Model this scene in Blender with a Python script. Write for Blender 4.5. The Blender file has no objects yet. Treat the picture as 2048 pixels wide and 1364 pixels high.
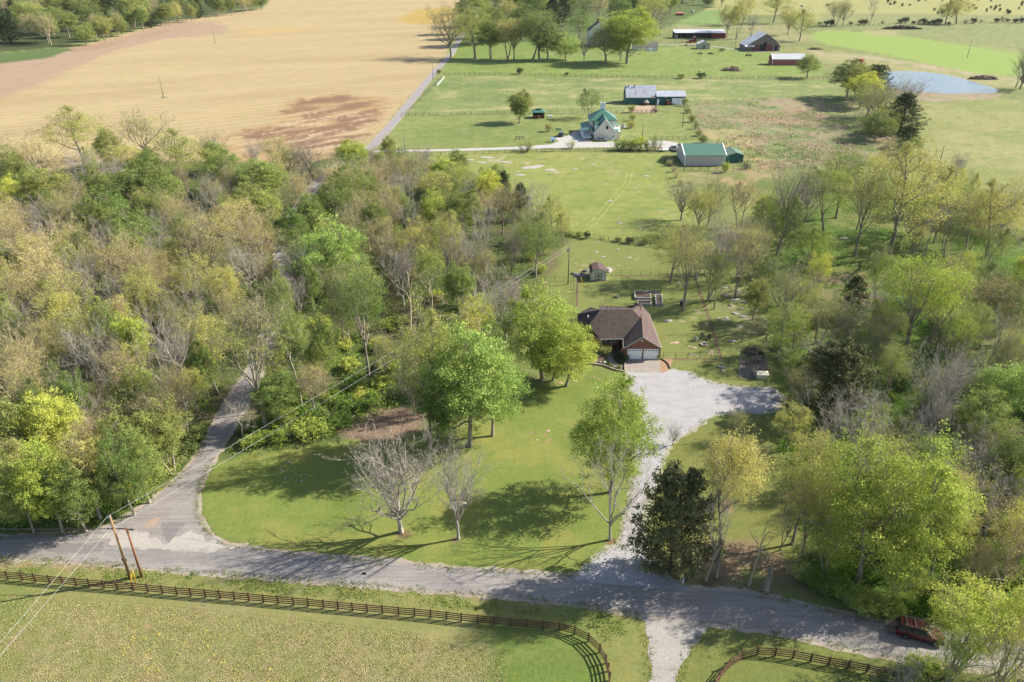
import bpy, math, random
import numpy as np
from mathutils import Vector, Matrix
R = math.radians
sc = bpy.context.scene
col = sc.collection
rng = random.Random(7)
# ---------------------------------------------------------------- camera
F = 1500.0; H = 69.8; TH = R(28.3)
cd = bpy.data.cameras.new('camera'); cam = bpy.data.objects.new('camera', cd); col.objects.link(cam)
cd.sensor_width = 36.0; cd.lens = F/2048*36.0; cd.clip_start = 0.5; cd.clip_end = 12000
cam.location = (0, 0, H); cam.rotation_euler = (R(90)-TH, 0, 0)
sc.camera = cam
sc.render.resolution_x = 1024; sc.render.resolution_y = 682
# ---------------------------------------------------------------- world, sun
SAZ = Vector((12.9, 3.6, 0)).normalized(); SEL = R(35)
w = bpy.data.worlds.new('World'); sc.world = w; w.use_nodes = True
nt = w.node_tree
sky = nt.nodes.new('ShaderNodeTexSky'); sky.sky_type = 'NISHITA'; sky.sun_disc = False
sky.sun_elevation = SEL; sky.sun_rotation = math.atan2(SAZ.x, SAZ.y)
sky.air_density = 1.0; sky.dust_density = 1.2; sky.ozone_density = 1.0
bg = nt.nodes['Background']; bg.inputs[1].default_value = 0.10
nt.links.new(sky.outputs[0], bg.inputs[0])
sl = bpy.data.lights.new('sun', 'SUN'); sl.energy = 5.0; sl.angle = R(0.55); sl.color = (1.0, 0.945, 0.84)
sun = bpy.data.objects.new('sun', sl); col.objects.link(sun)
sd = Vector((SAZ.x*math.cos(SEL), SAZ.y*math.cos(SEL), math.sin(SEL)))
sun.rotation_euler = sd.to_track_quat('Z', 'Y').to_euler(); sun.location = (0, 0, 200)
sc.view_settings.view_transform = 'Standard'; sc.view_settings.look = 'None'
sc.view_settings.exposure = 1.32; sc.view_settings.gamma = 1.0
sc.cycles.max_bounces = 5; sc.cycles.diffuse_bounces = 3; sc.cycles.transmission_bounces = 3
sc.cycles.transparent_max_bounces = 6; sc.cycles.volume_bounces = 0; sc.cycles.glossy_bounces = 2

# ---------------------------------------------------------------- helpers
st, ct = math.sin(TH), math.cos(TH)
def G(px, py, z=0.0):
    v = (682-py)
    dx, dy, dz = px-1024, F*ct+v*st, -F*st+v*ct
    t = (z-H)/dz
    return Vector((dx*t, dy*t, z))
def Yof(py, z=0.0): return G(1024, py, z).y
def at_Y(px, py, Y):
    """point at ground distance Y seen at px, py"""
    v = (682-py)
    dx, dy, dz = px-1024, F*ct+v*st, -F*st+v*ct
    t = Y/dy
    return Vector((dx*t, Y, H+dz*t))
def P(x, y, z):
    """pixel of a world point, numpy friendly"""
    dz = z-H
    dep = y*ct-dz*st
    return 1024+F*x/dep, 682-F*(y*st+dz*ct)/dep
def scl(py): return 1500*ct/(H)*(py+125)/1500.0     # px per metre on the ground
def s2l(c):
    return tuple(((v/255+0.055)/1.055)**2.4 if v/255 > 0.04045 else v/255/12.92 for v in c)
K = 0.50                                           # sunlit picture value -> base colour
def C(r, g, b, k=None):
    k = K if k is None else k
    return tuple(min(0.85, v*k) for v in s2l((r, g, b)))
def tag(o, label=None, cat=None, group=None, kind=None):
    if label: o['label'] = label
    if cat: o['category'] = cat
    if group: o['group'] = group
    if kind: o['kind'] = kind
    return o
def empty(name, loc, label, cat, group=None, rz=0.0):
    o = bpy.data.objects.new(name, None); col.objects.link(o); o.location = loc; o.rotation_euler = (0, 0, rz)
    o.empty_display_size = 0.3
    return tag(o, label, cat, group)
def mesh_np(name, verts, faces, mat=None, parent=None, smooth=False, n=4, attrs=None, link=True):
    """verts (N,3) array, faces (M,n) array"""
    me = bpy.data.meshes.new(name)
    verts = np.asarray(verts, dtype=np.float32); faces = np.asarray(faces, dtype=np.int32)
    me.vertices.add(len(verts)); me.vertices.foreach_set('co', verts.ravel())
    m = len(faces)
    me.loops.add(m*n); me.loops.foreach_set('vertex_index', faces.ravel())
    me.polygons.add(m); me.polygons.foreach_set('loop_start', np.arange(0, m*n, n, dtype=np.int32))
    if smooth: me.polygons.foreach_set('use_smooth', np.ones(m, dtype=bool))
    me.update(calc_edges=True)
    for k, (dom, typ, arr) in (attrs or {}).items():
        a = me.attributes.new(k, typ, dom)
        a.data.foreach_set('value' if typ == 'FLOAT' else 'color', np.asarray(arr, dtype=np.float32).ravel())
    if mat: me.materials.append(mat)
    if not link: return me
    o = bpy.data.objects.new(name, me); col.objects.link(o)
    if parent: o.parent = parent
    return o
class MB:
    def __init__(s): s.v = []; s.f = []; s.m = []
    def face(s, pts, mi=0):
        b = len(s.v); s.v += [tuple(p) for p in pts]; s.f.append(tuple(range(b, b+len(pts)))); s.m.append(mi)
    def box(s, c, d, rz=0.0, mi=0, M=None):
        b = len(s.v); cx, cy, cz = c; dx, dy, dz = d[0]/2, d[1]/2, d[2]/2
        cr, sr = math.cos(rz), math.sin(rz)
        for z in (-dz, dz):
            for x, y in ((-dx, -dy), (dx, -dy), (dx, dy), (-dx, dy)):
                p = (cx+x*cr-y*sr, cy+x*sr+y*cr, cz+z)
                s.v.append(p)
        for q in ((0, 3, 2, 1), (4, 5, 6, 7), (0, 1, 5, 4), (1, 2, 6, 5), (2, 3, 7, 6), (3, 0, 4, 7)):
            s.f.append(tuple(b+i for i in q)); s.m.append(mi)
    def beam(s, p0, p1, wd, hd, mi=0):
        """rectangular bar between two points"""
        p0, p1 = Vector(p0), Vector(p1); d = (p1-p0).normalized()
        up = Vector((0, 0, 1)) if abs(d.z) < 0.95 else Vector((0, 1, 0))
        a = d.cross(up).normalized(); u = a.cross(d).normalized()
        b = len(s.v)
        for p in (p0, p1):
            for x, y in ((-1, -1), (1, -1), (1, 1), (-1, 1)):
                s.v.append(tuple(p+a*x*wd/2+u*y*hd/2))
        for q in ((0, 3, 2, 1), (4, 5, 6, 7), (0, 1, 5, 4), (1, 2, 6, 5), (2, 3, 7, 6), (3, 0, 4, 7)):
            s.f.append(tuple(b+i for i in q)); s.m.append(mi)
    def tube(s, p0, p1, r0, r1=None, n=8, cap=True, mi=0):
        r1 = r0 if r1 is None else r1
        p0, p1 = Vector(p0), Vector(p1); d = (p1-p0).normalized()
        up = Vector((0, 0, 1)) if abs(d.z) < 0.9 else Vector((1, 0, 0))
        a = d.cross(up).normalized(); u = a.cross(d).normalized()
        b = len(s.v)
        for p, r in ((p0, r0), (p1, r1)):
            for i in range(n):
                t = 2*math.pi*i/n
                s.v.append(tuple(p+a*math.cos(t)*r+u*math.sin(t)*r))
        for i in range(n):
            j = (i+1) % n
            s.f.append((b+i, b+j, b+n+j, b+n+i)); s.m.append(mi)
        if cap:
            s.f.append(tuple(b+i for i in reversed(range(n)))); s.m.append(mi)
            s.f.append(tuple(b+n+i for i in range(n))); s.m.append(mi)
    def path(s, pts, r, n=6):
        for a, b in zip(pts[:-1], pts[1:]): s.tube(a, b, r, r, n, cap=False)
    def prism(s, poly, z0, z1, mi=0):
        n = len(poly); b = len(s.v)
        for z in (z0, z1):
            for p in poly: s.v.append((p[0], p[1], z))
        s.f.append(tuple(b+i for i in reversed(range(n)))); s.m.append(mi)
        s.f.append(tuple(b+n+i for i in range(n))); s.m.append(mi)
        for i in range(n):
            j = (i+1) % n; s.f.append((b+i, b+j, b+n+j, b+n+i)); s.m.append(mi)
    def slab(s, pts, th, mi=0):
        """a roof plane of given thickness, hanging below its top face"""
        pts = [Vector(p) for p in pts]; n = len(pts)
        nn = (pts[1]-pts[0]).cross(pts[2]-pts[0]).normalized()
        if nn.z < 0: nn = -nn; pts.reverse()
        b = len(s.v)
        for p in pts: s.v.append(tuple(p))
        for p in pts: s.v.append((p.x, p.y, p.z-th))
        s.f.append(tuple(b+i for i in range(n))); s.m.append(mi)
        s.f.append(tuple(b+n+i for i in reversed(range(n)))); s.m.append(mi)
        for i in range(n):
            j = (i+1) % n; s.f.append((b+j, b+i, b+n+i, b+n+j)); s.m.append(mi)
    def build(s, name, mat, parent=None, smooth=False, loc=None, rz=0.0):
        me = bpy.data.meshes.new(name); me.from_pydata(s.v, [], s.f)
        for m in (mat if isinstance(mat, (list, tuple)) else [mat]): me.materials.append(m)
        if isinstance(mat, (list, tuple)): me.polygons.foreach_set('material_index', s.m)
        if smooth: me.polygons.foreach_set('use_smooth', [True]*len(s.f))
        me.update()
        o = bpy.data.objects.new(name, me); col.objects.link(o)
        if parent: o.parent = parent
        if loc is not None: o.location = loc
        o.rotation_euler = (0, 0, rz)
        return o
# ---- numpy noise
def _h(ix, iy, seed):
    n = (ix.astype(np.int64)*374761393+iy.astype(np.int64)*668265263+seed*1442695041) & 0x7fffffff
    n = ((n ^ (n >> 13))*1274126177) & 0x7fffffff
    return ((n ^ (n >> 16)) & 0xffff)/65535.0
def vn(x, y, s=0):
    ix, iy = np.floor(x), np.floor(y); fx, fy = x-ix, y-iy
    fx = fx*fx*(3-2*fx); fy = fy*fy*(3-2*fy)
    a, b, c, d = _h(ix, iy, s), _h(ix+1, iy, s), _h(ix, iy+1, s), _h(ix+1, iy+1, s)
    return (a*(1-fx)+b*fx)*(1-fy)+(c*(1-fx)+d*fx)*fy
def fbm(x, y, s=0, o=4):
    r = 0; a = .5; t = 0
    for i in range(o):
        r = r+a*vn(x, y, s+i*17); t += a; x = x*2.03+11.3; y = y*2.03-7.1; a *= .5
    return r/t
def inpoly(x, y, poly):
    ins = np.zeros(x.shape, bool); n = len(poly)
    for i in range(n):
        x0, y0 = poly[i]; x1, y1 = poly[(i+1) % n]
        if y0 == y1: continue
        c = ((y0 > y) != (y1 > y)) & (x < (x1-x0)*(y-y0)/(y1-y0)+x0)
        ins ^= c
    return ins
def sdist(x, y, poly):
    """signed distance in metres, positive inside"""
    d = np.full(x.shape, 1e9); n = len(poly)
    for i in range(n):
        x0, y0 = poly[i]; x1, y1 = poly[(i+1) % n]
        ex, ey = x1-x0, y1-y0; L = ex*ex+ey*ey+1e-9
        t = np.clip(((x-x0)*ex+(y-y0)*ey)/L, 0, 1)
        d = np.minimum(d, (x-x0-t*ex)**2+(y-y0-t*ey)**2)
    return np.sqrt(d)*np.where(inpoly(x, y, poly), 1, -1)
def gp(pts): return [tuple(G(*p)[:2]) for p in pts]
# ---- materials
def newmat(name):
    m = bpy.data.materials.new(name); m.use_nodes = True
    return m, m.node_tree, m.node_tree.nodes['Principled BSDF']
def mat(name, c, rough=0.8, var=0.12, scale=3.0, metal=0.0, bump=0.0, spec=0.3, stretch=None, stripes=None):
    """plain colour with procedural mottling; stripes=(axis, period, depth) for panels, boards, seams"""
    m, t, b = newmat(name); N = t.nodes.new; L = t.links.new
    b.inputs['Roughness'].default_value = rough; b.inputs['Metallic'].default_value = metal
    b.inputs['Specular IOR Level'].default_value = spec
    tc = N('ShaderNodeTexCoord'); mp = N('ShaderNodeMapping'); L(tc.outputs['Object'], mp.inputs[0])
    if stretch: mp.inputs['Scale'].default_value = stretch
    n = N('ShaderNodeTexNoise'); n.inputs['Scale'].default_value = scale; n.inputs['Detail'].default_value = 5
    L(mp.outputs[0], n.inputs[0])
    r = N('ShaderNodeMapRange'); r.inputs[3].default_value = 1-var*1.6; r.inputs[4].default_value = 1+var*1.6
    r.inputs[1].default_value = .25; r.inputs[2].default_value = .75
    L(n.outputs[0], r.inputs[0])
    x = N('ShaderNodeMix'); x.data_type = 'RGBA'; x.blend_type = 'MULTIPLY'; x.inputs[0].default_value = 1
    x.inputs[6].default_value = (*c, 1)
    out = r.outputs[0]
    if stripes:
        ax, per, dep = stripes
        wv = N('ShaderNodeTexWave'); wv.bands_direction = ax; wv.inputs['Scale'].default_value = 1.0/per/ (math.pi*2)*math.pi*2*0.314
        wv.inputs['Distortion'].default_value = 0
        L(tc.outputs['Object'], wv.inputs[0])
        rr = N('ShaderNodeMapRange'); rr.inputs[1].default_value = 0; rr.inputs[2].default_value = .25
        rr.inputs[3].default_value = 1-dep; rr.inputs[4].default_value = 1
        L(wv.outputs['Fac'], rr.inputs[0])
        mm = N('ShaderNodeMath'); mm.operation = 'MULTIPLY'; L(out, mm.inputs[0]); L(rr.outputs[0], mm.inputs[1]); out = mm.outputs[0]
    L(out, x.inputs[7]); L(x.outputs[2], b.inputs['Base Color'])
    if bump:
        bp = N('ShaderNodeBump'); bp.inputs['Strength'].default_value = bump; bp.inputs['Distance'].default_value = .05
        n2 = N('ShaderNodeTexNoise'); n2.inputs['Scale'].default_value = scale*4; L(mp.outputs[0], n2.inputs[0])
        L(n2.outputs[0], bp.inputs['Height']); L(bp.outputs[0], b.inputs['Normal'])
    return m
def flat(name, pts, z, m, kind='structure', jit=0.0, step=0.8, seed=0, label=None, cat=None):
    """ground sheet from a pixel outline, with a slightly ragged edge"""
    poly = [Vector((p[0], p[1])) for p in gp(pts)]
    out = []; n = len(poly)
    for i in range(n):
        a, b = poly[i], poly[(i+1) % n]; L_ = (b-a).length; k = max(1, min(400, int(L_/step)))
        nn = Vector((-(b-a).y, (b-a).x)).normalized()
        for j in range(k):
            q = a.lerp(b, j/k)
            if jit: q = q+nn*jit*2*(float(fbm(np.array(q.x*1.3), np.array(q.y*1.3), seed, 3))-.5)
            out.append((q.x, q.y))
    from mathutils.geometry import tessellate_polygon
    tr = tessellate_polygon([[Vector((p[0], p[1], 0)) for p in out]])
    me = bpy.data.meshes.new(name); me.from_pydata([(p[0], p[1], z) for p in out], [], [tuple(t) for t in tr])
    me.materials.append(m)
    # orient up
    me.update()
    if len(me.polygons) and me.polygons[0].normal.z < 0: me.flip_normals()
    o = bpy.data.objects.new(name, me); col.objects.link(o); tag(o, label, cat, None, kind)
    return o
# ================================================================ GROUND
rowsY = []
yy = -95.0
py = np.concatenate([np.linspace(-95, -2, 40), np.arange(0, 1420, 2.6), np.linspace(1440, 2600, 60)])
gy = np.array([Yof(p) for p in py])[::-1]                   # near -> far
NX = 640
us = np.linspace(-1, 1, NX); us = np.sign(us)*np.abs(us)**1.0
X = np.outer(gy*0.0+1, us); D = (gy*ct+H*st)[:, None]
X = X*D/F*1400.0; Yg = np.repeat(gy[:, None], NX, 1)
WX, WY = X.ravel(), Yg.ravel()
def wob(a, s, seed): return (fbm(WX*s, WY*s, seed, 3)-.5)*2*a
jx, jy = wob(2.2, .22, 1)+wob(.7, 1.1, 3), wob(2.2, .22, 2)+wob(.7, 1.1, 4)
base = np.array(C(138, 148, 82)); ground = np.tile(base, (len(WX), 1))
aux = np.zeros((len(WX), 4)); aux[:, 3] = 1; aux[:, 0] = .5
def paint(pts, c, soft=.5, jit=1.0, mask=None, a=1.0, tuft=None, mow=None):
    poly = gp(pts)
    xs = np.array([p[0] for p in poly]); ys = np.array([p[1] for p in poly]); mg = 6+soft*3
    sel = np.where((WX > xs.min()-mg) & (WX < xs.max()+mg) & (WY > ys.min()-mg) & (WY < ys.max()+mg))[0]
    d = sdist(WX[sel]+jx[sel]*jit, WY[sel]+jy[sel]*jit, poly)
    m = np.clip(d/soft*.5+.5, 0, 1); m = m*m*(3-2*m)
    if mask is not None: m = m*mask[sel]
    m = m*a
    ground[sel] = ground[sel]*(1-m[:, None])+np.array(C(*c))*m[:, None]
    if tuft is not None: aux[sel, 0] = aux[sel, 0]*(1-m)+tuft*m
    if mow is not None: aux[sel, 1] = aux[sel, 1]*(1-m)+mow*m
def nm(s, lo, hi, seed, sy=None, o=4, rot=0.0):
    x = WX*math.cos(rot)+WY*math.sin(rot); y = -WX*math.sin(rot)+WY*math.cos(rot)
    v = fbm(x*s, y*(sy or s), seed, o); return np.clip((v-lo)/(hi-lo), 0, 1)
BIG = [(-3000, -60), (6000, -60), (5000, 1500), (-3000, 1500)]
paint(BIG, (158, 162, 92), 1, 0, nm(.02, .4, .7, 5))
# far top-right meadows
paint([(1350, -90), (2900, -90), (2900, 60), (2048, 47), (1900, 44), (1640, 44), (1560, 30), (1350, 30)], (186, 182, 108), 6, 2)
paint([(1640, 26), (2048, 30), (2300, 40), (2300, 62), (1640, 48)], (160, 162, 100), 5, 2)
paint([(1620, 48), (2300, 50), (2300, 130), (1740, 60), (1640, 60)], (152, 160, 98), 4, 2)
paint([(1340, 22), (1440, 20), (1446, 48), (1340, 52)], (140, 172, 88), 3, 1)
paint([(1340, 52), (1600, 50), (1640, 80), (1560, 95), (1340, 64)], (176, 168, 118), 4, 1, nm(.05, .3, .5, 9))
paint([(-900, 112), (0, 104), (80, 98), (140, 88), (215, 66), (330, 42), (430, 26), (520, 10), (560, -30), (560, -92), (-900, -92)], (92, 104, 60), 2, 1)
paint([(910, 100), (940, 20), (960, -92), (1420, -92), (1430, 10), (1300, 70), (1120, 84)], (110, 128, 66), 3, 1)
# farmyard lawn
paint([(895, 90), (1100, 84), (1340, 92), (1500, 100), (1620, 110), (1660, 150), (1400, 153), (1100, 152), (885, 148)], (148, 170, 78), 2, 1, mow=1.0)
paint([(905, 112), (1250, 118), (1300, 100), (1340, 92), (1260, 84), (960, 88)], (140, 162, 76), 3, 1, mow=.6)
paint([(1500, 98), (1640, 100), (1700, 130), (1680, 140), (1560, 128)], (172, 162, 118), 3, 2, nm(.08, .35, .6, 12))
# bright green crop strip
paint([(1625, 66), (1660, 60), (1760, 66), (1860, 80), (2048, 108), (2400, 150), (2400, 190), (2048, 152), (1960, 148), (1860, 128), (1760, 106), (1660, 90), (1625, 78)], (160, 186, 84), 3, .8, tuft=.25)
paint([(1730, 62), (1790, 62), (1795, 70), (1735, 70)], (190, 175, 125), 3, 1)
# tan track above pond
paint([(1610, 100), (1700, 106), (1790, 118), (1900, 136), (2048, 158), (2300, 190), (2300, 215), (2048, 172), (1990, 175), (1900, 155), (1820, 142), (1740, 140), (1640, 122)], (182, 174, 118), 3, 1.5)
paint([(1620, 102), (1740, 112), (1880, 134), (2040, 160), (2040, 165), (1880, 141), (1740, 118), (1640, 110)], (200, 182, 150), 2, 1.2, nm(.12, .3, .5, 13))
# pasture behind the green roofed house
paint([(880, 150), (1250, 155), (1700, 158), (1740, 190), (1380, 215), (1240, 226), (800, 230)], (142, 160, 88), 2, 1)
paint([(880, 150), (1250, 155), (1700, 158), (1740, 190), (1380, 215), (1240, 226), (800, 230)], (192, 186, 130), 2, 1, nm(.06, .52, .72, 14, .2))
paint([(880, 150), (1250, 155), (1240, 226), (800, 230)], (120, 148, 82), 2, 1, nm(.05, .52, .7, 15)*.6)
paint([(798, 230), (1400, 226), (1410, 285), (1200, 290), (745, 296), (770, 262)], (152, 164, 88), 2, .8)
paint([(850, 250), (1100, 240), (1100, 285), (830, 285)], (128, 152, 74), 12, 1, a=.7)
# lawn south of the drive
paint([(740, 304), (1000, 302), (1340, 306), (1350, 340), (1420, 470), (1300, 492), (1130, 470), (1000, 400), (860, 330)], (164, 172, 84), 1.6, .8, tuft=.55)
paint([(740, 304), (1340, 306), (1350, 400), (1000, 400)], (184, 182, 98), 8, 1, nm(.05, .5, .7, 16)*.6)
paint([(1070, 360), (1340, 330), (1370, 460), (1130, 460)], (150, 166, 74), 12, 1, a=.6)
# rough weedy lot right of it
paint([(1380, 205), (1560, 195), (1700, 195), (1760, 230), (1790, 290), (1700, 330), (1480, 345), (1400, 280)], (148, 158, 104), 3, 2, tuft=1)
paint([(1380, 205), (1560, 195), (1700, 195), (1760, 230), (1790, 290), (1700, 330), (1480, 345), (1400, 280)], (190, 166, 140), 3, 2, nm(.09, .45, .58, 17, .16), tuft=1)
paint([(1450, 222), (1600, 218), (1680, 235), (1660, 250), (1500, 246)], (190, 158, 130), 5, 2, nm(.12, .35, .55, 18), tuft=1)
paint([(1390, 225), (1450, 235), (1430, 262), (1400, 250)], (196, 168, 145), 4, 2, a=.8, tuft=1)
paint([(1560, 225), (1760, 230), (1790, 290), (1640, 300)], (112, 122, 78), 5, 2, nm(.1, .4, .6, 19)*.8, tuft=1)
paint([(1408, 262), (1450, 256), (1490, 262), (1515, 285), (1512, 305), (1480, 318), (1440, 286), (1410, 275)], (196, 178, 128), 2, 1, tuft=.55)
paint([(1476, 300), (1530, 298), (1560, 330), (1500, 330)], (170, 164, 108), 3, 1)
paint([(1485, 310), (1520, 315), (1545, 340), (1500, 345)], (214, 180, 132), 2, 1.5, nm(.3, .3, .5, 20))
paint([(1350, 335), (1500, 338), (1560, 350), (1480, 372), (1360, 362)], (196, 172, 128), 3, 2, nm(.2, .4, .55, 21, .35), tuft=1)
# pond banks, big right pasture
paint([(1770, 180), (1840, 184), (1990, 186), (2015, 192), (1960, 200), (1880, 204), (1800, 200)], (186, 162, 138), 2, 1.5)
paint([(1835, 205), (2000, 200), (2400, 200), (2600, 420), (2048, 400), (1900, 372), (1815, 300)], (158, 164, 90), 3, 1)
paint([(1835, 205), (2000, 200), (2400, 200), (2600, 420), (2048, 400), (1900, 372), (1815, 300)], (178, 174, 110), 3, 1, nm(.05, .42, .62, 22))
# tan field with its red strip, brown patches
TAN = [(-900, 420), (-900, 120), (0, 118), (160, 92), (340, 42), (440, 28), (525, 17), (560, -20), (620, -92), (1400, -92), (990, -20), (905, 40), (893, 108), (738, 292), (700, 330), (520, 420), (0, 430)]
paint(TAN, (212, 188, 142), 1.5, .8, tuft=.25)
_p = gp(TAN); aux[:, 2] = np.where(inpoly(WX, WY, _p), 1, aux[:, 2])
paint(TAN, (198, 172, 126), 2, .8, nm(.012, .45, .7, 23, .05, rot=.5)*.55)
paint(TAN, (224, 200, 146), 2, .8, nm(.02, .5, .75, 24, .09, rot=.5)*.5)
paint([(-900, 300), (-600, 150), (0, 122), (160, 95), (340, 48), (430, 42), (455, 55), (448, 68), (330, 78), (230, 100), (140, 140), (60, 178), (-20, 202), (-400, 330)], (200, 170, 144), 4, 2)
paint([(-300, 160), (0, 132), (170, 104), (330, 66), (420, 50), (330, 60), (160, 92), (0, 118), (-300, 140)], (190, 152, 122), 4, 2, nm(.03, .4, .6, 27)*.6)
paint([(-300, 118), (0, 107), (100, 96), (150, 97), (95, 116), (0, 127), (-300, 150)], (112, 136, 74), 3, .8)
paint([(795, 40), (830, 20), (900, 12), (940, 30), (880, 48), (820, 48)], (214, 178, 72), 8, 2, a=.8)
paint([(470, 62), (600, 55), (640, 60), (500, 70)], (226, 190, 116), 12, 2, a=.7)
paint([(540, 232), (600, 196), (690, 186), (790, 200), (775, 232), (738, 288), (640, 330), (400, 380), (420, 300), (480, 262)], (206, 170, 124), 5, 5, nm(.05, .3, .6, 28, .16, o=6, rot=.75))
paint([(560, 226), (610, 198), (690, 190), (765, 204), (760, 235), (735, 285), (700, 300), (600, 300), (480, 275), (500, 262), (620, 240)], (164, 126, 100), 4, 4, nm(.05, .30, .56, 25, .16, o=6, rot=.75))
paint([(480, 275), (640, 225), (745, 225), (735, 285), (640, 310), (480, 300)], (226, 196, 160), 3, 3, nm(.10, .52, .64, 26, .5, o=6, rot=.75)*.9)
# woods floor
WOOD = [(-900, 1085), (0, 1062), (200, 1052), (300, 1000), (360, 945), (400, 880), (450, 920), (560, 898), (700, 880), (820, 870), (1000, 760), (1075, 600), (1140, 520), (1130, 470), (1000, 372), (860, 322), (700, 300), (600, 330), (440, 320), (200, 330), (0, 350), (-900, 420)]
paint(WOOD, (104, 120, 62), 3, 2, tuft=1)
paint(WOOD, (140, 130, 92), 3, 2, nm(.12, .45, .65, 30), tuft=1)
paint([(-300, 1085), (0, 1062), (200, 1052), (300, 1000), (250, 960), (0, 990)], (108, 135, 58), 2, 1, nm(.3, .3, .6, 31), tuft=1)
RW = [(1500, 520), (1540, 440), (1500, 372), (1700, 340), (1900, 372), (2500, 430), (2700, 1500), (2048, 1330), (1900, 1255), (1640, 1185), (1600, 1000), (1560, 860), (1560, 740), (1540, 660)]
paint(RW, (112, 142, 52), 3, 2, tuft=1)
paint(RW, (146, 148, 84), 3, 2, nm(.08, .45, .65, 32), tuft=1)
paint([(1625, 560), (1720, 550), (1760, 580), (1740, 610), (1630, 600)], (192, 160, 134), 3, 2, nm(.3, .3, .45, 33), tuft=1)
paint([(1560, 1060), (1700, 1180), (1900, 1260), (1900, 1120), (1700, 1000)], (110, 100, 70), 4, 2, nm(.2, .4, .6, 34))
# yards
paint([(1140, 475), (1300, 492), (1480, 500), (1560, 740), (1470, 820), (1330, 735), (1320, 718), (1060, 640)], (150, 158, 84), 2, 1, tuft=.6)
paint([(1440, 560), (1560, 600), (1540, 690), (1430, 650)], (150, 150, 104), 3, 2, nm(.2, .45, .6, 35))
LAWN = [(400, 1010), (398, 960), (430, 925), (560, 900), (700, 882), (880, 890), (1060, 780), (1170, 735), (1250, 748), (1262, 1040), (1180, 1130), (1150, 1150), (900, 1140), (640, 1112), (500, 1095), (430, 1065)]
paint(LAWN, (146, 162, 74), 1.0, .6, tuft=.6)
paint(LAWN, (170, 170, 84), 1.5, .6, nm(.16, .46, .66, 36)*.75, tuft=.6)
paint(LAWN, (118, 142, 56), 1.5, .6, nm(.09, .55, .75, 37)*.7)
paint([(1320, 900), (1400, 840), (1540, 832), (1600, 1000), (1600, 1140), (1400, 1150), (1300, 1090)], (146, 150, 74), 2, 1)
paint([(1380, 1090), (1520, 1090), (1600, 1140), (1640, 1185), (1500, 1190), (1380, 1160), (1310, 1150), (1340, 1120)], (166, 140, 112), 2, 1.5, nm(.3, .3, .5, 38), tuft=.8)
for (a, b, r) in ((1460, 960, 22), (1465, 1020, 20), (1480, 1122, 18), (1440, 1100, 14), (1570, 985, 10)):
    paint([(a-r, b), (a, b-r*.6), (a+r, b), (a, b+r*.6)], (188, 152, 124), .6, .8, nm(.8, .3, .5, 39))
paint([(690, 862), (750, 826), (800, 812), (845, 830), (838, 852), (790, 888), (740, 893), (690, 880)], (172, 146, 126), 1.2, 1, tuft=.9)
# road verges and the near field
FLD = [(-900, 1120), (0, 1118), (400, 1150), (800, 1178), (1290, 1238), (1290, 1700), (-900, 1900)]
paint(FLD, (160, 162, 90), .6, .4, tuft=.6)
FLD2 = [(-900, 1190), (0, 1190), (300, 1215), (700, 1255), (1000, 1300), (1010, 1400), (900, 1900), (-900, 1900)]
paint(FLD2, (184, 172, 122), 5, 2, a=.9, tuft=1)
paint(FLD2, (158, 160, 92), 5, 2, nm(.16, .46, .62, 40)*.6, tuft=1)
paint(FLD2, (182, 162, 122), 5, 2, nm(.5, .6, .72, 41)*.7, tuft=1)
paint([(-200, 1170), (60, 1180), (90, 1230), (0, 1260), (-200, 1260)], (134, 156, 66), 3, 2, a=.8)
paint([(-60, 1108), (400, 1142), (800, 1174), (1250, 1222), (1250, 1232), (800, 1184), (400, 1154), (-60, 1128)], (184, 166, 124), .5, .6, nm(.6, .25, .55, 42))
paint([(980, 1240), (1190, 1260), (1220, 1364), (1100, 1450), (1000, 1340)], (120, 150, 60), 4, 2, a=.8, tuft=1)
paint([(1380, 1290), (1470, 1262), (1700, 1300), (1800, 1330), (1800, 1500), (1350, 1500)], (142, 150, 76), 1.5, 1, tuft=.8)
for k_, (lo, hi, sd2, cc, am) in enumerate(((.5, .66, 81, (190, 190, 120), .32), (.52, .68, 82, (126, 150, 80), .5), (.55, .7, 83, (200, 186, 140), .22))):
    m_ = nm(.30 if k_ < 2 else .5, lo, hi, sd2, .55, 5)*am
    paint([(1128, 470), (1360, 470), (1400, 380), (1480, 345), (1700, 330), (1830, 300), (2300, 430), (2600, 430), (2300, 30), (1340, 40), (1300, 90), (900, 112), (800, 230), (740, 296), (870, 330), (1000, 400)], cc, 2, .5, m_)
# bright green crop strip
paint([(1625, 66), (1660, 60), (1760, 66), (1860, 80), (2048, 108), (2400, 150), (2400, 190), (2048, 152), (1960, 148), (1860, 128), (1760, 106), (1660, 90), (1625, 78)], (160, 186, 84), 3, .8, tuft=.25)
paint([(1730, 62), (1790, 62), (1795, 70), (1735, 70)], (190, 175, 125), 3, 1)
for (a_, b_, r_) in ((803, 1066, 17), (917, 1080, 14), (1221, 1083, 16), (1433, 1156, 22), (1411, 1162, 18), (1341, 1150, 34)):
    paint([(a_-r_, b_), (a_-r_*.5, b_-r_*.4), (a_+r_*.6, b_-r_*.4), (a_+r_, b_), (a_+r_*.4, b_+r_*.45), (a_-r_*.6, b_+r_*.4)], (150, 122, 96), .4, .4, a=.9, tuft=1)
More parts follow.
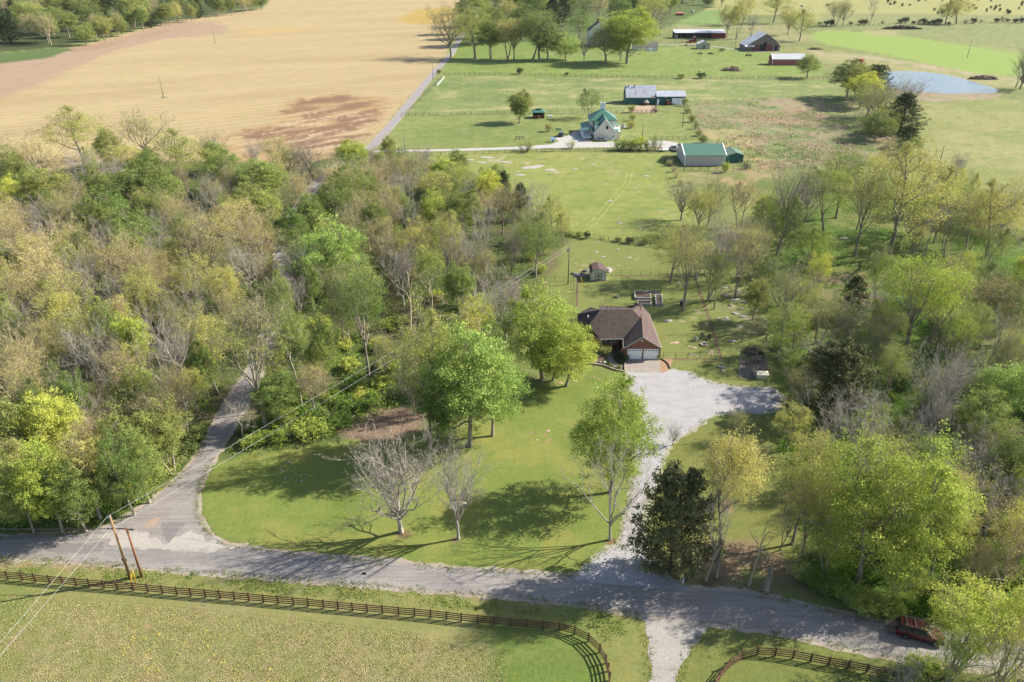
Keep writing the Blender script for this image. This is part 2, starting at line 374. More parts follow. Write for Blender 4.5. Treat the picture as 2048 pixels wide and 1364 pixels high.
# bare clay and rock blots in lawns
r2 = random.Random(3)
def blots(n, box, cc, rmin, rmax):
    for _ in range(n):
        a, b = r2.uniform(box[0], box[2]), r2.uniform(box[1], box[3]); r = r2.uniform(rmin, rmax)*scl(b)
        paint([(a-r, b), (a-r*.5, b-r*.4), (a+r*.7, b-r*.3), (a+r, b+r*.1), (a, b+r*.4)], cc, .25, .5, a=.85)
blots(10, (1150, 480, 1300, 560), (196, 176, 150), .3, .8)
blots(14, (1320, 600, 1430, 720), (200, 178, 146), .3, .9)
blots(8, (1080, 740, 1200, 780), (186, 150, 118), .3, .6)
blots(5, (1040, 850, 1140, 900), (194, 156, 132), .2, .5)
blots(14, (0, 1180, 1000, 1364), (190, 150, 120), .2, .5)
blots(10, (950, 310, 1200, 350), (206, 190, 160), .6, 1.6)
blots(8, (1200, 340, 1340, 460), (196, 180, 146), .4, .9)
blots(10, (1440, 560, 1540, 660), (190, 180, 165), .4, .9)
blots(6, (820, 175, 880, 215), (205, 180, 155), .6, 1.2)
# lanes: worn edges of the roads
def strip(a, b, wd, c, **k):
    """band of width wd px along a polyline a (left) .. used for shoulders"""
    paint(a+list(reversed(b)), c, **k)
_l = ground.mean(1, keepdims=True); ground = np.clip(ground*.88+_l*.12, 0, 1)
f = ground
tagc = np.concatenate([f, np.ones((len(f), 1))], 1)
idx = np.arange(len(gy)*NX).reshape(len(gy), NX)
q = np.stack([idx[:-1, :-1], idx[:-1, 1:], idx[1:, 1:], idx[1:, :-1]], -1).reshape(-1, 4)
def ground_material():
    m, t, b = newmat('ground'); N = t.nodes.new; L = t.links.new
    b.inputs['Roughness'].default_value = .95; b.inputs['Specular IOR Level'].default_value = .1
    a = N('ShaderNodeAttribute'); a.attribute_name = 'col'
    x = N('ShaderNodeAttribute'); x.attribute_name = 'aux'; sx = N('ShaderNodeSeparateColor'); L(x.outputs['Color'], sx.inputs[0])
    tc = N('ShaderNodeTexCoord'); cur = a.outputs['Color']
    def noise(scale, det, lo, hi, o0, o1, rough=.6, sc3=None):
        mp = N('ShaderNodeMapping'); L(tc.outputs['Object'], mp.inputs[0])
        if sc3: mp.inputs['Scale'].default_value = sc3
        n = N('ShaderNodeTexNoise'); n.inputs['Scale'].default_value = scale; n.inputs['Detail'].default_value = det; n.inputs['Roughness'].default_value = rough
        L(mp.outputs[0], n.inputs[0]); r = N('ShaderNodeMapRange'); L(n.outputs[0], r.inputs[0])
        for i, v in enumerate((lo, hi, o0, o1)): r.inputs[i+1].default_value = v
        return n, r
    def mulrgb(cur, fac, col3):
        mx = N('ShaderNodeMix'); mx.data_type = 'RGBA'; mx.blend_type = 'MULTIPLY'; L(fac, mx.inputs[0]); L(cur, mx.inputs[6]); mx.inputs[7].default_value = (*col3, 1)
        return mx.outputs[2]
    _, r1 = noise(.09, 4, .35, .65, 0, .45); cur = mulrgb(cur, r1.outputs[0], (.84, .92, .84))
    _, r2_ = noise(.7, 7, .40, .64, 0, .95, .8); 
    mt = N('ShaderNodeMath'); mt.operation = 'MULTIPLY'; L(r2_.outputs[0], mt.inputs[0]); L(sx.outputs[0], mt.inputs[1])
    ad = N('ShaderNodeMath'); ad.operation = 'ADD'; ad.inputs[1].default_value = .0; L(mt.outputs[0], ad.inputs[0])
    cur = mulrgb(cur, ad.outputs[0], (.76, .81, .74))
    n3, r3 = noise(5.5, 5, .42, .66, 0, 1.0, .75)
    m3 = N('ShaderNodeMath'); m3.operation = 'MULTIPLY'; m3.inputs[1].default_value = .85; L(r3.outputs[0], m3.inputs[0])
    m4 = N('ShaderNodeMath'); m4.operation = 'MULTIPLY'; L(m3.outputs[0], m4.inputs[0]); 
    ta = N('ShaderNodeMath'); ta.operation = 'MULTIPLY_ADD'; ta.inputs[1].default_value = .75; ta.inputs[2].default_value = .35; L(sx.outputs[0], ta.inputs[0]); L(ta.outputs[0], m4.inputs[1])
    cur = mulrgb(cur, m4.outputs[0], (.68, .74, .66))
    _, ry = noise(.45, 7, .40, .60, 0, .9, .78, (1, 1.6, 1)); mx = N('ShaderNodeMix'); mx.data_type = 'RGBA'; mx.blend_type = 'MULTIPLY'; L(ry.outputs[0], mx.inputs[0]); L(cur, mx.inputs[6]); mx.inputs[7].default_value = (1.22, 1.06, 1.0, 1); cur = mx.outputs[2]
    _, rz = noise(1.7, 6, .42, .62, 0, .85, .8); cur = mulrgb(cur, rz.outputs[0], (.76, .82, .76))
    wc = N('ShaderNodeTexWave'); wc.bands_direction = 'X'; wc.inputs['Scale'].default_value = .045; wc.inputs['Distortion'].default_value = 3.5; wc.inputs['Detail'].default_value = 3; wc.inputs['Detail Scale'].default_value = .4
    mpc = N('ShaderNodeMapping'); mpc.inputs['Rotation'].default_value = (0, 0, .52); mpc.inputs['Scale'].default_value = (.8, 3.0, 1); L(tc.outputs['Object'], mpc.inputs[0])
    wr_ = N('ShaderNodeMapping'); wr_.inputs['Rotation'].default_value = (0, 0, .95); L(tc.outputs['Object'], wr_.inputs[0]); L(wr_.outputs[0], wc.inputs[0])
    _, rst = noise(.16, 6, .35, .68, 0, 1, .75, (1, 1, 1)); nst = rst
    ms = N('ShaderNodeMath'); ms.operation = 'MULTIPLY'; L(wc.outputs['Fac'], ms.inputs[0]); L(rst.outputs[0], ms.inputs[1])
    ms2 = N('ShaderNodeMath'); ms2.operation = 'MULTIPLY'; L(ms.outputs[0], ms2.inputs[0]); L(sx.outputs[2], ms2.inputs[1]); cur = mulrgb(cur, ms2.outputs[0], (.82, .80, .76))
    # dry straw flecks
    n5, r5 = noise(2.6, 5, .58, .70, 0, .55, .8)
    m5 = N('ShaderNodeMath'); m5.operation = 'MULTIPLY'; L(r5.outputs[0], m5.inputs[0]); L(sx.outputs[0], m5.inputs[1])
    mx = N('ShaderNodeMix'); mx.data_type = 'RGBA'; L(m5.outputs[0], mx.inputs[0]); L(cur, mx.inputs[6]); mx.inputs[7].default_value = (*C(206, 190, 146), 1); cur = mx.outputs[2]
    # mowing rows
    wv = N('ShaderNodeTexWave'); wv.bands_direction = 'Y'; wv.inputs['Scale'].default_value = .055; wv.inputs['Distortion'].default_value = 1.2; wv.inputs['Detail Scale'].default_value = .3; L(tc.outputs['Object'], wv.inputs[0])
    m6 = N('ShaderNodeMath'); m6.operation = 'MULTIPLY'; L(wv.outputs['Fac'], m6.inputs[0]); L(sx.outputs[1], m6.inputs[1])
    m7 = N('ShaderNodeMath'); m7.operation = 'MULTIPLY'; m7.inputs[1].default_value = .35; L(m6.outputs[0], m7.inputs[0])
    cur = mulrgb(cur, m7.outputs[0], (.7, .85, .6))
    L(cur, b.inputs['Base Color'])
    bp = N('ShaderNodeBump'); bp.inputs['Strength'].default_value = .55; bp.inputs['Distance'].default_value = .12
    L(n3.outputs[0], bp.inputs['Height']); L(bp.outputs[0], b.inputs['Normal'])
    return m
GM = ground_material()
relief = (fbm(WX*.5, WY*.5, 71, 3)-.5)*.05*0
V = np.stack([WX, WY, np.full(len(WX), 0.0)], 1)
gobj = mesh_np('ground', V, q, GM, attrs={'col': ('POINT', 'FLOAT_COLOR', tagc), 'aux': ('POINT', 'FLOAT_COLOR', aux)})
tag(gobj, kind='structure')
# outer land to the horizon, lying just under the painted sheet
ob = MB(); ob.face([(-9000, -3000, -.3), (9000, -3000, -.3), (9000, 10000, -.3), (-9000, 10000, -.3)])
tag(ob.build('far_ground', mat('far_ground', C(150, 156, 96), .95, .2, .02)), kind='structure')

# ================================================================ ROADS
def road_mat(name, c, patch, gravel=.0, scale=3.0, pat=.18, edge=None):
    m, t, b = newmat(name); N = t.nodes.new; L = t.links.new
    b.inputs['Roughness'].default_value = .9; b.inputs['Specular IOR Level'].default_value = .25
    tc = N('ShaderNodeTexCoord')
    def nz(s, d, lo, hi, st=None):
        mp = N('ShaderNodeMapping'); L(tc.outputs['Object'], mp.inputs[0])
        if st: mp.inputs['Scale'].default_value = st[:3]; mp.inputs['Rotation'].default_value = (0, 0, st[3])
        n = N('ShaderNodeTexNoise'); n.inputs['Scale'].default_value = s; n.inputs['Detail'].default_value = d; n.inputs['Roughness'].default_value = .65
        L(mp.outputs[0], n.inputs[0]); r = N('ShaderNodeMapRange'); r.inputs[1].default_value = lo; r.inputs[2].default_value = hi; L(n.outputs[0], r.inputs[0]); return n, r
    def mixc(f, a, b_):
        x = N('ShaderNodeMix'); x.data_type = 'RGBA'; L(f, x.inputs[0])
        if hasattr(a, 'links'): L(a, x.inputs[6])
        else: x.inputs[6].default_value = (*a, 1)
        x.inputs[7].default_value = (*b_, 1); return x.outputs[2]
    _, r = nz(pat, 5, .42, .62, (1, 2.4, 1, .06)); cur = mixc(r.outputs[0], c, patch)
    _, r = nz(scale, 6, .35, .8); cur = mixc(r.outputs[0], cur, tuple(v*.8 for v in c))
    if not gravel: _, r = nz(.5, 4, .45, .62, (.25, 5, 1, .06)); cur = mixc(r.outputs[0], cur, tuple(v*.8 for v in c))
    n, r = nz(9 if gravel else 14, 3, .55, .62 if gravel else .8); cur = mixc(r.outputs[0], cur, tuple(v*(.62 if gravel else .8) for v in c))
    n2, r = nz(7, 3, .58, .64); cur = mixc(r.outputs[0], cur, tuple(min(.85, v*1.25) for v in c))
    L(cur, b.inputs['Base Color'])
    bp = N('ShaderNodeBump'); bp.inputs['Strength'].default_value = .6 if gravel else .25; bp.inputs['Distance'].default_value = .05
    L(n.outputs[0], bp.inputs['Height']); L(bp.outputs[0], b.inputs['Normal'])
    return m
ASPH = road_mat('asphalt', C(168, 160, 154), C(192, 183, 176))
SHO = road_mat('shoulder_grit', C(190, 172, 152), C(206, 196, 184), .5)
GRAV = road_mat('gravel', C(202, 197, 197), C(180, 174, 172), 1.0, pat=.3)
GRAVD = road_mat('gravel_dark', C(196, 188, 180), C(176, 166, 156), 1.0)
top_main = [(-900, 1068), (-100, 1073), (0, 1073), (60, 1072), (120, 1068), (180, 1064), (215, 1052)]
jl = [(250, 1035), (300, 1004), (345, 965), (385, 925), (412, 880), (436, 832), (462, 790), (488, 755), (505, 722)]
jr = [(535, 722), (520, 755), (500, 795), (480, 830), (456, 872), (430, 915), (408, 950), (396, 985), (394, 1015), (402, 1045), (420, 1070), (450, 1088)]
top2 = [(520, 1100), (640, 1114), (760, 1120), (900, 1137), (1020, 1143), (1150, 1152), (1300, 1168), (1420, 1180), (1500, 1185), (1600, 1208), (1700, 1232), (1800, 1252), (1900, 1264), (2048, 1290), (2300, 1330), (2700, 1390)]
bot = [(2700, 1480), (2300, 1400), (2048, 1352), (1900, 1330), (1800, 1318), (1700, 1298), (1600, 1276), (1500, 1258), (1400, 1243), (1300, 1232), (1200, 1214), (1100, 1202), (900, 1184), (800, 1176), (600, 1160), (400, 1145), (200, 1128), (0, 1114), (-200, 1106), (-900, 1080)]
flat('road', top_main+jl+jr+top2+bot, .012, ASPH, jit=.22, step=.5, seed=3)
def grow(pts, e):
    poly = [Vector(G(*p)[:2]) for p in pts]; n = len(poly); out = []
    ar = sum(poly[i].x*poly[(i+1) % n].y-poly[(i+1) % n].x*poly[i].y for i in range(n)); sg = -1 if ar > 0 else 1
    for i in range(n):
        d = (poly[(i+1) % n]-poly[i-1]).normalized(); out.append(poly[i]+Vector((-d.y, d.x))*e*sg)
    return out
def flatw(name, wpts, z, m, **k):
    pp = [P(np.array(a.x), np.array(a.y), 0.0) for a in wpts]
    return flat(name, [(float(a), float(b)) for a, b in pp], z, m, **k)
flatw('road_shoulder', grow(top_main+jl+jr+top2+bot, .55), .004, SHO, jit=.45, step=.5, seed=5)
PATCH = road_mat('asphalt_patch', C(150, 144, 142), C(162, 156, 152))
flat('asphalt_patch', [(322, 1046), (340, 1044), (372, 1046), (350, 1070), (338, 1086), (328, 1070)], .018, PATCH, jit=.25, step=.4, seed=8)
flat('asphalt_patch', [(92, 1088), (208, 1086), (200, 1104), (120, 1108), (88, 1098)], .018, PATCH, jit=.5, step=.4, seed=9)
flat('asphalt_patch', [(215, 1098), (330, 1100), (520, 1122), (760, 1142), (760, 1150), (520, 1140), (300, 1124), (205, 1112)], .018, road_mat('asphalt_worn', C(160, 154, 150), C(172, 165, 160)), jit=.7, step=.4, seed=10)
flat('junction_dust', [(195, 1070), (270, 1062), (330, 1088), (385, 1060), (420, 1082), (470, 1098), (400, 1102), (330, 1097), (240, 1094)], .023, road_mat('pale_dust', C(206, 198, 188), C(190, 180, 172), .5), jit=.9, step=.35, seed=11)
flat('junction_dust', [(283, 1050), (300, 1040), (322, 1034), (318, 1044), (300, 1056), (285, 1060)], .023, road_mat('clay_dust', C(196, 170, 150), C(186, 168, 156), .5), jit=.6, step=.35, seed=12)
# the lane running on through the wood and along the tan field
lane = [(520, 722), (548, 640), (562, 560), (566, 490), (590, 430), (622, 380), (672, 335), (745, 292), (790, 242), (830, 192), (868, 145), (903, 108), (918, 80), (935, 50), (955, 20), (985, -20), (1020, -60)]
def ribbon(name, pts, wd, z, m, jit=.1, seed=0, kind='structure'):
    c = [Vector(G(*p)[:2]) for p in pts]
    a, b = [], []
    for i in range(len(c)):
        d = (c[min(i+1, len(c)-1)]-c[max(i-1, 0)]).normalized(); nn = Vector((-d.y, d.x)); ww = wd[i] if isinstance(wd, list) else wd
        a.append(c[i]+nn*ww/2); b.append(c[i]-nn*ww/2)
    return flatw(name, a+b[::-1], z, m, jit=jit, step=.6, seed=seed, kind=kind)
ribbon('lane_shoulder', lane, 4.4, .004, SHO, .4, 20)
ribbon('lane', lane, 3.5, .012, road_mat('lane_asphalt', C(176, 168, 164), C(186, 178, 172)), .12, 21)
# gravel drive of the brick house
drv = [(1253, 744), (1322, 744), (1345, 739), (1380, 745), (1412, 762), (1470, 774), (1545, 776), (1562, 790), (1556, 822), (1500, 826), (1430, 828), (1408, 840), (1388, 858), (1350, 880), (1332, 900), (1320, 935), (1308, 975), (1292, 1010), (1284, 1055), (1292, 1095), (1310, 1130), (1340, 1160), (1400, 1184), (1300, 1176), (1150, 1160), (1168, 1140), (1200, 1108), (1238, 1090), (1252, 1040), (1262, 990), (1268, 940), (1276, 890), (1288, 850), (1284, 815), (1262, 780)]
flat('gravel_drive', drv, .008+.008, GRAV, jit=.35, step=.4, seed=31)
flatw('gravel_edge', grow(drv, .5), .010, road_mat('thin_gravel', C(190, 184, 160), C(170, 170, 130), 1.0), jit=.7, step=.4, seed=32)
flat('gravel_track', [(1284, 1234), (1400, 1246), (1418, 1256), (1385, 1290), (1362, 1330), (1352, 1364), (1345, 1420), (1345, 1700), (1270, 1700), (1295, 1420), (1302, 1364), (1300, 1320), (1296, 1280)], .016, GRAVD, jit=.6, step=.4, seed=33)
# drive of the green roofed house
flat('gravel_lane', [(745, 301), (900, 298), (1020, 294), (1100, 289), (1118, 283), (1110, 276), (1135, 272), (1150, 262), (1158, 264), (1185, 285), (1230, 283), (1330, 281), (1355, 286), (1358, 300), (1330, 302), (1320, 293), (1200, 295), (1100, 297), (1000, 300), (900, 302), (748, 305)], .014, road_mat('white_gravel', C(214, 208, 200), C(204, 198, 190), 1.0), jit=.2, step=.6, seed=34)
flat('concrete_walk', [(1146, 262), (1160, 262), (1184, 284), (1172, 285)], .020, mat('pale_concrete', C(186, 178, 172)), jit=0)
ribbon('farm_track', [(1130, 96), (1200, 90), (1290, 88), (1345, 89), (1400, 91), (1430, 93), (1480, 100), (1530, 104)], [4, 4, 4, 5, 5, 4, 3, 3], .010, road_mat('farm_gravel', C(186, 178, 160), C(170, 164, 140), 1.0), .4, 35)
TRK = road_mat('gravel_wheel_track', C(190, 184, 180), C(176, 168, 162), 1.0)
for dx_ in (-9, 9): ribbon('wheel_track', [(1296+dx_*.9, 860), (1290+dx_, 920), (1283+dx_, 980), (1268+dx_, 1050), (1262+dx_*1.1, 1100), (1258+dx_*1.5, 1145)], .45, .020, TRK, .25, 60)
# tyre ruts pressed into the pastures
def ruts(pts, wd=.22, gauge=1.7, m=None, seed=0):
    c = [Vector(G(*p)[:2]) for p in pts]
    for sgn in (-1, 1):
        a = []
        for i in range(len(c)):
            d = (c[min(i+1, len(c)-1)]-c[max(i-1, 0)]).normalized(); a.append(c[i]+Vector((-d.y, d.x))*gauge/2*sgn)
        pp = [P(np.array(v.x), np.array(v.y), 0.0) for v in a]
        ribbon('tyre_rut', [(float(x), float(y)) for x, y in pp], wd, .006, m, .2, seed)
RUT = mat('rut_grass', C(170, 172, 106), .95, .15, 2)
ruts([(1842, 236), (1880, 262), (1930, 296), (1980, 340), (2030, 380)], m=RUT, seed=1)
ruts([(1890, 232), (1940, 256), (1990, 290), (2048, 340)], m=RUT, seed=2)
ruts([(1190, 440), (1225, 400), (1255, 366), (1260, 340)], wd=.3, m=mat('rut_lawn', C(168, 174, 88), .95, .2, 2), seed=3)
RUT2 = mat('rut_crop', C(140, 172, 62), .95, .1, 2)
ruts([(1736, 64), (1745, 74), (1744, 84), (1738, 96)], .5, m=RUT2, seed=4)
ruts([(1762, 64), (1772, 80), (1782, 98), (1785, 108)], .5, m=RUT2, seed=5)
# pond
wm, wt, wb = newmat('pond_water')
wb.inputs['Base Color'].default_value = (.06, .08, .09, 1); wb.inputs['Roughness'].default_value = .25; wb.inputs['Specular IOR Level'].default_value = .3
_n = wt.nodes.new('ShaderNodeTexNoise'); _n.inputs['Scale'].default_value = 1.2; _b = wt.nodes.new('ShaderNodeBump'); _b.inputs['Strength'].default_value = .12; _b.inputs['Distance'].default_value = .05
_t = wt.nodes.new('ShaderNodeTexCoord'); wt.links.new(_t.outputs['Object'], _n.inputs[0]); wt.links.new(_n.outputs[0], _b.inputs['Height']); wt.links.new(_b.outputs[0], wb.inputs['Normal'])
POND = [(1764, 147), (1772, 143), (1810, 142), (1850, 144), (1890, 149), (1925, 157), (1960, 168), (1988, 176), (1996, 182), (1985, 187), (1940, 186), (1900, 188), (1850, 184), (1810, 182), (1785, 176), (1768, 162)]
flat('water', POND, .03, wm, jit=.8, step=1.5, seed=40)
flatw('pond_bank', grow(POND, 1.2), .016, mat('bank_mud', C(170, 152, 120), .95, .2, .6), jit=1.0, step=1.5, seed=41)
# ================================================================ TREES
def leaf_mat(name, c, trans=.32, hv=.035, vv=.22, ov=.22):
    """foliage: colour varies from leaf to leaf, clump to clump and tree to tree"""
    g_ = sum(c)/3; c = tuple(v*.97+g_*.03 for v in c)
    m = bpy.data.materials.new(name); m.use_nodes = True; t = m.node_tree; t.nodes.clear(); N = t.nodes.new; L = t.links.new
    o = N('ShaderNodeOutputMaterial'); d = N('ShaderNodeBsdfDiffuse'); tr = N('ShaderNodeBsdfTranslucent'); mx = N('ShaderNodeMixShader'); mx.inputs[0].default_value = trans
    a = N('ShaderNodeAttribute'); a.attribute_name = 'rnd'; oi = N('ShaderNodeObjectInfo')
    hs = N('ShaderNodeHueSaturation'); hs.inputs['Color'].default_value = (*c, 1)
    def mr(src, lo, hi):
        r = N('ShaderNodeMapRange'); r.inputs[3].default_value = lo; r.inputs[4].default_value = hi; L(src, r.inputs[0]); return r.outputs[0]
    def op(k, x, y):
        z = N('ShaderNodeMath'); z.operation = k; L(x, z.inputs[0]); L(y, z.inputs[1]); return z.outputs[0]
    h = op('ADD', mr(a.outputs['Fac'], .5-hv*.5, .5+hv*.5), mr(oi.outputs['Random'], -hv*.6, hv*.6))
    v = op('MULTIPLY', mr(a.outputs['Fac'], 1-vv, 1+vv), mr(oi.outputs['Random'], 1+ov, 1-ov))
    L(h, hs.inputs['Hue']); L(v, hs.inputs['Value'])
    L(hs.outputs[0], d.inputs[0]); L(hs.outputs[0], tr.inputs[0]); L(d.outputs[0], mx.inputs[1]); L(tr.outputs[0], mx.inputs[2]); L(mx.outputs[0], o.inputs[0])
    return m
LK = .86
LM = {
 'G': leaf_mat('leaf_fresh_green', C(140, 154, 82, LK)),
 'E': leaf_mat('leaf_bright_green', C(144, 168, 86, LK)),
 'L': leaf_mat('leaf_lime', C(172, 182, 82, LK)),
 'Y': leaf_mat('leaf_yellow_green', C(180, 178, 98, LK)),
 'O': leaf_mat('leaf_olive', C(138, 146, 80, LK)),
 'T': leaf_mat('bud_tan', C(196, 184, 112, LK), hv=.02),
 'R': leaf_mat('bud_brown', C(184, 170, 112, LK), hv=.02),
 'B': leaf_mat('twig_pale', C(190, 178, 162, LK), .1, .01, .25),
 'D': leaf_mat('needle_dark', C(72, 84, 52, LK), .12, .03, .4),
 'H': leaf_mat('leaf_dark_glossy', C(102, 104, 70, LK), .12, .02, .45),
 'S': leaf_mat('scrub_green', C(128, 150, 66, LK)),
}
def bark(name, c):
    return mat(name, c, .95, .3, 1.6, bump=.3, stretch=(1, 1, .25), spec=.1)
BK = {'grey': bark('bark_grey', C(166, 156, 138, .6)), 'pale': bark('bark_pale', C(192, 182, 168, .55)), 'dark': bark('bark_dark', C(110, 98, 86, .5)), 'tan': bark('bark_tan', C(192, 176, 148, .6))}
def build_tubes(segs):
    V = []; Fc = []; base = 0
    for n in (8, 6, 5, 4, 3):
        ss = [s for s in segs if s[4] == n]
        if not ss: continue
        p0 = np.array([s[0] for s in ss]); p1 = np.array([s[1] for s in ss]); r0 = np.array([s[2] for s in ss]); r1 = np.array([s[3] for s in ss])
        d = p1-p0; d /= (np.linalg.norm(d, axis=1)[:, None]+1e-9)
        up = np.where(np.abs(d[:, 2:3]) < .9, np.array([[0, 0, 1.]]), np.array([[1., 0, 0]]))
        a = np.cross(d, up); a /= np.linalg.norm(a, axis=1)[:, None]; u = np.cross(a, d)
        th = 2*np.pi*np.arange(n)/n
        c_, s_ = np.cos(th)[None, :, None], np.sin(th)[None, :, None]
        ring = a[:, None, :]*c_+u[:, None, :]*s_
        v = np.concatenate([p0[:, None]+ring*r0[:, None, None], p1[:, None]+ring*r1[:, None, None]], 1).reshape(-1, 3)
        m = len(ss); b = base+np.arange(m)[:, None]*2*n
        i = np.arange(n)[None]; j = (i+1) % n
        f = np.stack([b+i, b+j, b+n+j, b+n+i], -1).reshape(-1, 4)
        V.append(v); Fc.append(f); base += len(v)
    return np.concatenate(V), np.concatenate(Fc)
def leaves(cent, size, rs, flatb=.3, clump=None, asp=.6, outward=None):
    n = len(cent)
    nrm = rs.normal(size=(n, 3)); nrm[:, 2] = nrm[:, 2]*(1-flatb)+flatb*1.2
    if outward is not None: nrm = nrm*.8+outward*.9
    nrm /= np.linalg.norm(nrm, axis=1)[:, None]
    t = rs.normal(size=(n, 3)); a = np.cross(nrm, t); a /= np.linalg.norm(a, axis=1)[:, None]; b = np.cross(nrm, a)
    s = (size*rs.uniform(.6, 1.35, n))[:, None]/2
    v = np.stack([cent-a*s, cent-b*s*asp, cent+a*s, cent+b*s*asp], 1).reshape(-1, 3)
    f = np.arange(4*n).reshape(n, 4)
    r = rs.uniform(0, 1, n)*.45+(clump if clump is not None else rs.uniform(0, 1, n))*.55
    return v, f, r
def branchy(seed, Ht=16., fork=.3, Rad=5., nl=8, kids=(6, 5, 4), up=.25, trunk_r=.26, wig=.18, vase=.5, lens=(.55, .5, .45), top=.95, multi=1, droop=0.0, crown_lo=.35, lean=0.0):
    rs = np.random.RandomState(seed); segs = []; tw = []; tips = []
    sides = (8, 6, 4, 3, 3)
    zc = Ht*(crown_lo+1)/2; rz = Ht*(1-crown_lo)/2
    def nrmz(v): return v/(np.linalg.norm(v)+1e-9)
    def bound(p, d):
        a = np.array([1/Rad, 1/Rad, 1/rz]); pp = (p-np.array([0, 0, zc]))*a; dd = d*a
        A = dd@dd; B = 2*pp@dd; Cc = pp@pp-1
        q = B*B-4*A*Cc
        if q < 0: return Rad*.4
        t = (-B+math.sqrt(q))/(2*A); return max(t, Rad*.25)
    def branch(p, d, Ln, r, lev):
        ns = (6, 5, 4, 2, 2)[lev]; pts = [p]; dirs = [d]
        for i in range(ns):
            d = nrmz(d+rs.normal(size=3)*wig*(1, 1, 1.2, 1.2, 1)[lev]+np.array([0, 0, up*(.5 if lev else 1)-droop*lev*.3]))
            p = p+d*Ln/ns; pts.append(p); dirs.append(d)
        rr = [r*(1-.72*(i/ns)) for i in range(ns+1)]
        for i in range(ns):
            (segs if lev < 3 else tw).append((pts[i], pts[i+1], rr[i], rr[i+1], sides[lev]))
        if lev >= len(kids)+0:
            tips.append((pts[-1], dirs[-1], lev)); tips.append((pts[len(pts)//2], dirs[-1], lev)); return
        k = kids[lev]
        for j in range(k):
            f = (.3+.7*(j+rs.uniform(.2, .9))/k) if lev else rs.uniform(.3, 1)
            f = min(f, 1); x = f*ns; i = min(int(x), ns-1); q = pts[i]+(pts[i+1]-pts[i])*(x-i)
            dd = dirs[min(i+1, ns)]; sd_ = rs.normal(size=3); sd_ = nrmz(np.cross(dd, sd_))
            ang = rs.uniform(.45, .95)
            nd = nrmz(dd*math.cos(ang)+sd_*math.sin(ang)+np.array([0, 0, .1]))
            branch(q, nd, Ln*lens[min(lev, 2)]*rs.uniform(.7, 1.25)*(1.15-.4*f), rr[i]*.58, lev+1)
        tips.append((pts[-1], dirs[-1], lev))
    # boles
    stems = []
    for mlt in range(multi):
        az = rs.uniform(0, 6.28)
        p = np.array([rs.normal()*.25*(multi > 1), rs.normal()*.25*(multi > 1), -.3]); d = nrmz(np.array([math.cos(az)*.22*(multi > 1)+lean, math.sin(az)*.22*(multi > 1), 1.]))
        ns = 9; Lt = Ht*top*(.8 if vase > .7 else 1); pts = [p]; r0 = trunk_r/(multi**.5)
        for i in range(ns):
            d = nrmz(d+rs.normal(size=3)*.06+np.array([0, 0, .05])); p = p+d*Lt/ns; pts.append(p)
        kf = fork
        lim = ns if vase < .6 else max(3, int(ns*(kf+.2)))
        rr = [r0*(1.25 if i == 0 else 1)*(1-.85*(i/ns)**1.1) for i in range(ns+1)]
        for i in range(lim): segs.append((pts[i], pts[i+1], rr[i], rr[i+1], 8))
        stems.append((pts, rr, lim, ns))
    for pts, rr, lim, ns in stems:
        n = max(3, nl//multi); a0 = rs.uniform(0, 6.28)
        for j in range(n):
            f = fork+(lim/ns-fork)*((j+.3)/n)**.9; x = f*ns; i = min(int(x), lim-1); q = pts[i]+(pts[i+1]-pts[i])*(x-i)
            az = a0+j*2.4+rs.normal()*.3
            el = vase*1.0+.25+.35*(j/n)+rs.normal()*.12
            d = np.array([math.cos(az)*math.cos(el), math.sin(az)*math.cos(el), math.sin(el)])
            Ln = bound(q, d)*rs.uniform(.72, 1.02)
            branch(q, d, Ln, rr[i]*.6, 1)
    return segs, tw, tips, rs
PROTO = {}
def add_proto(key, segs, tw, lv):
    """two shared meshes per tree form"""
    v, f = build_tubes(segs); tm = mesh_np('trunk_'+key, v, f, BK['grey'], smooth=True, link=False)
    parts = []; Vv = []; Ff = []; Rr = []; b = 0
    if tw:
        v, f = build_tubes(tw); Vv.append(v); Ff.append(f); Rr.append(np.full(len(f), .5)); b += len(v)
    nt_ = len(Ff[0]) if tw else 0
    if lv is not None:
        v, f, r = lv; Vv.append(v); Ff.append(f+b); Rr.append(r)
    v = np.concatenate(Vv); f = np.concatenate(Ff); r = np.concatenate(Rr)
    cm = mesh_np('crown_'+key, v, f, LM['G'], link=False, attrs={'rnd': ('FACE', 'FLOAT', r)})
    cm.materials.append(BK['grey'])
    if nt_:
        mi = np.zeros(len(f), dtype=np.int32); mi[:nt_] = 1; cm.polygons.foreach_set('material_index', mi)
    PROTO[key] = (tm, cm)
def puff_leaves(tips, rs, per, rad, size, lev_min=2, shell=True, zb=.25):
    ps = np.array([t[0] for t in tips if t[2] >= lev_min]); n = len(ps)
    cl = rs.uniform(0, 1, n)
    d = rs.normal(size=(n, per, 3)); d /= np.linalg.norm(d, axis=2)[:, :, None]
    rr = rs.uniform(.35, 1, (n, per, 1))**.5*rad*rs.uniform(.6, 1.3, (n, 1, 1))
    c = ps[:, None]+d*rr*np.array([1, 1, .62]); c[:, :, 2] += zb*rad
    return leaves(c.reshape(-1, 3), size, rs, .35, np.repeat(cl, per), outward=d.reshape(-1, 3))
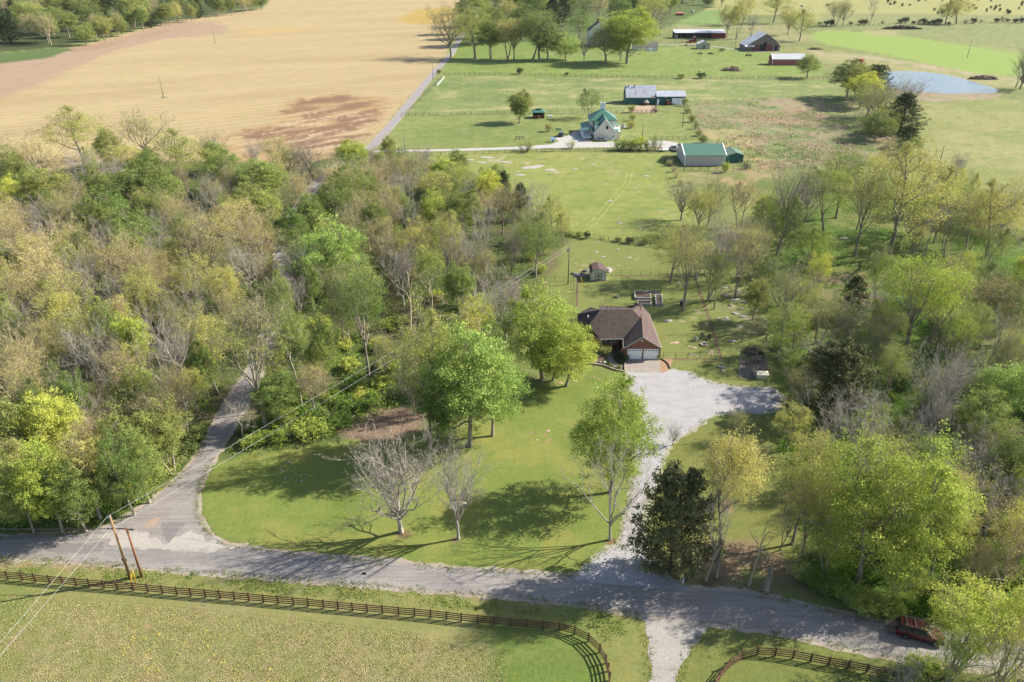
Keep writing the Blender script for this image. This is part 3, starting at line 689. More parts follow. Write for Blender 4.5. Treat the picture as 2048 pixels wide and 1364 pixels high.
def lobes(rs, Ht, Rad, lo, nl, per, nleaf, size, lobe_r=.34, prad=.5, inner=.25, flat_=.8):
    """foliage masses: rounded clumps of leaf puffs over the crown, gaps between them"""
    zc = Ht*(lo+1)/2; rz = Ht*(1-lo)/2; L_ = []
    for i in range(nl):
        z = 1-2*(i+.5)/nl; z = z*.9+rs.normal()*.06; az = i*2.39996+rs.normal()*.25; q = math.sqrt(max(0, 1-z*z)); f = rs.uniform(.55, .86)
        if z < -.45 and rs.uniform() < .4: continue
        L_.append((np.array([math.cos(az)*q*Rad*f, math.sin(az)*q*Rad*f, zc+z*rz*f]), Rad*lobe_r*rs.uniform(.7, 1.25), rs.uniform()))
    for i in range(int(nl*inner)):
        L_.append((np.array([rs.normal()*Rad*.25, rs.normal()*Rad*.25, zc+rs.uniform(-.3, .6)*rz]), Rad*lobe_r*.9, rs.uniform()))
    cs = []; out = []; cl = []
    for c, r, v in L_:
        d = rs.normal(size=(per, 3)); d[:, 2] = d[:, 2]*.8+.35; d /= np.linalg.norm(d, axis=1)[:, None]
        pc = c+d*r*rs.uniform(.55, 1.05, (per, 1))*np.array([1, 1, flat_])
        dd = rs.normal(size=(per, nleaf, 3)); dd /= np.linalg.norm(dd, axis=2)[:, :, None]
        q = pc[:, None]+dd*prad*rs.uniform(.3, 1.1, (per, nleaf, 1))*np.array([1, 1, .7])
        cs.append(q.reshape(-1, 3)); out.append((dd*.6+d[:, None]*.7).reshape(-1, 3)); cl.append(np.repeat(np.clip(v*.6+rs.uniform(0, .4, per), 0, 1), nleaf))
    return leaves(np.concatenate(cs), size, rs, .25, np.concatenate(cl), outward=np.concatenate(out))
def both(a, b):
    n = len(a[0]); return np.concatenate([a[0], b[0]]), np.concatenate([a[1], b[1]+n]), np.concatenate([a[2], b[2]])
def twigs(tips, rs, n=3, L0=.7, r=.013, lev=3, up=.3):
    out = []
    for p, d, l in tips:
        if l < lev: continue
        for _ in range(n):
            v = d+rs.normal(size=3)*.6+np.array([0, 0, up]); v = v/np.linalg.norm(v)*L0*rs.uniform(.5, 1.2)
            out.append((p, p+v, r, r*.5, 3))
    return out
# leafy: dense fresh foliage in puffs
for k, (sd_, kw) in enumerate([(11, dict(Rad=5.2, fork=.2, crown_lo=.14, nl=10)), (12, dict(Rad=4.8, fork=.22, crown_lo=.2, vase=.35, nl=11)), (13, dict(Rad=5.6, fork=.18, crown_lo=.08, vase=.3, nl=11, Ht=15)), (14, dict(Rad=4.6, fork=.26, crown_lo=.24, multi=2, nl=10))]):
    segs, tw, tips, rs = branchy(sd_, kids=(5, 5, 4), **kw)
    tw = [t for i, t in enumerate(tw) if i % 2 == 0]
    add_proto('leafy%d' % k, segs, tw, both(puff_leaves(tips, rs, 6, .55, .26, 3), lobes(rs, kw.get('Ht', 16.), kw['Rad'], kw['crown_lo'], 56, 18, 26, .19, lobe_r=.27, prad=.62)))
# budding: see-through crowns of small young leaves
for k, (sd_, kw) in enumerate([(21, dict(Rad=5.2, fork=.24, crown_lo=.18, vase=.55, nl=10)), (22, dict(Rad=4.8, fork=.26, crown_lo=.24, vase=.75, nl=10)), (23, dict(Rad=4.6, fork=.3, crown_lo=.28, multi=2, nl=10)), (24, dict(Rad=5.6, fork=.2, crown_lo=.14, vase=.4, nl=11, wig=.3)), (25, dict(Rad=4.2, fork=.5, crown_lo=.52, vase=.7, nl=9, wig=.26)), (26, dict(Rad=5.0, fork=.38, crown_lo=.4, vase=.8, nl=8, wig=.26))]):
    segs, tw, tips, rs = branchy(sd_, kids=(6, 5, 5), **kw)
    add_proto('bud%d' % k, segs, tw+twigs(tips, rs, 1), both(puff_leaves(tips, rs, 5, .5, .18, 3), lobes(rs, 16., kw['Rad'], kw['crown_lo'], 46, 15, 14, .18, lobe_r=.26, prad=.6)))
# haze of buds on fine upright twigs
for k, (sd_, kw) in enumerate([(31, dict(Rad=5.0, fork=.24, crown_lo=.2, vase=.8, nl=11, up=.3)), (32, dict(Rad=4.6, fork=.26, crown_lo=.24, vase=.65, nl=11, multi=2)), (33, dict(Rad=5.4, fork=.2, crown_lo=.16, vase=.6, nl=11, wig=.24)), (34, dict(Rad=5.4, fork=.36, crown_lo=.42, vase=.85, nl=9, wig=.22, trunk_r=.3))]):
    segs, tw, tips, rs = branchy(sd_, kids=(7, 6, 5), **kw)
    tw = [(a, b, max(r0, .012), max(r1, .008), s) for a, b, r0, r1, s in tw]
    add_proto('fine%d' % k, segs, tw+twigs(tips, rs, 3, .7, .016), both(puff_leaves(tips, rs, 4, .45, .14, 3), lobes(rs, 16., kw['Rad'], kw['crown_lo'], 44, 12, 10, .14, lobe_r=.26, prad=.7)))
# bare
for k, (sd_, kw) in enumerate([(41, dict(Rad=5.4, fork=.2, crown_lo=.14, vase=.72, nl=15, trunk_r=.27, up=.3)), (42, dict(Rad=4.2, fork=.22, crown_lo=.16, vase=.75, nl=13, trunk_r=.25, up=.3)), (43, dict(Rad=5.6, fork=.2, crown_lo=.25, vase=.9, nl=7, trunk_r=.26, wig=.28)), (44, dict(Rad=4.6, fork=.35, crown_lo=.4, vase=.75, nl=8, multi=2)), (45, dict(Rad=5., fork=.4, crown_lo=.4, vase=.7, nl=8, wig=.34, trunk_r=.24))]):
    segs, tw, tips, rs = branchy(sd_, kids=(7, 6, 5), **kw)
    tw = [(a, b, max(r0, .014), max(r1, .009), s) for a, b, r0, r1, s in tw]
    ex = puff_leaves(tips, rs, 1, .3, .10, 3)
    add_proto('bare%d' % k, segs, tw+twigs(tips, rs, 3, .8, .012), ex)
# dead snag: few crooked limbs
for k, sd_ in enumerate((51, 52)):
    segs, tw, tips, rs = branchy(sd_, kids=(4, 3), Rad=4., fork=.5, crown_lo=.5, vase=.6, nl=5, wig=.42, trunk_r=.3, top=.85)
    v, f = build_tubes(segs[len(segs)//2:]); tm = segs
    add_proto('snag%d' % k, segs, [s[:2]+(max(s[2], .02), .015, 3) for s in segs[-20:]], None)
# cedar: dark cone of ragged sprays
def cedar(key, sd_, Ht=9., Rb=2.3, dens=8000, shape=1.0):
    rs = np.random.RandomState(sd_)
    segs = [(np.array([0, 0, -.2]), np.array([.05, 0, Ht*.5]), .2, .12, 8), (np.array([.05, 0, Ht*.5]), np.array([0, .05, Ht*.97]), .12, .03, 6)]
    n = 170; P_ = []; rad = []
    for i in range(n):
        z = Ht*(.06+.92*(i+rs.uniform())/n); f = (z/Ht)
        R_ = Rb*(min(1, f*5+.35)*(1-f**1.6)**shape)*rs.uniform(.65, 1.12)+.12; az = i*2.39996+rs.normal()*.4
        tip = np.array([math.cos(az)*R_, math.sin(az)*R_, z+R_*.25]); b = np.array([0, 0, z-R_*.15])
        segs.append((b, tip, .035, .012, 3))
        for q in (.45, .65, .85, 1.0): P_.append(b+(tip-b)*q+rs.normal(size=3)*.08); rad.append(.32+.12*R_*(1.1-q))
    P_ = np.array(P_); rad = np.array(rad); per = dens//len(P_); d = rs.normal(size=(len(P_), per, 3)); d /= np.linalg.norm(d, axis=2)[:, :, None]
    c = P_[:, None]+d*rad[:, None, None]*rs.uniform(.3, 1.1, (len(P_), per, 1))*np.array([1, 1, .9])
    add_proto(key, segs, [], leaves(c.reshape(-1, 3), .24, rs, .1, np.repeat(rs.uniform(0, 1, len(P_)), per), outward=d.reshape(-1, 3), asp=.5))
cedar('cedar0', 61); cedar('cedar1', 62, Ht=9, Rb=2.9, shape=.7); cedar('cedar2', 63, Ht=9, Rb=3.6, shape=.45, dens=10000); cedar('cedar3', 64, Ht=9, Rb=3.7, shape=.38, dens=20000)
# shrubs: many stems from the ground, nominal 3 m
def shrub(key, sd_, Ht=3., Rb=1.7, n=26, per=90, size=.2, tw_only=False):
    rs = np.random.RandomState(sd_); segs = []; tw = []; pts = []
    for i in range(n):
        az = rs.uniform(0, 6.28); sp = rs.uniform(.1, 1)**.6*Rb; top = np.array([math.cos(az)*sp, math.sin(az)*sp, Ht*rs.uniform(.55, 1)*(1-.25*(sp/Rb)**2)])
        b = np.array([math.cos(az)*sp*.25, math.sin(az)*sp*.25, -.1]); m = (b+top)/2+rs.normal(size=3)*.15
        segs.append((b, m, .035, .022, 3)); segs.append((m, top, .022, .008, 3))
        for q in range(5):
            s0 = m+(top-m)*rs.uniform(0, 1); e = s0+rs.normal(size=3)*.4+np.array([0, 0, .25]); tw.append((s0, e, .012, .006, 3)); pts.append(e)
        pts.append(top)
    pts = np.array(pts); per2 = max(1, per*n//len(pts)); d = rs.normal(size=(len(pts), per2, 3)); d /= np.linalg.norm(d, axis=2)[:, :, None]
    c = pts[:, None]+d*.42*rs.uniform(.2, 1, (len(pts), per2, 1))*np.array([1, 1, .8]); c[:, :, 2] = np.maximum(c[:, :, 2], .05)
    add_proto(key, segs, tw, leaves(c.reshape(-1, 3), size, rs, .3, np.repeat(rs.uniform(0, 1, len(pts)), per2), outward=d.reshape(-1, 3)))
shrub('shrub0', 71); shrub('shrub1', 72, Rb=2.2, n=30); shrub('shrub2', 73, per=26, size=.16, n=34); shrub('shrub3', 74, Ht=3.4, Rb=1.3)
FORMS = {'leafy': ['leafy0', 'leafy1', 'leafy2', 'leafy3'], 'bud': ['bud0', 'bud1', 'bud2', 'bud3', 'bud4', 'bud5'], 'fine': ['fine0', 'fine1', 'fine2', 'fine3'],
         'bare': ['bare0', 'bare1', 'bare2', 'bare3', 'bare4'], 'snag': ['snag0', 'snag1'], 'cedar': ['cedar0', 'cedar1', 'cedar2', 'cedar3'], 'shrub': ['shrub0', 'shrub1', 'shrub2', 'shrub3']}
NOM = {}
for k in PROTO:
    co = np.zeros(len(PROTO[k][1].vertices)*3); PROTO[k][1].vertices.foreach_get('co', co); co = co.reshape(-1, 3)
    z = co[:, 2]; rr_ = np.hypot(co[:, 0]-np.median(co[:, 0]), co[:, 1]-np.median(co[:, 1]))
    NOM[k] = (np.percentile(z, 99.0), np.percentile(rr_, 96 if k[:3] in ('ced', 'shr') else 90), np.median(co[:, 0]), np.median(co[:, 1]))
# letter -> form, leaf colour, bark, words
KIND = {
 'G': ('leafy', 'G', 'grey', 'leafy fresh green'), 'E': ('leafy', 'E', 'grey', 'full bright green'), 'L': ('leafy', 'L', 'grey', 'dense lime green'), 'l': ('bud', 'L', 'grey', 'airy lime green'),
 'Y': ('bud', 'Y', 'grey', 'budding yellow-green'), 'O': ('leafy', 'O', 'grey', 'dull olive green'), 'T': ('fine', 'T', 'tan', 'tan budding'),
 'g': ('bud', 'G', 'grey', 'open-crowned light green'), 'R': ('fine', 'R', 'grey', 'brown budding'), 'y': ('fine', 'Y', 'grey', 'fine-twigged yellow-green'), 'B': ('bare', 'B', 'pale', 'bare pale grey'), 'b': ('bare', 'T', 'grey', 'bare grey-brown'), 'N': ('snag', 'B', 'tan', 'dead broken'),
 'D': ('cedar', 'D', 'dark', 'dark evergreen'), 'H': ('cedar', 'H', 'dark', 'dark leafy')}
NT = [0]; PLACED = []
CATN = {'cedar': 'cedar_tree', 'bare': 'bare_tree', 'snag': 'dead_tree', 'leafy': 'leafy_tree', 'bud': 'budding_tree', 'fine': 'budding_tree', 'shrub': 'shrub'}
def put(kind, x, y, h, r, label, group=None, var=None, z=0.0, rot=None, leanx=0.0, cat=None, col_=None, name=None):
    form, leaf, bk, _ = KIND[kind] if kind in KIND else ('shrub', col_ or 'S', 'grey', '')
    if var is None: var = rng.randrange(min(len(FORMS[form]), {'bud': 4, 'fine': 3, 'cedar': 3}.get(form, 9)))
    key = FORMS[form][var % len(FORMS[form])]; hn, rn, mx_, my_ = NOM[key]
    if cat is None: cat = 'shrub' if form == 'shrub' else ('evergreen tree' if form == 'cedar' else 'tree')
    e = empty(name or CATN[form], (x, y, z), label, cat, group, rot if rot is not None else rng.uniform(0, 6.28))
    sz = h/hn; sx = r/rn; sx = max(min(sx, sz*1.9), sz*.45)
    e.scale = (sx, sx, sz); e.rotation_euler.x = leanx
    tm, cm = PROTO[key]
    t = bpy.data.objects.new('trunk' if form != 'shrub' else 'stems', tm); col.objects.link(t); t.parent = e
    c = bpy.data.objects.new('crown' if form != 'shrub' else 'foliage', cm); col.objects.link(c); c.parent = e
    t.material_slots[0].link = 'OBJECT'; t.material_slots[0].material = BK[bk]
    c.material_slots[0].link = 'OBJECT'; c.material_slots[0].material = LM[leaf]
    c.material_slots[1].link = 'OBJECT'; c.material_slots[1].material = BK[bk]
    PLACED.append((x, y, r)); NT[0] += 1
    return e
def tb(kind, bx, by, ty, r, label, **k):
    """tree from the pixel of its foot, the pixel row of its top and its crown half width in pixels"""
    p = G(bx, by); top = at_Y(1024, ty, p.y); return put(kind, p.x, p.y, max(1.5, top.z), r/scl(by)*.97, label, **k)
def tc(kind, cx, cy, r, h, label, **k):
    """tree from the middle of its crown in the photograph and a height"""
    p = G(cx, cy, h*.68); sc_ = F/(p.y*ct+(H-p.z)*st); return put(kind, p.x, p.y, h, r/sc_, label, **k)
# ---------------------------------------------------------------- the left wood
def zone(x, y):
    px, py_ = P(np.array(x), np.array(y), 0.0); px, py_ = float(px), float(py_)
    return px, py_
WL = """150,253,60,Y,18;72,307,60,T,17;10,325,40,O,16;215,290,26,O,14;280,262,56,y,17;250,318,32,Y,14;358,305,64,Y,18;165,330,36,B,14;222,345,34,B,14;88,380,50,O,15
20,385,24,L,12;190,370,36,O,14;285,372,60,O,16;218,420,46,G,14;445,330,36,G,14;425,285,36,b,14;505,300,24,B,11;553,300,30,T,13;635,305,36,b,13;704,308,40,L,11
520,355,50,G,14;420,390,40,B,16;495,400,36,O,13;580,380,30,T,15;560,415,32,G,13;675,350,45,T,14;670,400,44,O,14;410,445,60,b,17;480,445,50,T,16;20,440,32,T,16
130,420,36,T,15;68,430,36,B,15;615,370,26,B,14;615,425,28,G,13;20,465,40,T,17;82,460,36,B,16;143,478,45,T,16;256,460,50,G,15;85,512,55,T,17;130,530,32,G,13
212,478,32,B,15;240,515,55,T,17;318,492,46,B,16;376,505,22,D,12;417,480,58,T,18;513,478,44,T,17;574,458,26,G,14;655,497,72,E,17;547,580,18,G,13;526,530,50,B,16
598,530,36,B,15;677,587,36,R,16;78,556,50,T,17;45,597,42,R,16;137,590,46,y,16;165,540,36,B,15;212,590,42,B,16;283,590,42,Y,16;386,590,44,B,16;386,553,44,Y,15
126,631,42,Y,16;7,600,26,L,13;10,645,32,G,14;60,650,36,B,15;190,640,32,G,13;308,610,24,D,11;38,713,46,T,16;89,686,28,T,14;263,680,36,L,14;256,740,50,T,15
277,782,32,G,12;455,680,44,Y,16;636,680,36,G,15;41,775,50,T,15;102,847,52,L,14;24,860,48,O,14;308,826,58,R,14;342,862,48,O,12;239,874,46,O,13
20,930,50,Y,13;85,955,50,L,14;164,928,54,Y,14;239,930,44,G,13;308,915,46,G,12;34,980,44,G,11;143,978,44,G,11
765,481,36,R,16;834,478,32,Y,15;892,467,36,Y,16;1022,478,38,b,15;1073,474,42,g,15;800,525,44,B,15;721,577,44,g,16;690,604,32,g,15;919,570,30,G,12
936,662,30,Y,14;1107,690,50,L,11;919,737,26,Y,12;817,325,40,y,13;892,342,32,L,11;748,345,42,T,13;700,372,42,O,14;810,375,34,B,13;772,400,40,T,14
871,370,36,Y,13;919,355,30,Y,12;977,375,28,L,12;1073,395,44,B,14;1005,402,38,R,14;919,420,40,O,14;871,413,28,L,12;970,434,36,B,15;1107,424,28,Y,12
1128,448,18,Y,9;817,427,36,B,15;731,424,40,T,15;560,610,30,g,14;590,590,24,B,14;700,450,38,y,15;750,440,30,O,13;905,500,34,b,15;860,540,28,g,14;965,520,30,y,15
620,560,22,G,12;330,370,32,G,13;350,420,36,T,15;300,420,34,O,14;180,430,34,O,14;30,530,30,O,14;170,500,24,O,13;300,545,34,T,15;350,520,30,O,13;460,520,36,y,15
450,575,36,Y,15;480,620,30,T,14;240,640,30,T,14;100,600,26,O,13;0,560,30,Y,15;150,800,30,G,12;60,810,28,O,12;200,700,22,L,11;400,720,28,G,12;350,780,30,T,12"""
def words_zone(px, py_):
    if py_ < 470 and px < 330: z = 'at the field rim of the left wood'
    elif py_ < 470 and px < 690: z = 'along the back edge of the left wood'
    elif py_ < 470: z = 'in the wood edge beside the lawn paddock'
    elif px < 200 and py_ < 800: z = 'deep in the left wood'
    elif px < 420 and py_ < 800: z = 'in the wood left of the lane'
    elif px < 620 and py_ < 800: z = 'in the wood close to the lane'
    elif px >= 620 and py_ < 800: z = 'in the wood before the brick house'
    elif px < 210: z = 'in the lower left wood'
    else: z = 'in the lower wood beside the lane mouth'
    return z
REL = {}
def rel_label(kd, px, py_):
    """kind words and place; trees that share both carry a group"""
    z = words_zone(px, py_); w_ = KIND[kd][3]
    lab = '%s tree %s' % (w_, z); return lab
lane_c = [G(*p)[:2] for p in [(330, 1050), (400, 940), (460, 840), (512, 740), (548, 640), (562, 560), (566, 490), (590, 430), (622, 380), (672, 335), (745, 292), (830, 192), (903, 108)]]
def seg_d(x, y, pl):
    m = 1e9
    for (x0, y0), (x1, y1) in zip(pl[:-1], pl[1:]):
        ex, ey = x1-x0, y1-y0; t = max(0, min(1, ((x-x0)*ex+(y-y0)*ey)/(ex*ex+ey*ey))); m = min(m, math.hypot(x-x0-t*ex, y-y0-t*ey))
    return m
def off_lane(x, y, d=3.4):
    """push a tree foot off the lane"""
    for _ in range(12):
        if seg_d(x, y, lane_c) > d: return x, y
        bx = min(range(len(lane_c)-1), key=lambda i: seg_d(x, y, lane_c[i:i+2])); a = lane_c[bx]; b = lane_c[bx+1]
        nx, ny = -(b[1]-a[1]), b[0]-a[0]; s = 1 if (x-a[0])*nx+(y-a[1])*ny > 0 else -1; l = math.hypot(nx, ny); x += nx/l*s*.8; y += ny/l*s*.8
    return x, y
seen = {}
def lab_group(lab):
    return lab
wood = []
for line in WL.split('\n'):
    for it in line.split(';'):
        if not it.strip(): continue
        a = it.split(','); cx, cy, r, kd, h = float(a[0]), float(a[1]), float(a[2]), a[3], float(a[4])
        p = G(cx, cy, h*.66); s_ = F/(p.y*ct+(H-p.z)*st); wood.append((p.x, p.y, h, r/s_, kd, cx, cy))
# fill between the ones drawn from the photograph
woodpoly = [tuple(G(*p)[:2]) for p in [(-420, 1060), (0, 1040), (190, 1030), (285, 985), (350, 930), (400, 865), (470, 880), (560, 885), (680, 850), (800, 805), (880, 800), (1000, 720), (1010, 620), (1085, 560), (1120, 500), (1110, 470), (1000, 392), (870, 340), (700, 325), (600, 350), (440, 345), (200, 370), (0, 390), (-420, 440)]]
mixk = ['T', 'B', 'B', 'y', 'b', 'B', 'G', 'G', 'Y', 'Y', 'y', 'g', 'l', 'O', 'g', 'R']
tries = 0
while tries < 5200 and len(wood) < 318:
    tries += 1
    px_, py_ = rng.uniform(-120, 1120), 330+rng.random()**1.0*740
    p = G(px_, py_)
    if not inpoly(np.array(p.x), np.array(p.y), woodpoly): continue
    if seg_d(p.x, p.y, lane_c) < 4.5: continue
    if px_ > 600 and 560 < py_ < 800 and rng.random() < .8: continue
    if py_ > 700 and 400 < px_ < 800 and rng.random() < .9: continue
    rr_ = rng.uniform(2.2, 4.0)
    if any((p.x-q_[0])**2+(p.y-q_[1])**2 < (.62*(rr_+q_[3]))**2 for q_ in wood): continue
    hh = rng.uniform(10, 14) if py_ < 800 else rng.uniform(8, 12)
    if px_ > 620: hh *= .85
    wood.append((p.x, p.y, hh, rr_, rng.choice(mixk), px_, py_-60))
cnt = {}
for x, y, h, r, kd, cx, cy in wood:
    x, y = off_lane(x, y)
    lab = rel_label(kd, cx, cy); cnt[lab] = cnt.get(lab, 0)+1
for x, y, h, r, kd, cx, cy in wood:
    x, y = off_lane(x, y); lab = rel_label(kd, cx, cy)
    put(kd, x, y, h, r, lab, group=lab.replace(' tree ', ' trees ') if cnt[lab] > 1 else None)
# --- named trees of the wood, foot and top read from the photograph
tb('B', 371, 820, 598, 78, 'large white-limbed bare tree standing over the lane in the left wood', var=2)
tb('B', 200, 800, 640, 60, 'broad silvery bare tree left of the large white-limbed tree', var=0)
tb('B', 203, 900, 765, 40, 'smaller silvery bare tree below the broad silvery tree', var=3)
tb('y', 533, 860, 580, 78, 'tall tan-green budding tree with pale forked trunk right of the lane', var=3)
tb('g', 605, 815, 610, 36, 'slim dark-trunked light green tree two places right of the lane mouth', var=4)
tb('g', 738, 752, 530, 46, 'slender pale-trunked light green tree left of the utility wires clearing', var=5)
tb('B', 950, 600, 420, 44, 'tall bare tree with thin pale trunk behind the wires clearing', var=3)
tb('N', 820, 675, 530, 34, 'dead broken tree with crooked pale limbs in the clearing under the wires', var=0)
tb('N', 866, 664, 520, 30, 'dead broken tree with dark snapped trunk in the clearing under the wires', var=1)
tb('B', 1011, 695, 535, 56, 'bare grey tree with wide branches behind the lime tree left of the brick house', var=1)
tb('Y', 861, 890, 600, 56, 'thinly leaved grey tree in front of the bright green tree cluster', var=0)
tb('y', 560, 655, 560, 36, 'thin budding tree hiding the lane where it bends, nearer one', var=0)
tb('R', 522, 700, 600, 38, 'brown-budded tree overhanging the lane from its left side', var=1)
tb('B', 592, 598, 505, 36, 'pale bare tree on the right of the hidden lane bend', var=3)
tb('y', 545, 605, 515, 34, 'thin budding tree hiding the lane where it bends, farther one', var=2)
tb('g', 590, 545, 455, 30, 'light green thin tree above the lane gap in the wood', var=1)
tb('L', 1085, 760, 585, 76, 'big dense lime green tree against the left side of the brick house', var=2)
tb('L', 1132, 772, 672, 54, 'lower lime green tree between the big lime tree and the flower bed', var=0)
tb('E', 940, 892, 660, 80, 'big bright green leafy tree at the upper edge of the front lawn', var=1)
tb('E', 985, 872, 700, 60, 'bright green leafy tree on the right flank of the big green lawn tree', var=2)
tb('G', 895, 895, 740, 44, 'narrow green tree in the group at the top of the front lawn', var=3)
tb('b', 830, 830, 700, 34, 'bare twiggy tree above the brown leaf litter patch', var=0)
tb('O', 884, 900, 790, 22, 'thin small tree on the lawn side of the green tree group', var=3)
tb('B', 489, 888, 795, 32, 'small bare bent tree leaning over the lane mouth', var=4)
tb('L', 1220, 985, 775, 76, 'round lime green tree at the bend of the gravel drive', var=2)
tb('B', 803, 1064, 862, 92, 'broad bare tree, leftmost of three on the front lawn', var=0)
tb('B', 917, 1078, 880, 58, 'slim bare tree, middle one of three on the front lawn', var=1)
tb('B', 1220, 1080, 865, 78, 'forked bare tree beside the gravel drive on the front lawn', var=2)
tb('D', 1007, 425, 345, 22, 'dark spiky cedar, left of two at the corner of the wood by the paddock', var=0)
tb('D', 1040, 440, 368, 24, 'dark rounded cedar, right of two at the corner of the wood by the paddock', var=1)
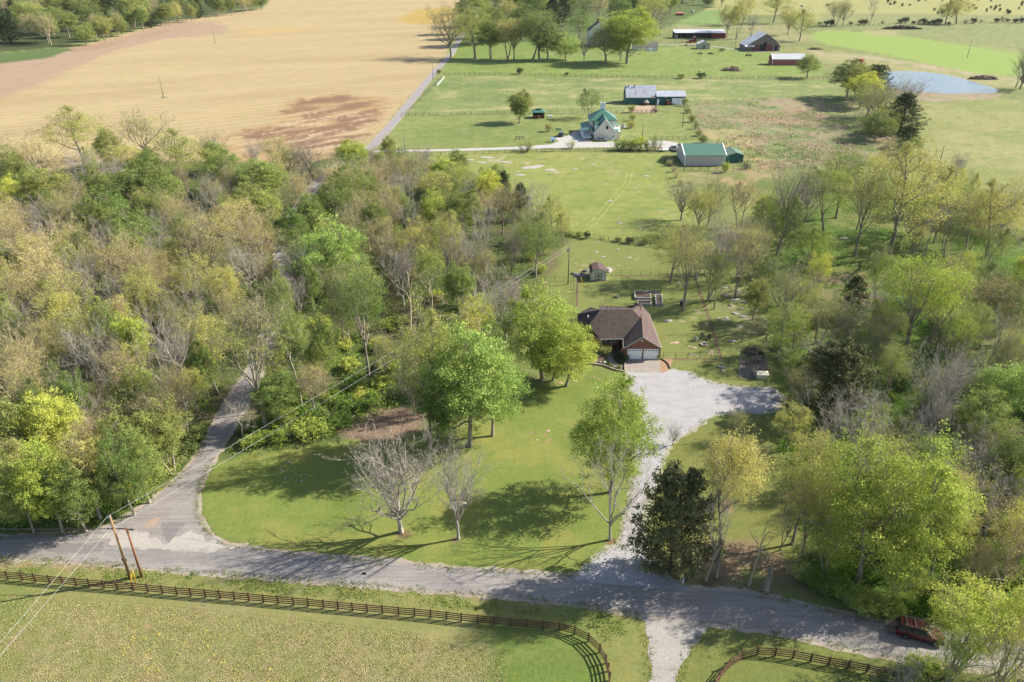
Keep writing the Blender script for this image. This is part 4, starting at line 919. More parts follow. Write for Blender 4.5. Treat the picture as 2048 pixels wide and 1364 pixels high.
# ---------------------------------------------------------------- right side
RT = [
 ('y', 1365, 622, 440, 46, 'tall half-leaved grey tree beside the garden beds behind the house', 3), ('Y', 1341, 565, 448, 44, 'yellow-green tree behind the garden shed hedge', 0),
 ('B', 1416, 600, 430, 56, 'silver bare tree by the right run of the garden fence', 3), ('y', 1470, 595, 440, 46, 'thin yellow-green tree right of the silver bare tree', 2),
 ('g', 1428, 618, 500, 26, 'small green tree between garden fence and silver bare tree', 3), ('g', 1553, 512, 385, 42, 'ivy-covered yellow-green tree at the meadow corner', 0),
 ('l', 1536, 500, 425, 30, 'small lime tree left of the ivy-covered tree', 1), ('y', 1710, 512, 335, 44, 'tall thin tree alone in the sunlit meadow gap', 3),
 ('g', 1650, 474, 330, 44, 'upright green tree with slanted limbs left of the meadow gap', 2), ('Y', 1774, 515, 285, 88, 'large spreading ochre-leaved oak right of the meadow gap', 3),
 ('Y', 1840, 470, 330, 60, 'ochre-leaved oak just behind the large spreading oak', 0), ('y', 1868, 486, 395, 40, 'leaning dark-trunked tree right of the spreading oak', 2),
 ('y', 1930, 500, 385, 40, 'straight thin tree at the pasture side of the right wood', 1), ('Y', 1970, 518, 360, 56, 'branching pale-leaved tree near the right frame edge', 0),
 ('B', 1998, 475, 365, 46, 'bare tree on the pasture rim near the right frame edge', 1), ('l', 1806, 715, 500, 72, 'tall lime green tree with curved grey trunk in the right wood', 5),
 ('l', 1850, 690, 530, 46, 'lime tree leaning right beside the tall curved-trunk tree', 2), ('g', 1945, 660, 510, 56, 'grey-green tree high in the right wood', 0),
 ('L', 2030, 650, 515, 42, 'lime green tree cut by the right frame edge, upper one', 1), ('R', 1945, 690, 545, 66, 'brown twiggy round-crowned tree in the right wood', 2),
 ('y', 1562, 662, 530, 56, 'wide open tree right of the rocky slope', 0), ('D', 1697, 640, 555, 34, 'dark cedar beside the straw-coloured brush patch', 1),
 ('y', 1678, 718, 600, 58, 'pale twiggy tree in front of the straw-coloured brush patch', 0), ('g', 1555, 720, 610, 42, 'green bushy tree behind the dog pen', 0),
 ('H', 1660, 822, 690, 74, 'broad dark evergreen right of the dog pen', 3), ('R', 1590, 842, 740, 38, 'brown budding tree at the end of the gravel parking', 1),
 ('B', 1690, 870, 772, 46, 'white bare tree, left of the pair under the broad evergreen', 4), ('B', 1729, 868, 770, 42, 'white bare tree, right of the pair under the broad evergreen', 3),
 ('B', 1838, 858, 705, 58, 'tall white bare tree with broken top in the right wood', 0), ('b', 1864, 712, 600, 32, 'dark leaning bare trunk left of the brown round crown', 3),
 ('B', 1975, 768, 620, 56, 'white bare tree leaning right near the frame edge', 2), ('E', 2000, 870, 740, 76, 'bright green tree near the right frame edge, middle height', 0),
 ('G', 1940, 905, 790, 56, 'green tree left of the bright green frame-edge tree', 2), ('D', 2032, 905, 800, 36, 'dark cedar at the right frame edge below the bright tree', 0),
 ('Y', 1572, 900, 808, 40, 'small yellow-leaved tree below the gravel parking', 0), ('Y', 1433, 1153, 862, 54, 'tall thin yellow-topped tree beside the dark evergreen at the drive', 4),
 ('B', 1411, 1160, 900, 48, 'pale bare tree just left of the tall yellow-topped tree', 3), ('H', 1340, 1146, 945, 80, 'dark glossy evergreen beside the mouth of the gravel drive', 3),
 ('N', 1498, 1170, 1040, 30, 'leaning dead tree with hanging limb near the road', 0), ('Y', 1584, 1088, 865, 52, 'tall yellow-green tree at the left flank of the giant lime crown', 0),
 ('l', 1680, 1110, 862, 98, 'giant lime green tree, upper left crown of the roadside cluster', 3), ('L', 1790, 1150, 905, 96, 'giant lime green tree, right crown of the roadside cluster', 2),
 ('l', 1715, 1165, 965, 92, 'giant lime green tree, lowest crown of the roadside cluster', 0), ('Y', 1860, 1150, 960, 50, 'yellow-leaved tree on the right flank of the giant lime cluster', 3),
 ('B', 1915, 995, 880, 48, 'pale bare tree above the right part of the lime cluster', 4), ('O', 1985, 1010, 880, 44, 'olive tree near the right frame edge beside the bare tree', 0),
 ('R', 1929, 1200, 1080, 40, 'brown twiggy tree behind the red vehicle', 2), ('T', 1990, 1200, 1010, 66, 'large tan budding tree at the right frame edge', 2),
 ('Y', 2040, 1110, 1000, 44, 'yellow budding tree cut by the right frame edge', 3), ('D', 2030, 1000, 900, 34, 'dark evergreen cut by the right frame edge', 1),
 ('l', 1896, 1347, 1170, 82, 'lime leafed tree overhanging the red vehicle', 2), ('l', 1998, 1345, 1160, 56, 'lime leafed tree right of the red vehicle', 3),
 ('l', 1880, 1400, 1240, 48, 'thin lime tree in front of the red vehicle', 1), ('y', 1975, 1420, 1250, 56, 'twiggy yellow tree at the bottom right corner', 2), ('B', 1790, 1400, 1310, 46, 'white bare bush-like tree at the bottom frame edge by the rail fence', 3),
 ('b', 1362, 440, 355, 40, 'dark-branched bare tree at the corner of the lawn paddock', 1), ('y', 1416, 450, 355, 38, 'thin yellow tree behind the dark-branched bare tree', 2),
 ('R', 1478, 455, 358, 30, 'dark brown twiggy tree right of the lawn paddock', 1), ('L', 1529, 470, 392, 30, 'small lime green tree in front of the brown twiggy tree', 0),
 ('b', 1557, 500, 320, 60, 'wide dark-limbed bare tree with sparse leaves at the meadow corner', 0), ('g', 1672, 436, 300, 46, 'open green tree before the weedy lot', 1),
 ('y', 1713, 460, 345, 26, 'thin young tree between the open green tree and the oak', 3), ('B', 1912, 350, 303, 20, 'small bare tree alone on the right pasture', 0),
 ('R', 1929, 455, 400, 30, 'brown twiggy tree on the pasture rim', 2), ('y', 1878, 430, 365, 30, 'small pale tree between oak and pasture', 1), ('y', 1610, 440, 330, 34, 'thin pale tree left of the open green tree', 2),
 ('O', 1505, 640, 560, 24, 'small olive tree on the rocky slope', 1), ('g', 1600, 640, 560, 34, 'light green tree on the meadow side of the wide open tree', 2),
 ('y', 1740, 745, 640, 34, 'thin pale tree between cedar and lime tree', 0), ('g', 1770, 800, 690, 36, 'thin light green tree in the middle of the right wood', 1), ('b', 1900, 790, 680, 40, 'grey twiggy tree in the middle of the right wood', 3),
 ('T', 1890, 600, 500, 34, 'tan budding tree high in the right wood', 0), ('G', 1880, 960, 880, 36, 'rounded green tree above the yellow-leaved flank tree', 1), ('y', 2045, 760, 650, 40, 'pale twiggy tree cut by the right frame edge, middle one', 2),
 ('O', 1800, 900, 830, 30, 'olive green small tree under the tall white bare tree', 2), ('Y', 1640, 980, 880, 30, 'young yellow tree behind the giant lime crown', 1),
]
for kd, bx, by, ty, r, lab, v in RT: tb(kd, bx, by, ty, r, lab, var=v)
rw = [tuple(G(*p)[:2]) for p in [(1545, 690), (1530, 560), (1570, 480), (1580, 400), (1700, 345), (1900, 375), (2140, 440), (2160, 1220), (2048, 1240), (1900, 1215), (1760, 1190), (1640, 1150), (1600, 1060), (1610, 900), (1580, 780)]]
rg = random.Random(12); npl = 0; t = 0; lc = {}
names = {'y': 'thin pale-twigged', 'g': 'open light green', 'R': 'brown twiggy', 'B': 'bare pale', 'Y': 'yellow-leaved', 'O': 'olive', 'l': 'lime'}
todo = []
while npl < 64 and t < 6000:
    t += 1; px_, py_ = rg.uniform(1530, 2110), rg.uniform(350, 1230); p = G(px_, py_)
    if not inpoly(np.array(p.x), np.array(p.y), rw): continue
    if 1560 < px_ < 1800 and 450 < py_ < 610 and rg.random() < .85: continue
    r = rg.uniform(2.4, 4.2)
    if any((p.x-a)**2+(p.y-b)**2 < (.5*(r+min(c_, 5)))**2 for a, b, c_ in PLACED if c_ > 1.9): continue
    kd = rg.choice('yyBBBgRYl'); z_ = ('on the pasture side of the right wood' if py_ < 520 else 'in the upper right wood' if py_ < 680 else 'in the middle of the right wood' if py_ < 900 else 'in the lower right wood near the red vehicle' if px_ > 1850 else 'in the lower right wood behind the giant lime crowns')
    L_ = names[kd]+' filler tree '+z_; L_ = L_.replace('filler ', ''); lc[L_] = lc.get(L_, 0)+1; todo.append((kd, p.x, p.y, rg.uniform(8, 14), r, L_)); PLACED.append((p.x, p.y, r)); npl += 1
for kd, x, y, h, r, L_ in todo: put(kd, x, y, h, r, L_, group=L_.replace(' tree ', ' trees ') if lc[L_] > 1 else None)
for kd, bx, by, ty, r, lab, v in [
 ('y', 1470, 880, 815, 22, 'small young tree with thin pale twigs below the gravel parking', 0), ('B', 1345, 890, 850, 18, 'small thin bare sapling at the inner bend of the gravel drive', 1),
 ('B', 1500, 1000, 880, 30, 'thin bare tree between the yellow-topped tree and the tall roadside tree', 2), ('Y', 1600, 1120, 940, 40, 'yellow-green tree leaning on the left side of the giant lime crowns', 1),
 ('l', 1652, 1158, 1050, 40, 'low lime green tree at the road edge under the giant lime crowns', 2), ('b', 1560, 1100, 960, 30, 'grey-brown thin tree by the splintered stump', 3), ('l', 1790, 1215, 1120, 44, 'low lime green branchy tree overhanging the road edge', 0), ('g', 1395, 560, 455, 34, 'light green tree behind the silver bare tree', 2), ('B', 1440, 545, 430, 40, 'grey bare tree on the far side of the yard corner', 0), ('Y', 1395, 470, 375, 34, 'yellow-green tree at the paddock corner', 1), ('y', 1500, 560, 430, 36, 'thin green-tinged tree at the meadow corner', 0)]: tb(kd, bx, by, ty, r, lab, var=v)
# ---------------------------------------------------------------- hedgerow, pond side, farmyard
FT = [
 ('O', 1693, 195, 122, 26, 'olive hedgerow tree, first at the upper end beside the pond', 0), ('D', 1744, 195, 130, 24, 'dark flat-topped cedar beside the pond', 2), ('L', 1720, 215, 148, 34, 'lime green hedgerow tree below the flat-topped cedar', 1),
 ('y', 1748, 250, 165, 36, 'pale twiggy hedgerow tree before the pond dam', 0), ('B', 1809, 235, 152, 34, 'bare tree rising before the pond water', 0), ('D', 1798, 265, 188, 27, 'tall dark cedar at the pond dam', 1),
 ('O', 1750, 280, 225, 24, 'dark bushy tree at the lower end of the hedgerow', 2), ('D', 1812, 295, 255, 18, 'low dark cedar below the tall dark cedar', 2), ('G', 1823, 308, 276, 16, 'small green tree at the foot of the hedgerow', 0),
 ('O', 1708, 205, 130, 20, 'small olive hedgerow tree behind the lime green one', 0), ('g', 1733, 235, 175, 24, 'light green hedgerow tree in the middle of the row', 1), ('Y', 1768, 268, 210, 22, 'yellow-green hedgerow tree left of the tall dark cedar', 0),
 ('G', 1614, 156, 112, 24, 'green tree beside the red shed with white roof', 0), ('Y', 1599, 82, 16, 26, 'forked yellow-green tree right of the big weathered barn', 0), ('Y', 1575, 70, 16, 22, 'yellow-green tree between barn and forked tree', 1),
 ('Y', 1546, 46, -20, 28, 'yellow-green tree behind the big weathered barn', 3), ('B', 1500, 77, 16, 18, 'bare tree at the left corner of the big weathered barn', 3), ('Y', 1453, 76, 8, 20, 'yellow-green tree at the right end of the long open shed', 1),
 ('Y', 1472, 78, 5, 16, 'slim yellow tree behind the utility pole in the farmyard', 2), ('Y', 1485, 50, -20, 20, 'yellow tree at the back of the farmyard paddock', 0), ('y', 1668, 52, 2, 18, 'thin tree, left of a pair on the far meadow fence', 1), ('y', 1686, 52, 0, 18, 'thin tree, right of a pair on the far meadow fence', 2),
 ('B', 1737, 52, -22, 14, 'tall slim bare tree on the far meadow fence', 3), ('Y', 1890, 48, 2, 22, 'yellow bushy tree, left of two on the far meadow fence', 0), ('Y', 1912, 48, -8, 30, 'yellow bushy tree, right of two on the far meadow fence', 3),
 ('b', 2040, 178, 92, 32, 'grey tree by the right end of the pond', 0), ('b', 2030, 176, 105, 18, 'slim grey tree left of the grey pond-end tree', 3),
 ('y', 902, 115, 8, 34, 'pale feathery tree beside the lane at the farmyard', 2), ('Y', 950, 118, 16, 34, 'round yellow-green tree second from the lane in the farm row', 0), ('G', 981, 118, 42, 22, 'narrow green tree third from the lane in the farm row', 3),
 ('Y', 1014, 119, 40, 24, 'yellow-green tree in the middle left of the farm row', 2), ('Y', 1028, 119, 34, 22, 'yellow-green tree right of the middle left one in the farm row', 1), ('g', 1064, 121, 24, 26, 'pale green tree in the middle of the farm row', 2),
 ('g', 1078, 120, 20, 34, 'tall pale green forked tree in the middle of the farm row', 1), ('O', 1095, 120, 58, 22, 'olive leaning tree right of the tall pale forked tree', 1), ('E', 1131, 120, 68, 26, 'short bright green tree in the farm row', 2),
 ('B', 1168, 124, 66, 12, 'small bare tree between short bright tree and white house', 1), ('g', 1157, 86, 10, 24, 'round pale green tree before the white farmhouse', 0), ('O', 1212, 126, 52, 36, 'olive green tree in front of the white farmhouse', 0),
 ('G', 1240, 122, 66, 14, 'slim green tree beside the vase-shaped tree', 3), ('L', 1254, 127, 20, 50, 'big vase-shaped lime tree at the end of the farm row', 1), ('b', 1196, 60, -40, 34, 'dark-limbed tree behind the white farmhouse', 2), ('b', 1320, 72, 14, 26, 'bare arching tree by the white garage', 4),
 ('Y', 1300, 60, -10, 30, 'yellow-green tree behind the white garage', 0),
 ('O', 1040, 245, 182, 24, 'olive tree, taller of two by the brick well house', 1), ('G', 1039, 247, 196, 17, 'narrow green tree, nearer of two by the brick well house', 1), ('g', 1178, 236, 177, 24, 'green tree behind the green-roofed house', 0),
 ('R', 1158, 262, 0, 0, '', 0),
]
for it in FT:
    if it[4] == 0: continue
    kd, bx, by, ty, r, lab, v = it
    if 110 < by < 130 and bx < 1260: r *= 1.25
    if 190 < by < 310 and 1690 < bx < 1830: r *= 1.55
    tb(kd, bx, by, ty, r, lab, var=v)
# far woods: individual trees in rows behind
def grove(poly, n, kinds, hr, rr, lab, grp, mind=.55, seed=1):
    rg = random.Random(seed); wp = [tuple(G(*p)[:2]) for p in poly]; xs = [p[0] for p in wp]; ys = [p[1] for p in wp]; pts = []; t = 0
    while len(pts) < n and t < 9000:
        t += 1; x, y = rg.uniform(min(xs), max(xs)), rg.uniform(min(ys), max(ys)); r = rg.uniform(*rr)
        if not inpoly(np.array(x), np.array(y), wp): continue
        if any((x-a)**2+(y-b)**2 < (mind*(r+c))**2 for a, b, c in pts): continue
        pts.append((x, y, r)); kd = rg.choice(kinds); L_ = '%s tree %s' % (KIND[kd][3], lab)
        put(kd, x, y, rg.uniform(*hr), r, L_, group='%s trees %s' % (KIND[kd][3], grp))
grove([(-60, 110), (-60, 40), (120, 0), (540, -22), (520, 10), (430, 26), (330, 42), (215, 66), (140, 88), (80, 98), (0, 104)], 110, 'OOOGDDTgOyG', (18, 27), (7.5, 12), 'in the far wood beyond the tan field', 'of the far wood beyond the tan field', .5, 5)
grove([(140, 92), (215, 70), (330, 46), (430, 30), (520, 15), (528, 22), (430, 38), (330, 54), (150, 97)], 30, 'OGDYTO', (13, 20), (4.5, 7.5), 'on the sunny rim of the far wood', 'on the sunny rim of the far wood', .6, 9)
grove([(915, 100), (925, 50), (940, 12), (1420, -10), (1430, 8), (1350, 22), (1300, 60), (1180, 55), (1120, 86), (1000, 100)], 84, 'OGDgYGOgG', (18, 28), (7, 11), 'in the grove behind the farm row', 'of the grove behind the farm row', .55, 6)
grove([(1430, -20), (1430, 18), (1520, 16), (1530, -25)], 10, 'YYOy', (16, 22), (6, 9), 'behind the farmyard paddock', 'behind the farmyard paddock', .6, 8)
# ---------------------------------------------------------------- shrubs
def sb(bx, by, h, r, c, lab, grp=None, var=None, cat='shrub'):
    p = G(bx, by); return put('shrub', p.x, p.y, h, r, lab, group=grp, var=var, col_=c, cat=cat, name='shrub')
sb(1052, 303, 4.2, 4.2, 'O', 'round grey-green bush growing at the paddock fence left of the green-roofed house'); sb(1142, 297, 3.4, 2.2, 'L', 'small lime bush at the edge of the white gravel lane')
for i, (bx, by, h, r, c, lb) in enumerate([(1238, 300, 4.2, 3.2, 'G', 'dark green bush, first in the clump behind the paddock fence'), (1258, 300, 4.0, 2.8, 'G', 'dark green bush, second in the clump behind the paddock fence'), (1278, 300, 5.0, 3.6, 'L', 'lime bush by the utility pole behind the paddock fence'), (1296, 301, 4.2, 2.6, 'O', 'olive bush right of the utility pole behind the paddock fence'), (1312, 301, 6.2, 3.0, 'g', 'tall upright green bush at the right end of the fence clump')]):
    sb(bx, by, h, r, 'G' if c == 'g' else c, lb)
for bx, by, h, r, lb in [(1263, 225, 3.4, 1.8, 'upper yellow-green bush between the two farm sheds and the house'), (1264, 242, 3.2, 1.7, 'middle yellow-green bush right of the green-roofed house'), (1262, 256, 3.0, 2.0, 'lower yellow-green bush right of the green-roofed house')]: sb(bx, by, h, r, 'Y', lb)
sb(1157, 262, 3.2, 1.4, 'R', 'small bare bush on the lawn left of the green-roofed house') if False else sb(1096, 263, 3.6, 1.8, 'R', 'small bare bush on the lawn left of the green-roofed house')
sb(1039, 148, 3.4, 2.3, 'D', 'dark round bush on the far paddock fence'); sb(1133, 151, 1.8, 1.3, 'D', 'small dark bush right of the dark round bush'); sb(1402, 157, 3.6, 3.2, 'D', 'dark low bush on the fence before the brush pile'); sb(1362, 157, 3.0, 2.4, 'Y', 'pale thin bush on the fence left of the dark low bush')
sb(878, 148, 2.6, 1.5, 'O', 'small bush at the fence corner beside the lane')
for i, (bx, by) in enumerate([(1376, 226), (1384, 244), (1390, 258), (1398, 272), (1406, 286), (1370, 212)]):
    sb(bx, by, 2.4+.8*(i % 3), 1.7, 'O' if i % 2 else 'G', 'hedge bush along the fence above the green-roofed barn', 'hedge bushes along the fence above the green-roofed barn')
for i, (bx, by) in enumerate([(1330, 322), (1338, 332), (1346, 344), (1352, 356), (1360, 372)]):
    sb(bx, by, 2.6, 1.5, 'R', 'brown twiggy bush along the paddock side left of the grey barn', 'brown twiggy bushes along the paddock side left of the grey barn', 2)
sb(1450, 345, 3.6, 1.5, 'L', 'thin lime bush at the front corner of the grey barn'); sb(1492, 338, 2.4, 1.6, 'D', 'dark round bush right of the small green shed')
sb(1440, 305, 2.2, 2.2, 'R', 'low bush behind the small green shed') if False else None
for i, bx in enumerate([1126, 1140, 1156, 1178, 1205, 1232, 1262, 1290]):
    sb(bx+((i*37) % 11)-5, 468+i*3, .9+.35*((i*5) % 4), .7+.25*((i*3) % 4), 'G' if i % 3 else 'D', 'low bush along the wire fence between paddock and back yard', 'low bushes along the wire fence between paddock and back yard')
for i, (bx, by) in enumerate([(1640, 50), (1652, 51), (1662, 52), (1700, 50), (1720, 49), (1728, 50), (1765, 48), (1800, 47), (1810, 46), (1826, 48), (1836, 48), (1845, 48), (1856, 49), (1866, 49), (1876, 49), (1896, 50), (1930, 48), (1945, 47), (1962, 45), (1992, 45), (2005, 44), (2016, 44), (2030, 46), (2044, 46)]):
    sb(bx, by, 3.0+1.2*((i*7) % 3), 2.2+(i % 3)*.7, 'D', 'dark round bush along the far meadow fence', 'dark round bushes along the far meadow fence')
rg = random.Random(4)
for i in range(46):
    bx, by = rg.uniform(1770, 2046), rg.uniform(-4, 30)
    if bx < 1860 and by > 14: continue
    sb(bx, by, rg.uniform(2.2, 4.6), rg.uniform(1.2, 2.0), 'D', 'young cedar scattered over the topmost meadow', 'young cedars scattered over the topmost meadow', 3, 'young tree')
sb(1657, 12, 3, 4, 'O', 'low bush alone on the topmost meadow'); sb(1735, 156, 4, 2.5, 'D', 'dark bush between hedgerow and pond') if False else None
sb(1408, 95, 2.6, 2.2, 'G', 'green bush beside the small weathered shed'); sb(1444, 102, 2.0, 2.6, 'O', 'low weedy bush on the farm track')
# bushes at the brick house
sb(1210, 708, 1.7, 1.3, 'O', 'grey-green shrub in the bed left of the front walk', None, 0); sb(1252, 719, 1.1, .7, 'G', 'green shrub at the left garage corner', None, 1); sb(1317, 717, 1.1, .65, 'G', 'green shrub at the right garage corner', None, 1)
for bx, by, lb in [(1237, 722, 'dark shrub beside the front walk, upper one'), (1245, 726, 'dark shrub beside the front walk, lower one'), (1232, 716, 'dark shrub at the porch edge')]: sb(bx, by, .9, .8, 'D', lb, None, 0)
for bx, by, lb in [(1209, 728, 'small green plant in the stone-edged bed, left'), (1222, 734, 'small green plant in the stone-edged bed, middle'), (1238, 736, 'small green plant in the stone-edged bed, right')]: sb(bx, by, .7, .6, 'G', lb, None, 1)
# understory shrubs
UN = [('S', 'green undergrowth shrub at the wood edge above the front lawn', [(500, 892), (520, 885), (560, 880), (590, 870), (620, 872), (650, 862), (500, 862), (540, 850), (580, 840), (620, 835), (660, 838), (700, 820), (730, 800), (780, 795), (680, 850), (745, 812), (770, 780), (720, 780), (660, 800), (600, 800), (560, 815)], (1.6, 3.0), (1.8, 3.0)),
      ('G', 'green shrub under the trees of the lower left wood', [(0, 1010), (40, 1020), (90, 1015), (140, 1005), (180, 990), (220, 985), (260, 975), (300, 965), (330, 950), (350, 930), (380, 905), (395, 880), (280, 990), (10, 1040), (70, 1035), (-60, 1020), (-50, 1050)], (1.6, 3.2), (1.8, 3.2)),
      ('L', 'lime shrub in the clearing under the wires', [(690, 700), (700, 740), (660, 720), (760, 700), (780, 660), (800, 720), (850, 720), (880, 700), (780, 740), (640, 700), (640, 660), (900, 640), (930, 620), (960, 640), (740, 660), (870, 600), (1060, 520), (1090, 510), (1080, 545)], (1.5, 3.), (1.6, 2.8)),
      ('S', 'green shrub on the floor of the right wood', [(1590, 1150), (1620, 1165), (1650, 1180), (1690, 1200), (1730, 1215), (1775, 1228), (1610, 1110), (1560, 700), (1575, 720), (1600, 700), (1620, 740), (1740, 760), (1760, 830), (1780, 800), (1800, 780), (1830, 900), (1880, 880), (1920, 820), (1950, 800), (1980, 880), (1900, 960), (1940, 1000), (1960, 960), (2000, 1000), (1750, 900), (1850, 950), (1720, 860), (1930, 1060), (1960, 1100), (1980, 1060), (2020, 1060), (1920, 1140), (1900, 1180), (1870, 1200), (1960, 1160), (2010, 1160), (1690, 720), (1650, 700), (1840, 620), (1960, 600), (2010, 600), (1640, 1000), (1850, 1040)], (1.4, 3.0), (1.6, 3.2)),
      ('O', 'scrubby bush along the roadside in the bottom right corner', [(1860, 1340), (1900, 1350), (1940, 1370), (1780, 1350), (1830, 1345), (1990, 1380), (2030, 1370), (1820, 1375)], (1.2, 2.2), (1.4, 2.2))]
for c, lab, pts, hr, rr in UN:
    for i, (bx, by) in enumerate(pts):
        rg2 = rng.random(); sb(bx, by, hr[0]+(hr[1]-hr[0])*rg2, rr[0]+(rr[1]-rr[0])*rng.random(), c if i % 4 else 'L', lab, lab.replace('shrub', 'shrubs').replace('bush', 'bushes'))
# ---------------------------------------------------------------- ground cover
def cover(name, poly, n, size, c, hmax, label, clump=.4, seed=1, thr=.45, exclude=True, per=10, spread=.45):
    rs = np.random.RandomState(seed); wp = gp(poly); xs = np.array([p[0] for p in wp]); ys = np.array([p[1] for p in wp])
    # sample in the picture so that near ground gets as many tufts per pixel as far ground
    px_ = rs.uniform(min(p[0] for p in poly), max(p[0] for p in poly), n*4); py_ = rs.uniform(min(p[1] for p in poly), max(p[1] for p in poly), n*4)
    v = 682-py_; dy, dz = F*ct+v*st, -F*st+v*ct; t = -H/dz; x = (px_-1024)*t; y = dy*t
    ok = inpoly(x, y, wp) & (fbm(x*clump, y*clump, seed, 3) > thr)
    if exclude:
        dd = np.full(x.shape, 1e9)
        for (x0, y0), (x1, y1) in zip(lane_c[:-1], lane_c[1:]):
            ex, ey = x1-x0, y1-y0; tt = np.clip(((x-x0)*ex+(y-y0)*ey)/(ex*ex+ey*ey), 0, 1); dd = np.minimum(dd, np.hypot(x-x0-tt*ex, y-y0-tt*ey))
        ok &= dd > 3.0
    x, y = x[ok][:n], y[ok][:n]; m = len(x)
    hh = hmax*rs.uniform(.25, 1, m)
    c3 = np.stack([x, y, hh], 1)[:, None]+rs.normal(size=(m, per, 3))*np.array([spread, spread, .3*hmax]); c3[:, :, 2] = np.clip(c3[:, :, 2], .03, None)
    v_, f_, r_ = leaves(c3.reshape(-1, 3), size, rs, .5, np.repeat(rs.uniform(0, 1, m), per))
    o = mesh_np(name, v_, f_, c, attrs={'rnd': ('FACE', 'FLOAT', r_)}); tag(o, label, name.replace('_', ' '), kind='stuff'); return o
cover('undergrowth', [(-60, 1062), (0, 1058), (200, 1046), (300, 1000), (360, 940), (420, 850), (450, 905), (560, 895), (680, 868), (830, 800), (1000, 740), (1050, 600), (1100, 520), (1110, 480), (1000, 400), (860, 345), (700, 330), (440, 350), (0, 400), (-60, 420)], 9000, .34, LM['S'], .7, 'low green undergrowth over the floor of the left wood', seed=5, thr=.42)
cover('undergrowth', [(1560, 740), (1520, 560), (1560, 430), (1900, 400), (2060, 440), (2060, 1280), (1900, 1245), (1640, 1180), (1590, 1100), (1560, 900)], 6000, .32, leaf_mat('grass_lush', C(128, 160, 56, LK)), .5, 'lush grass and weeds over the floor of the right wood', seed=6, thr=.47)  # vivid green is the colour of this grass itself
cover('tall_grass', [(-40, 1186), (400, 1222), (800, 1262), (1010, 1310), (1010, 1400), (-40, 1400)], 5200, .12, leaf_mat('field_weed', C(166, 166, 94, LK), vv=.12), .06, 'coarse weeds and tufts in the near field', seed=7, thr=.1, per=7, spread=.22, clump=.3, exclude=False)
cover('dry_grass', [(-40, 1186), (400, 1222), (800, 1262), (1010, 1310), (1010, 1400), (-40, 1400)], 4000, .11, leaf_mat('straw', C(200, 186, 138, LK), vv=.12), .05, 'dry straw-coloured stalks in the near field', seed=8, thr=.36, per=6, spread=.25, clump=.22, exclude=False)
cover('yellow_flowers', [(-20, 1230), (0, 1200), (520, 1240), (560, 1364), (0, 1390)], 90, .12, leaf_mat('petal_yellow', C(226, 200, 40, LK), .2, .01, .1), .3, 'small yellow wildflowers scattered in the near field', seed=9, thr=.56, per=5, spread=.16, clump=.12, exclude=False)
cover('verge_grass', [(0, 1120), (400, 1148), (800, 1180), (1280, 1240), (1230, 1300), (1190, 1262), (1100, 1232), (600, 1190), (0, 1142)], 2600, .15, leaf_mat('verge_weed', C(136, 154, 68, LK)), .12, 'rough grass of the verge between road and rail fence', seed=10, thr=.45, per=7, spread=.25, clump=.5, exclude=False)
cover('weeds', [(1380, 205), (1560, 195), (1700, 195), (1760, 230), (1790, 290), (1700, 330), (1480, 345), (1400, 280)], 1500, .5, leaf_mat('lot_weed', C(132, 150, 88, LK)), .4, 'weedy tufts on the rough lot right of the farm buildings', seed=11, thr=.5, per=6, spread=.6, clump=.12, exclude=False)
cover('dead_brush', [(1380, 205), (1560, 195), (1700, 195), (1760, 230), (1790, 290), (1700, 330), (1480, 345), (1400, 280)], 1200, .5, leaf_mat('dead_brush', C(190, 166, 140, LK), .2), .5, 'dead straw-coloured brush on the rough lot', seed=12, thr=.53, per=6, spread=.6, clump=.09, exclude=False)

def edge_tufts(name, lines, per_m, size, m, label, wid=.35, seed=1, hmax=.12):
    rs = np.random.RandomState(seed); pts = []
    for ln in lines:
        g_ = [np.array(G(*p)[:2]) for p in ln]
        for a, b in zip(g_[:-1], g_[1:]):
            L_ = np.linalg.norm(b-a); n = int(L_*per_m); t = rs.uniform(0, 1, n)[:, None]; nn = np.array([-(b-a)[1], (b-a)[0]])/max(L_, 1e-6)
            q = a+(b-a)*t+nn*rs.normal(size=(n, 1))*wid; k = fbm(q[:, 0]*.6, q[:, 1]*.6, seed, 3) > .42; pts.append(q[k])
    q = np.concatenate(pts); m_ = len(q); c3 = np.concatenate([q, rs.uniform(.02, hmax, (m_, 1))], 1)[:, None]+rs.normal(size=(m_, 5, 3))*np.array([.12, .12, .03]); c3[:, :, 2] = np.clip(c3[:, :, 2], .03, None)
    v_, f_, r_ = leaves(c3.reshape(-1, 3), size, rs, .5, np.repeat(rs.uniform(0, 1, m_), 5)); o = mesh_np(name, v_, f_, m, attrs={'rnd': ('FACE', 'FLOAT', r_)}); tag(o, label, name.replace('_', ' '), kind='stuff')
EDG = leaf_mat('edge_grass', C(134, 146, 72, LK), vv=.2)
edge_tufts('edge_grass', [[(0, 1073), (60, 1072), (120, 1068), (180, 1064), (215, 1052), (250, 1035), (300, 1004), (345, 965), (385, 925), (412, 880)], [(430, 915), (408, 950), (396, 985), (394, 1015), (402, 1045), (420, 1070), (450, 1088), (520, 1100), (640, 1114), (760, 1120), (900, 1137), (1020, 1143), (1150, 1152)],
 [(0, 1114), (200, 1128), (400, 1145), (600, 1160), (800, 1176), (900, 1184), (1100, 1202), (1200, 1214), (1284, 1232)], [(1400, 1243), (1500, 1258), (1600, 1276), (1700, 1298), (1800, 1318), (1900, 1330)], [(1500, 1185), (1600, 1208), (1700, 1232), (1800, 1252)]], 14, .13, EDG, 'ragged grass creeping over the road edges', seed=31)
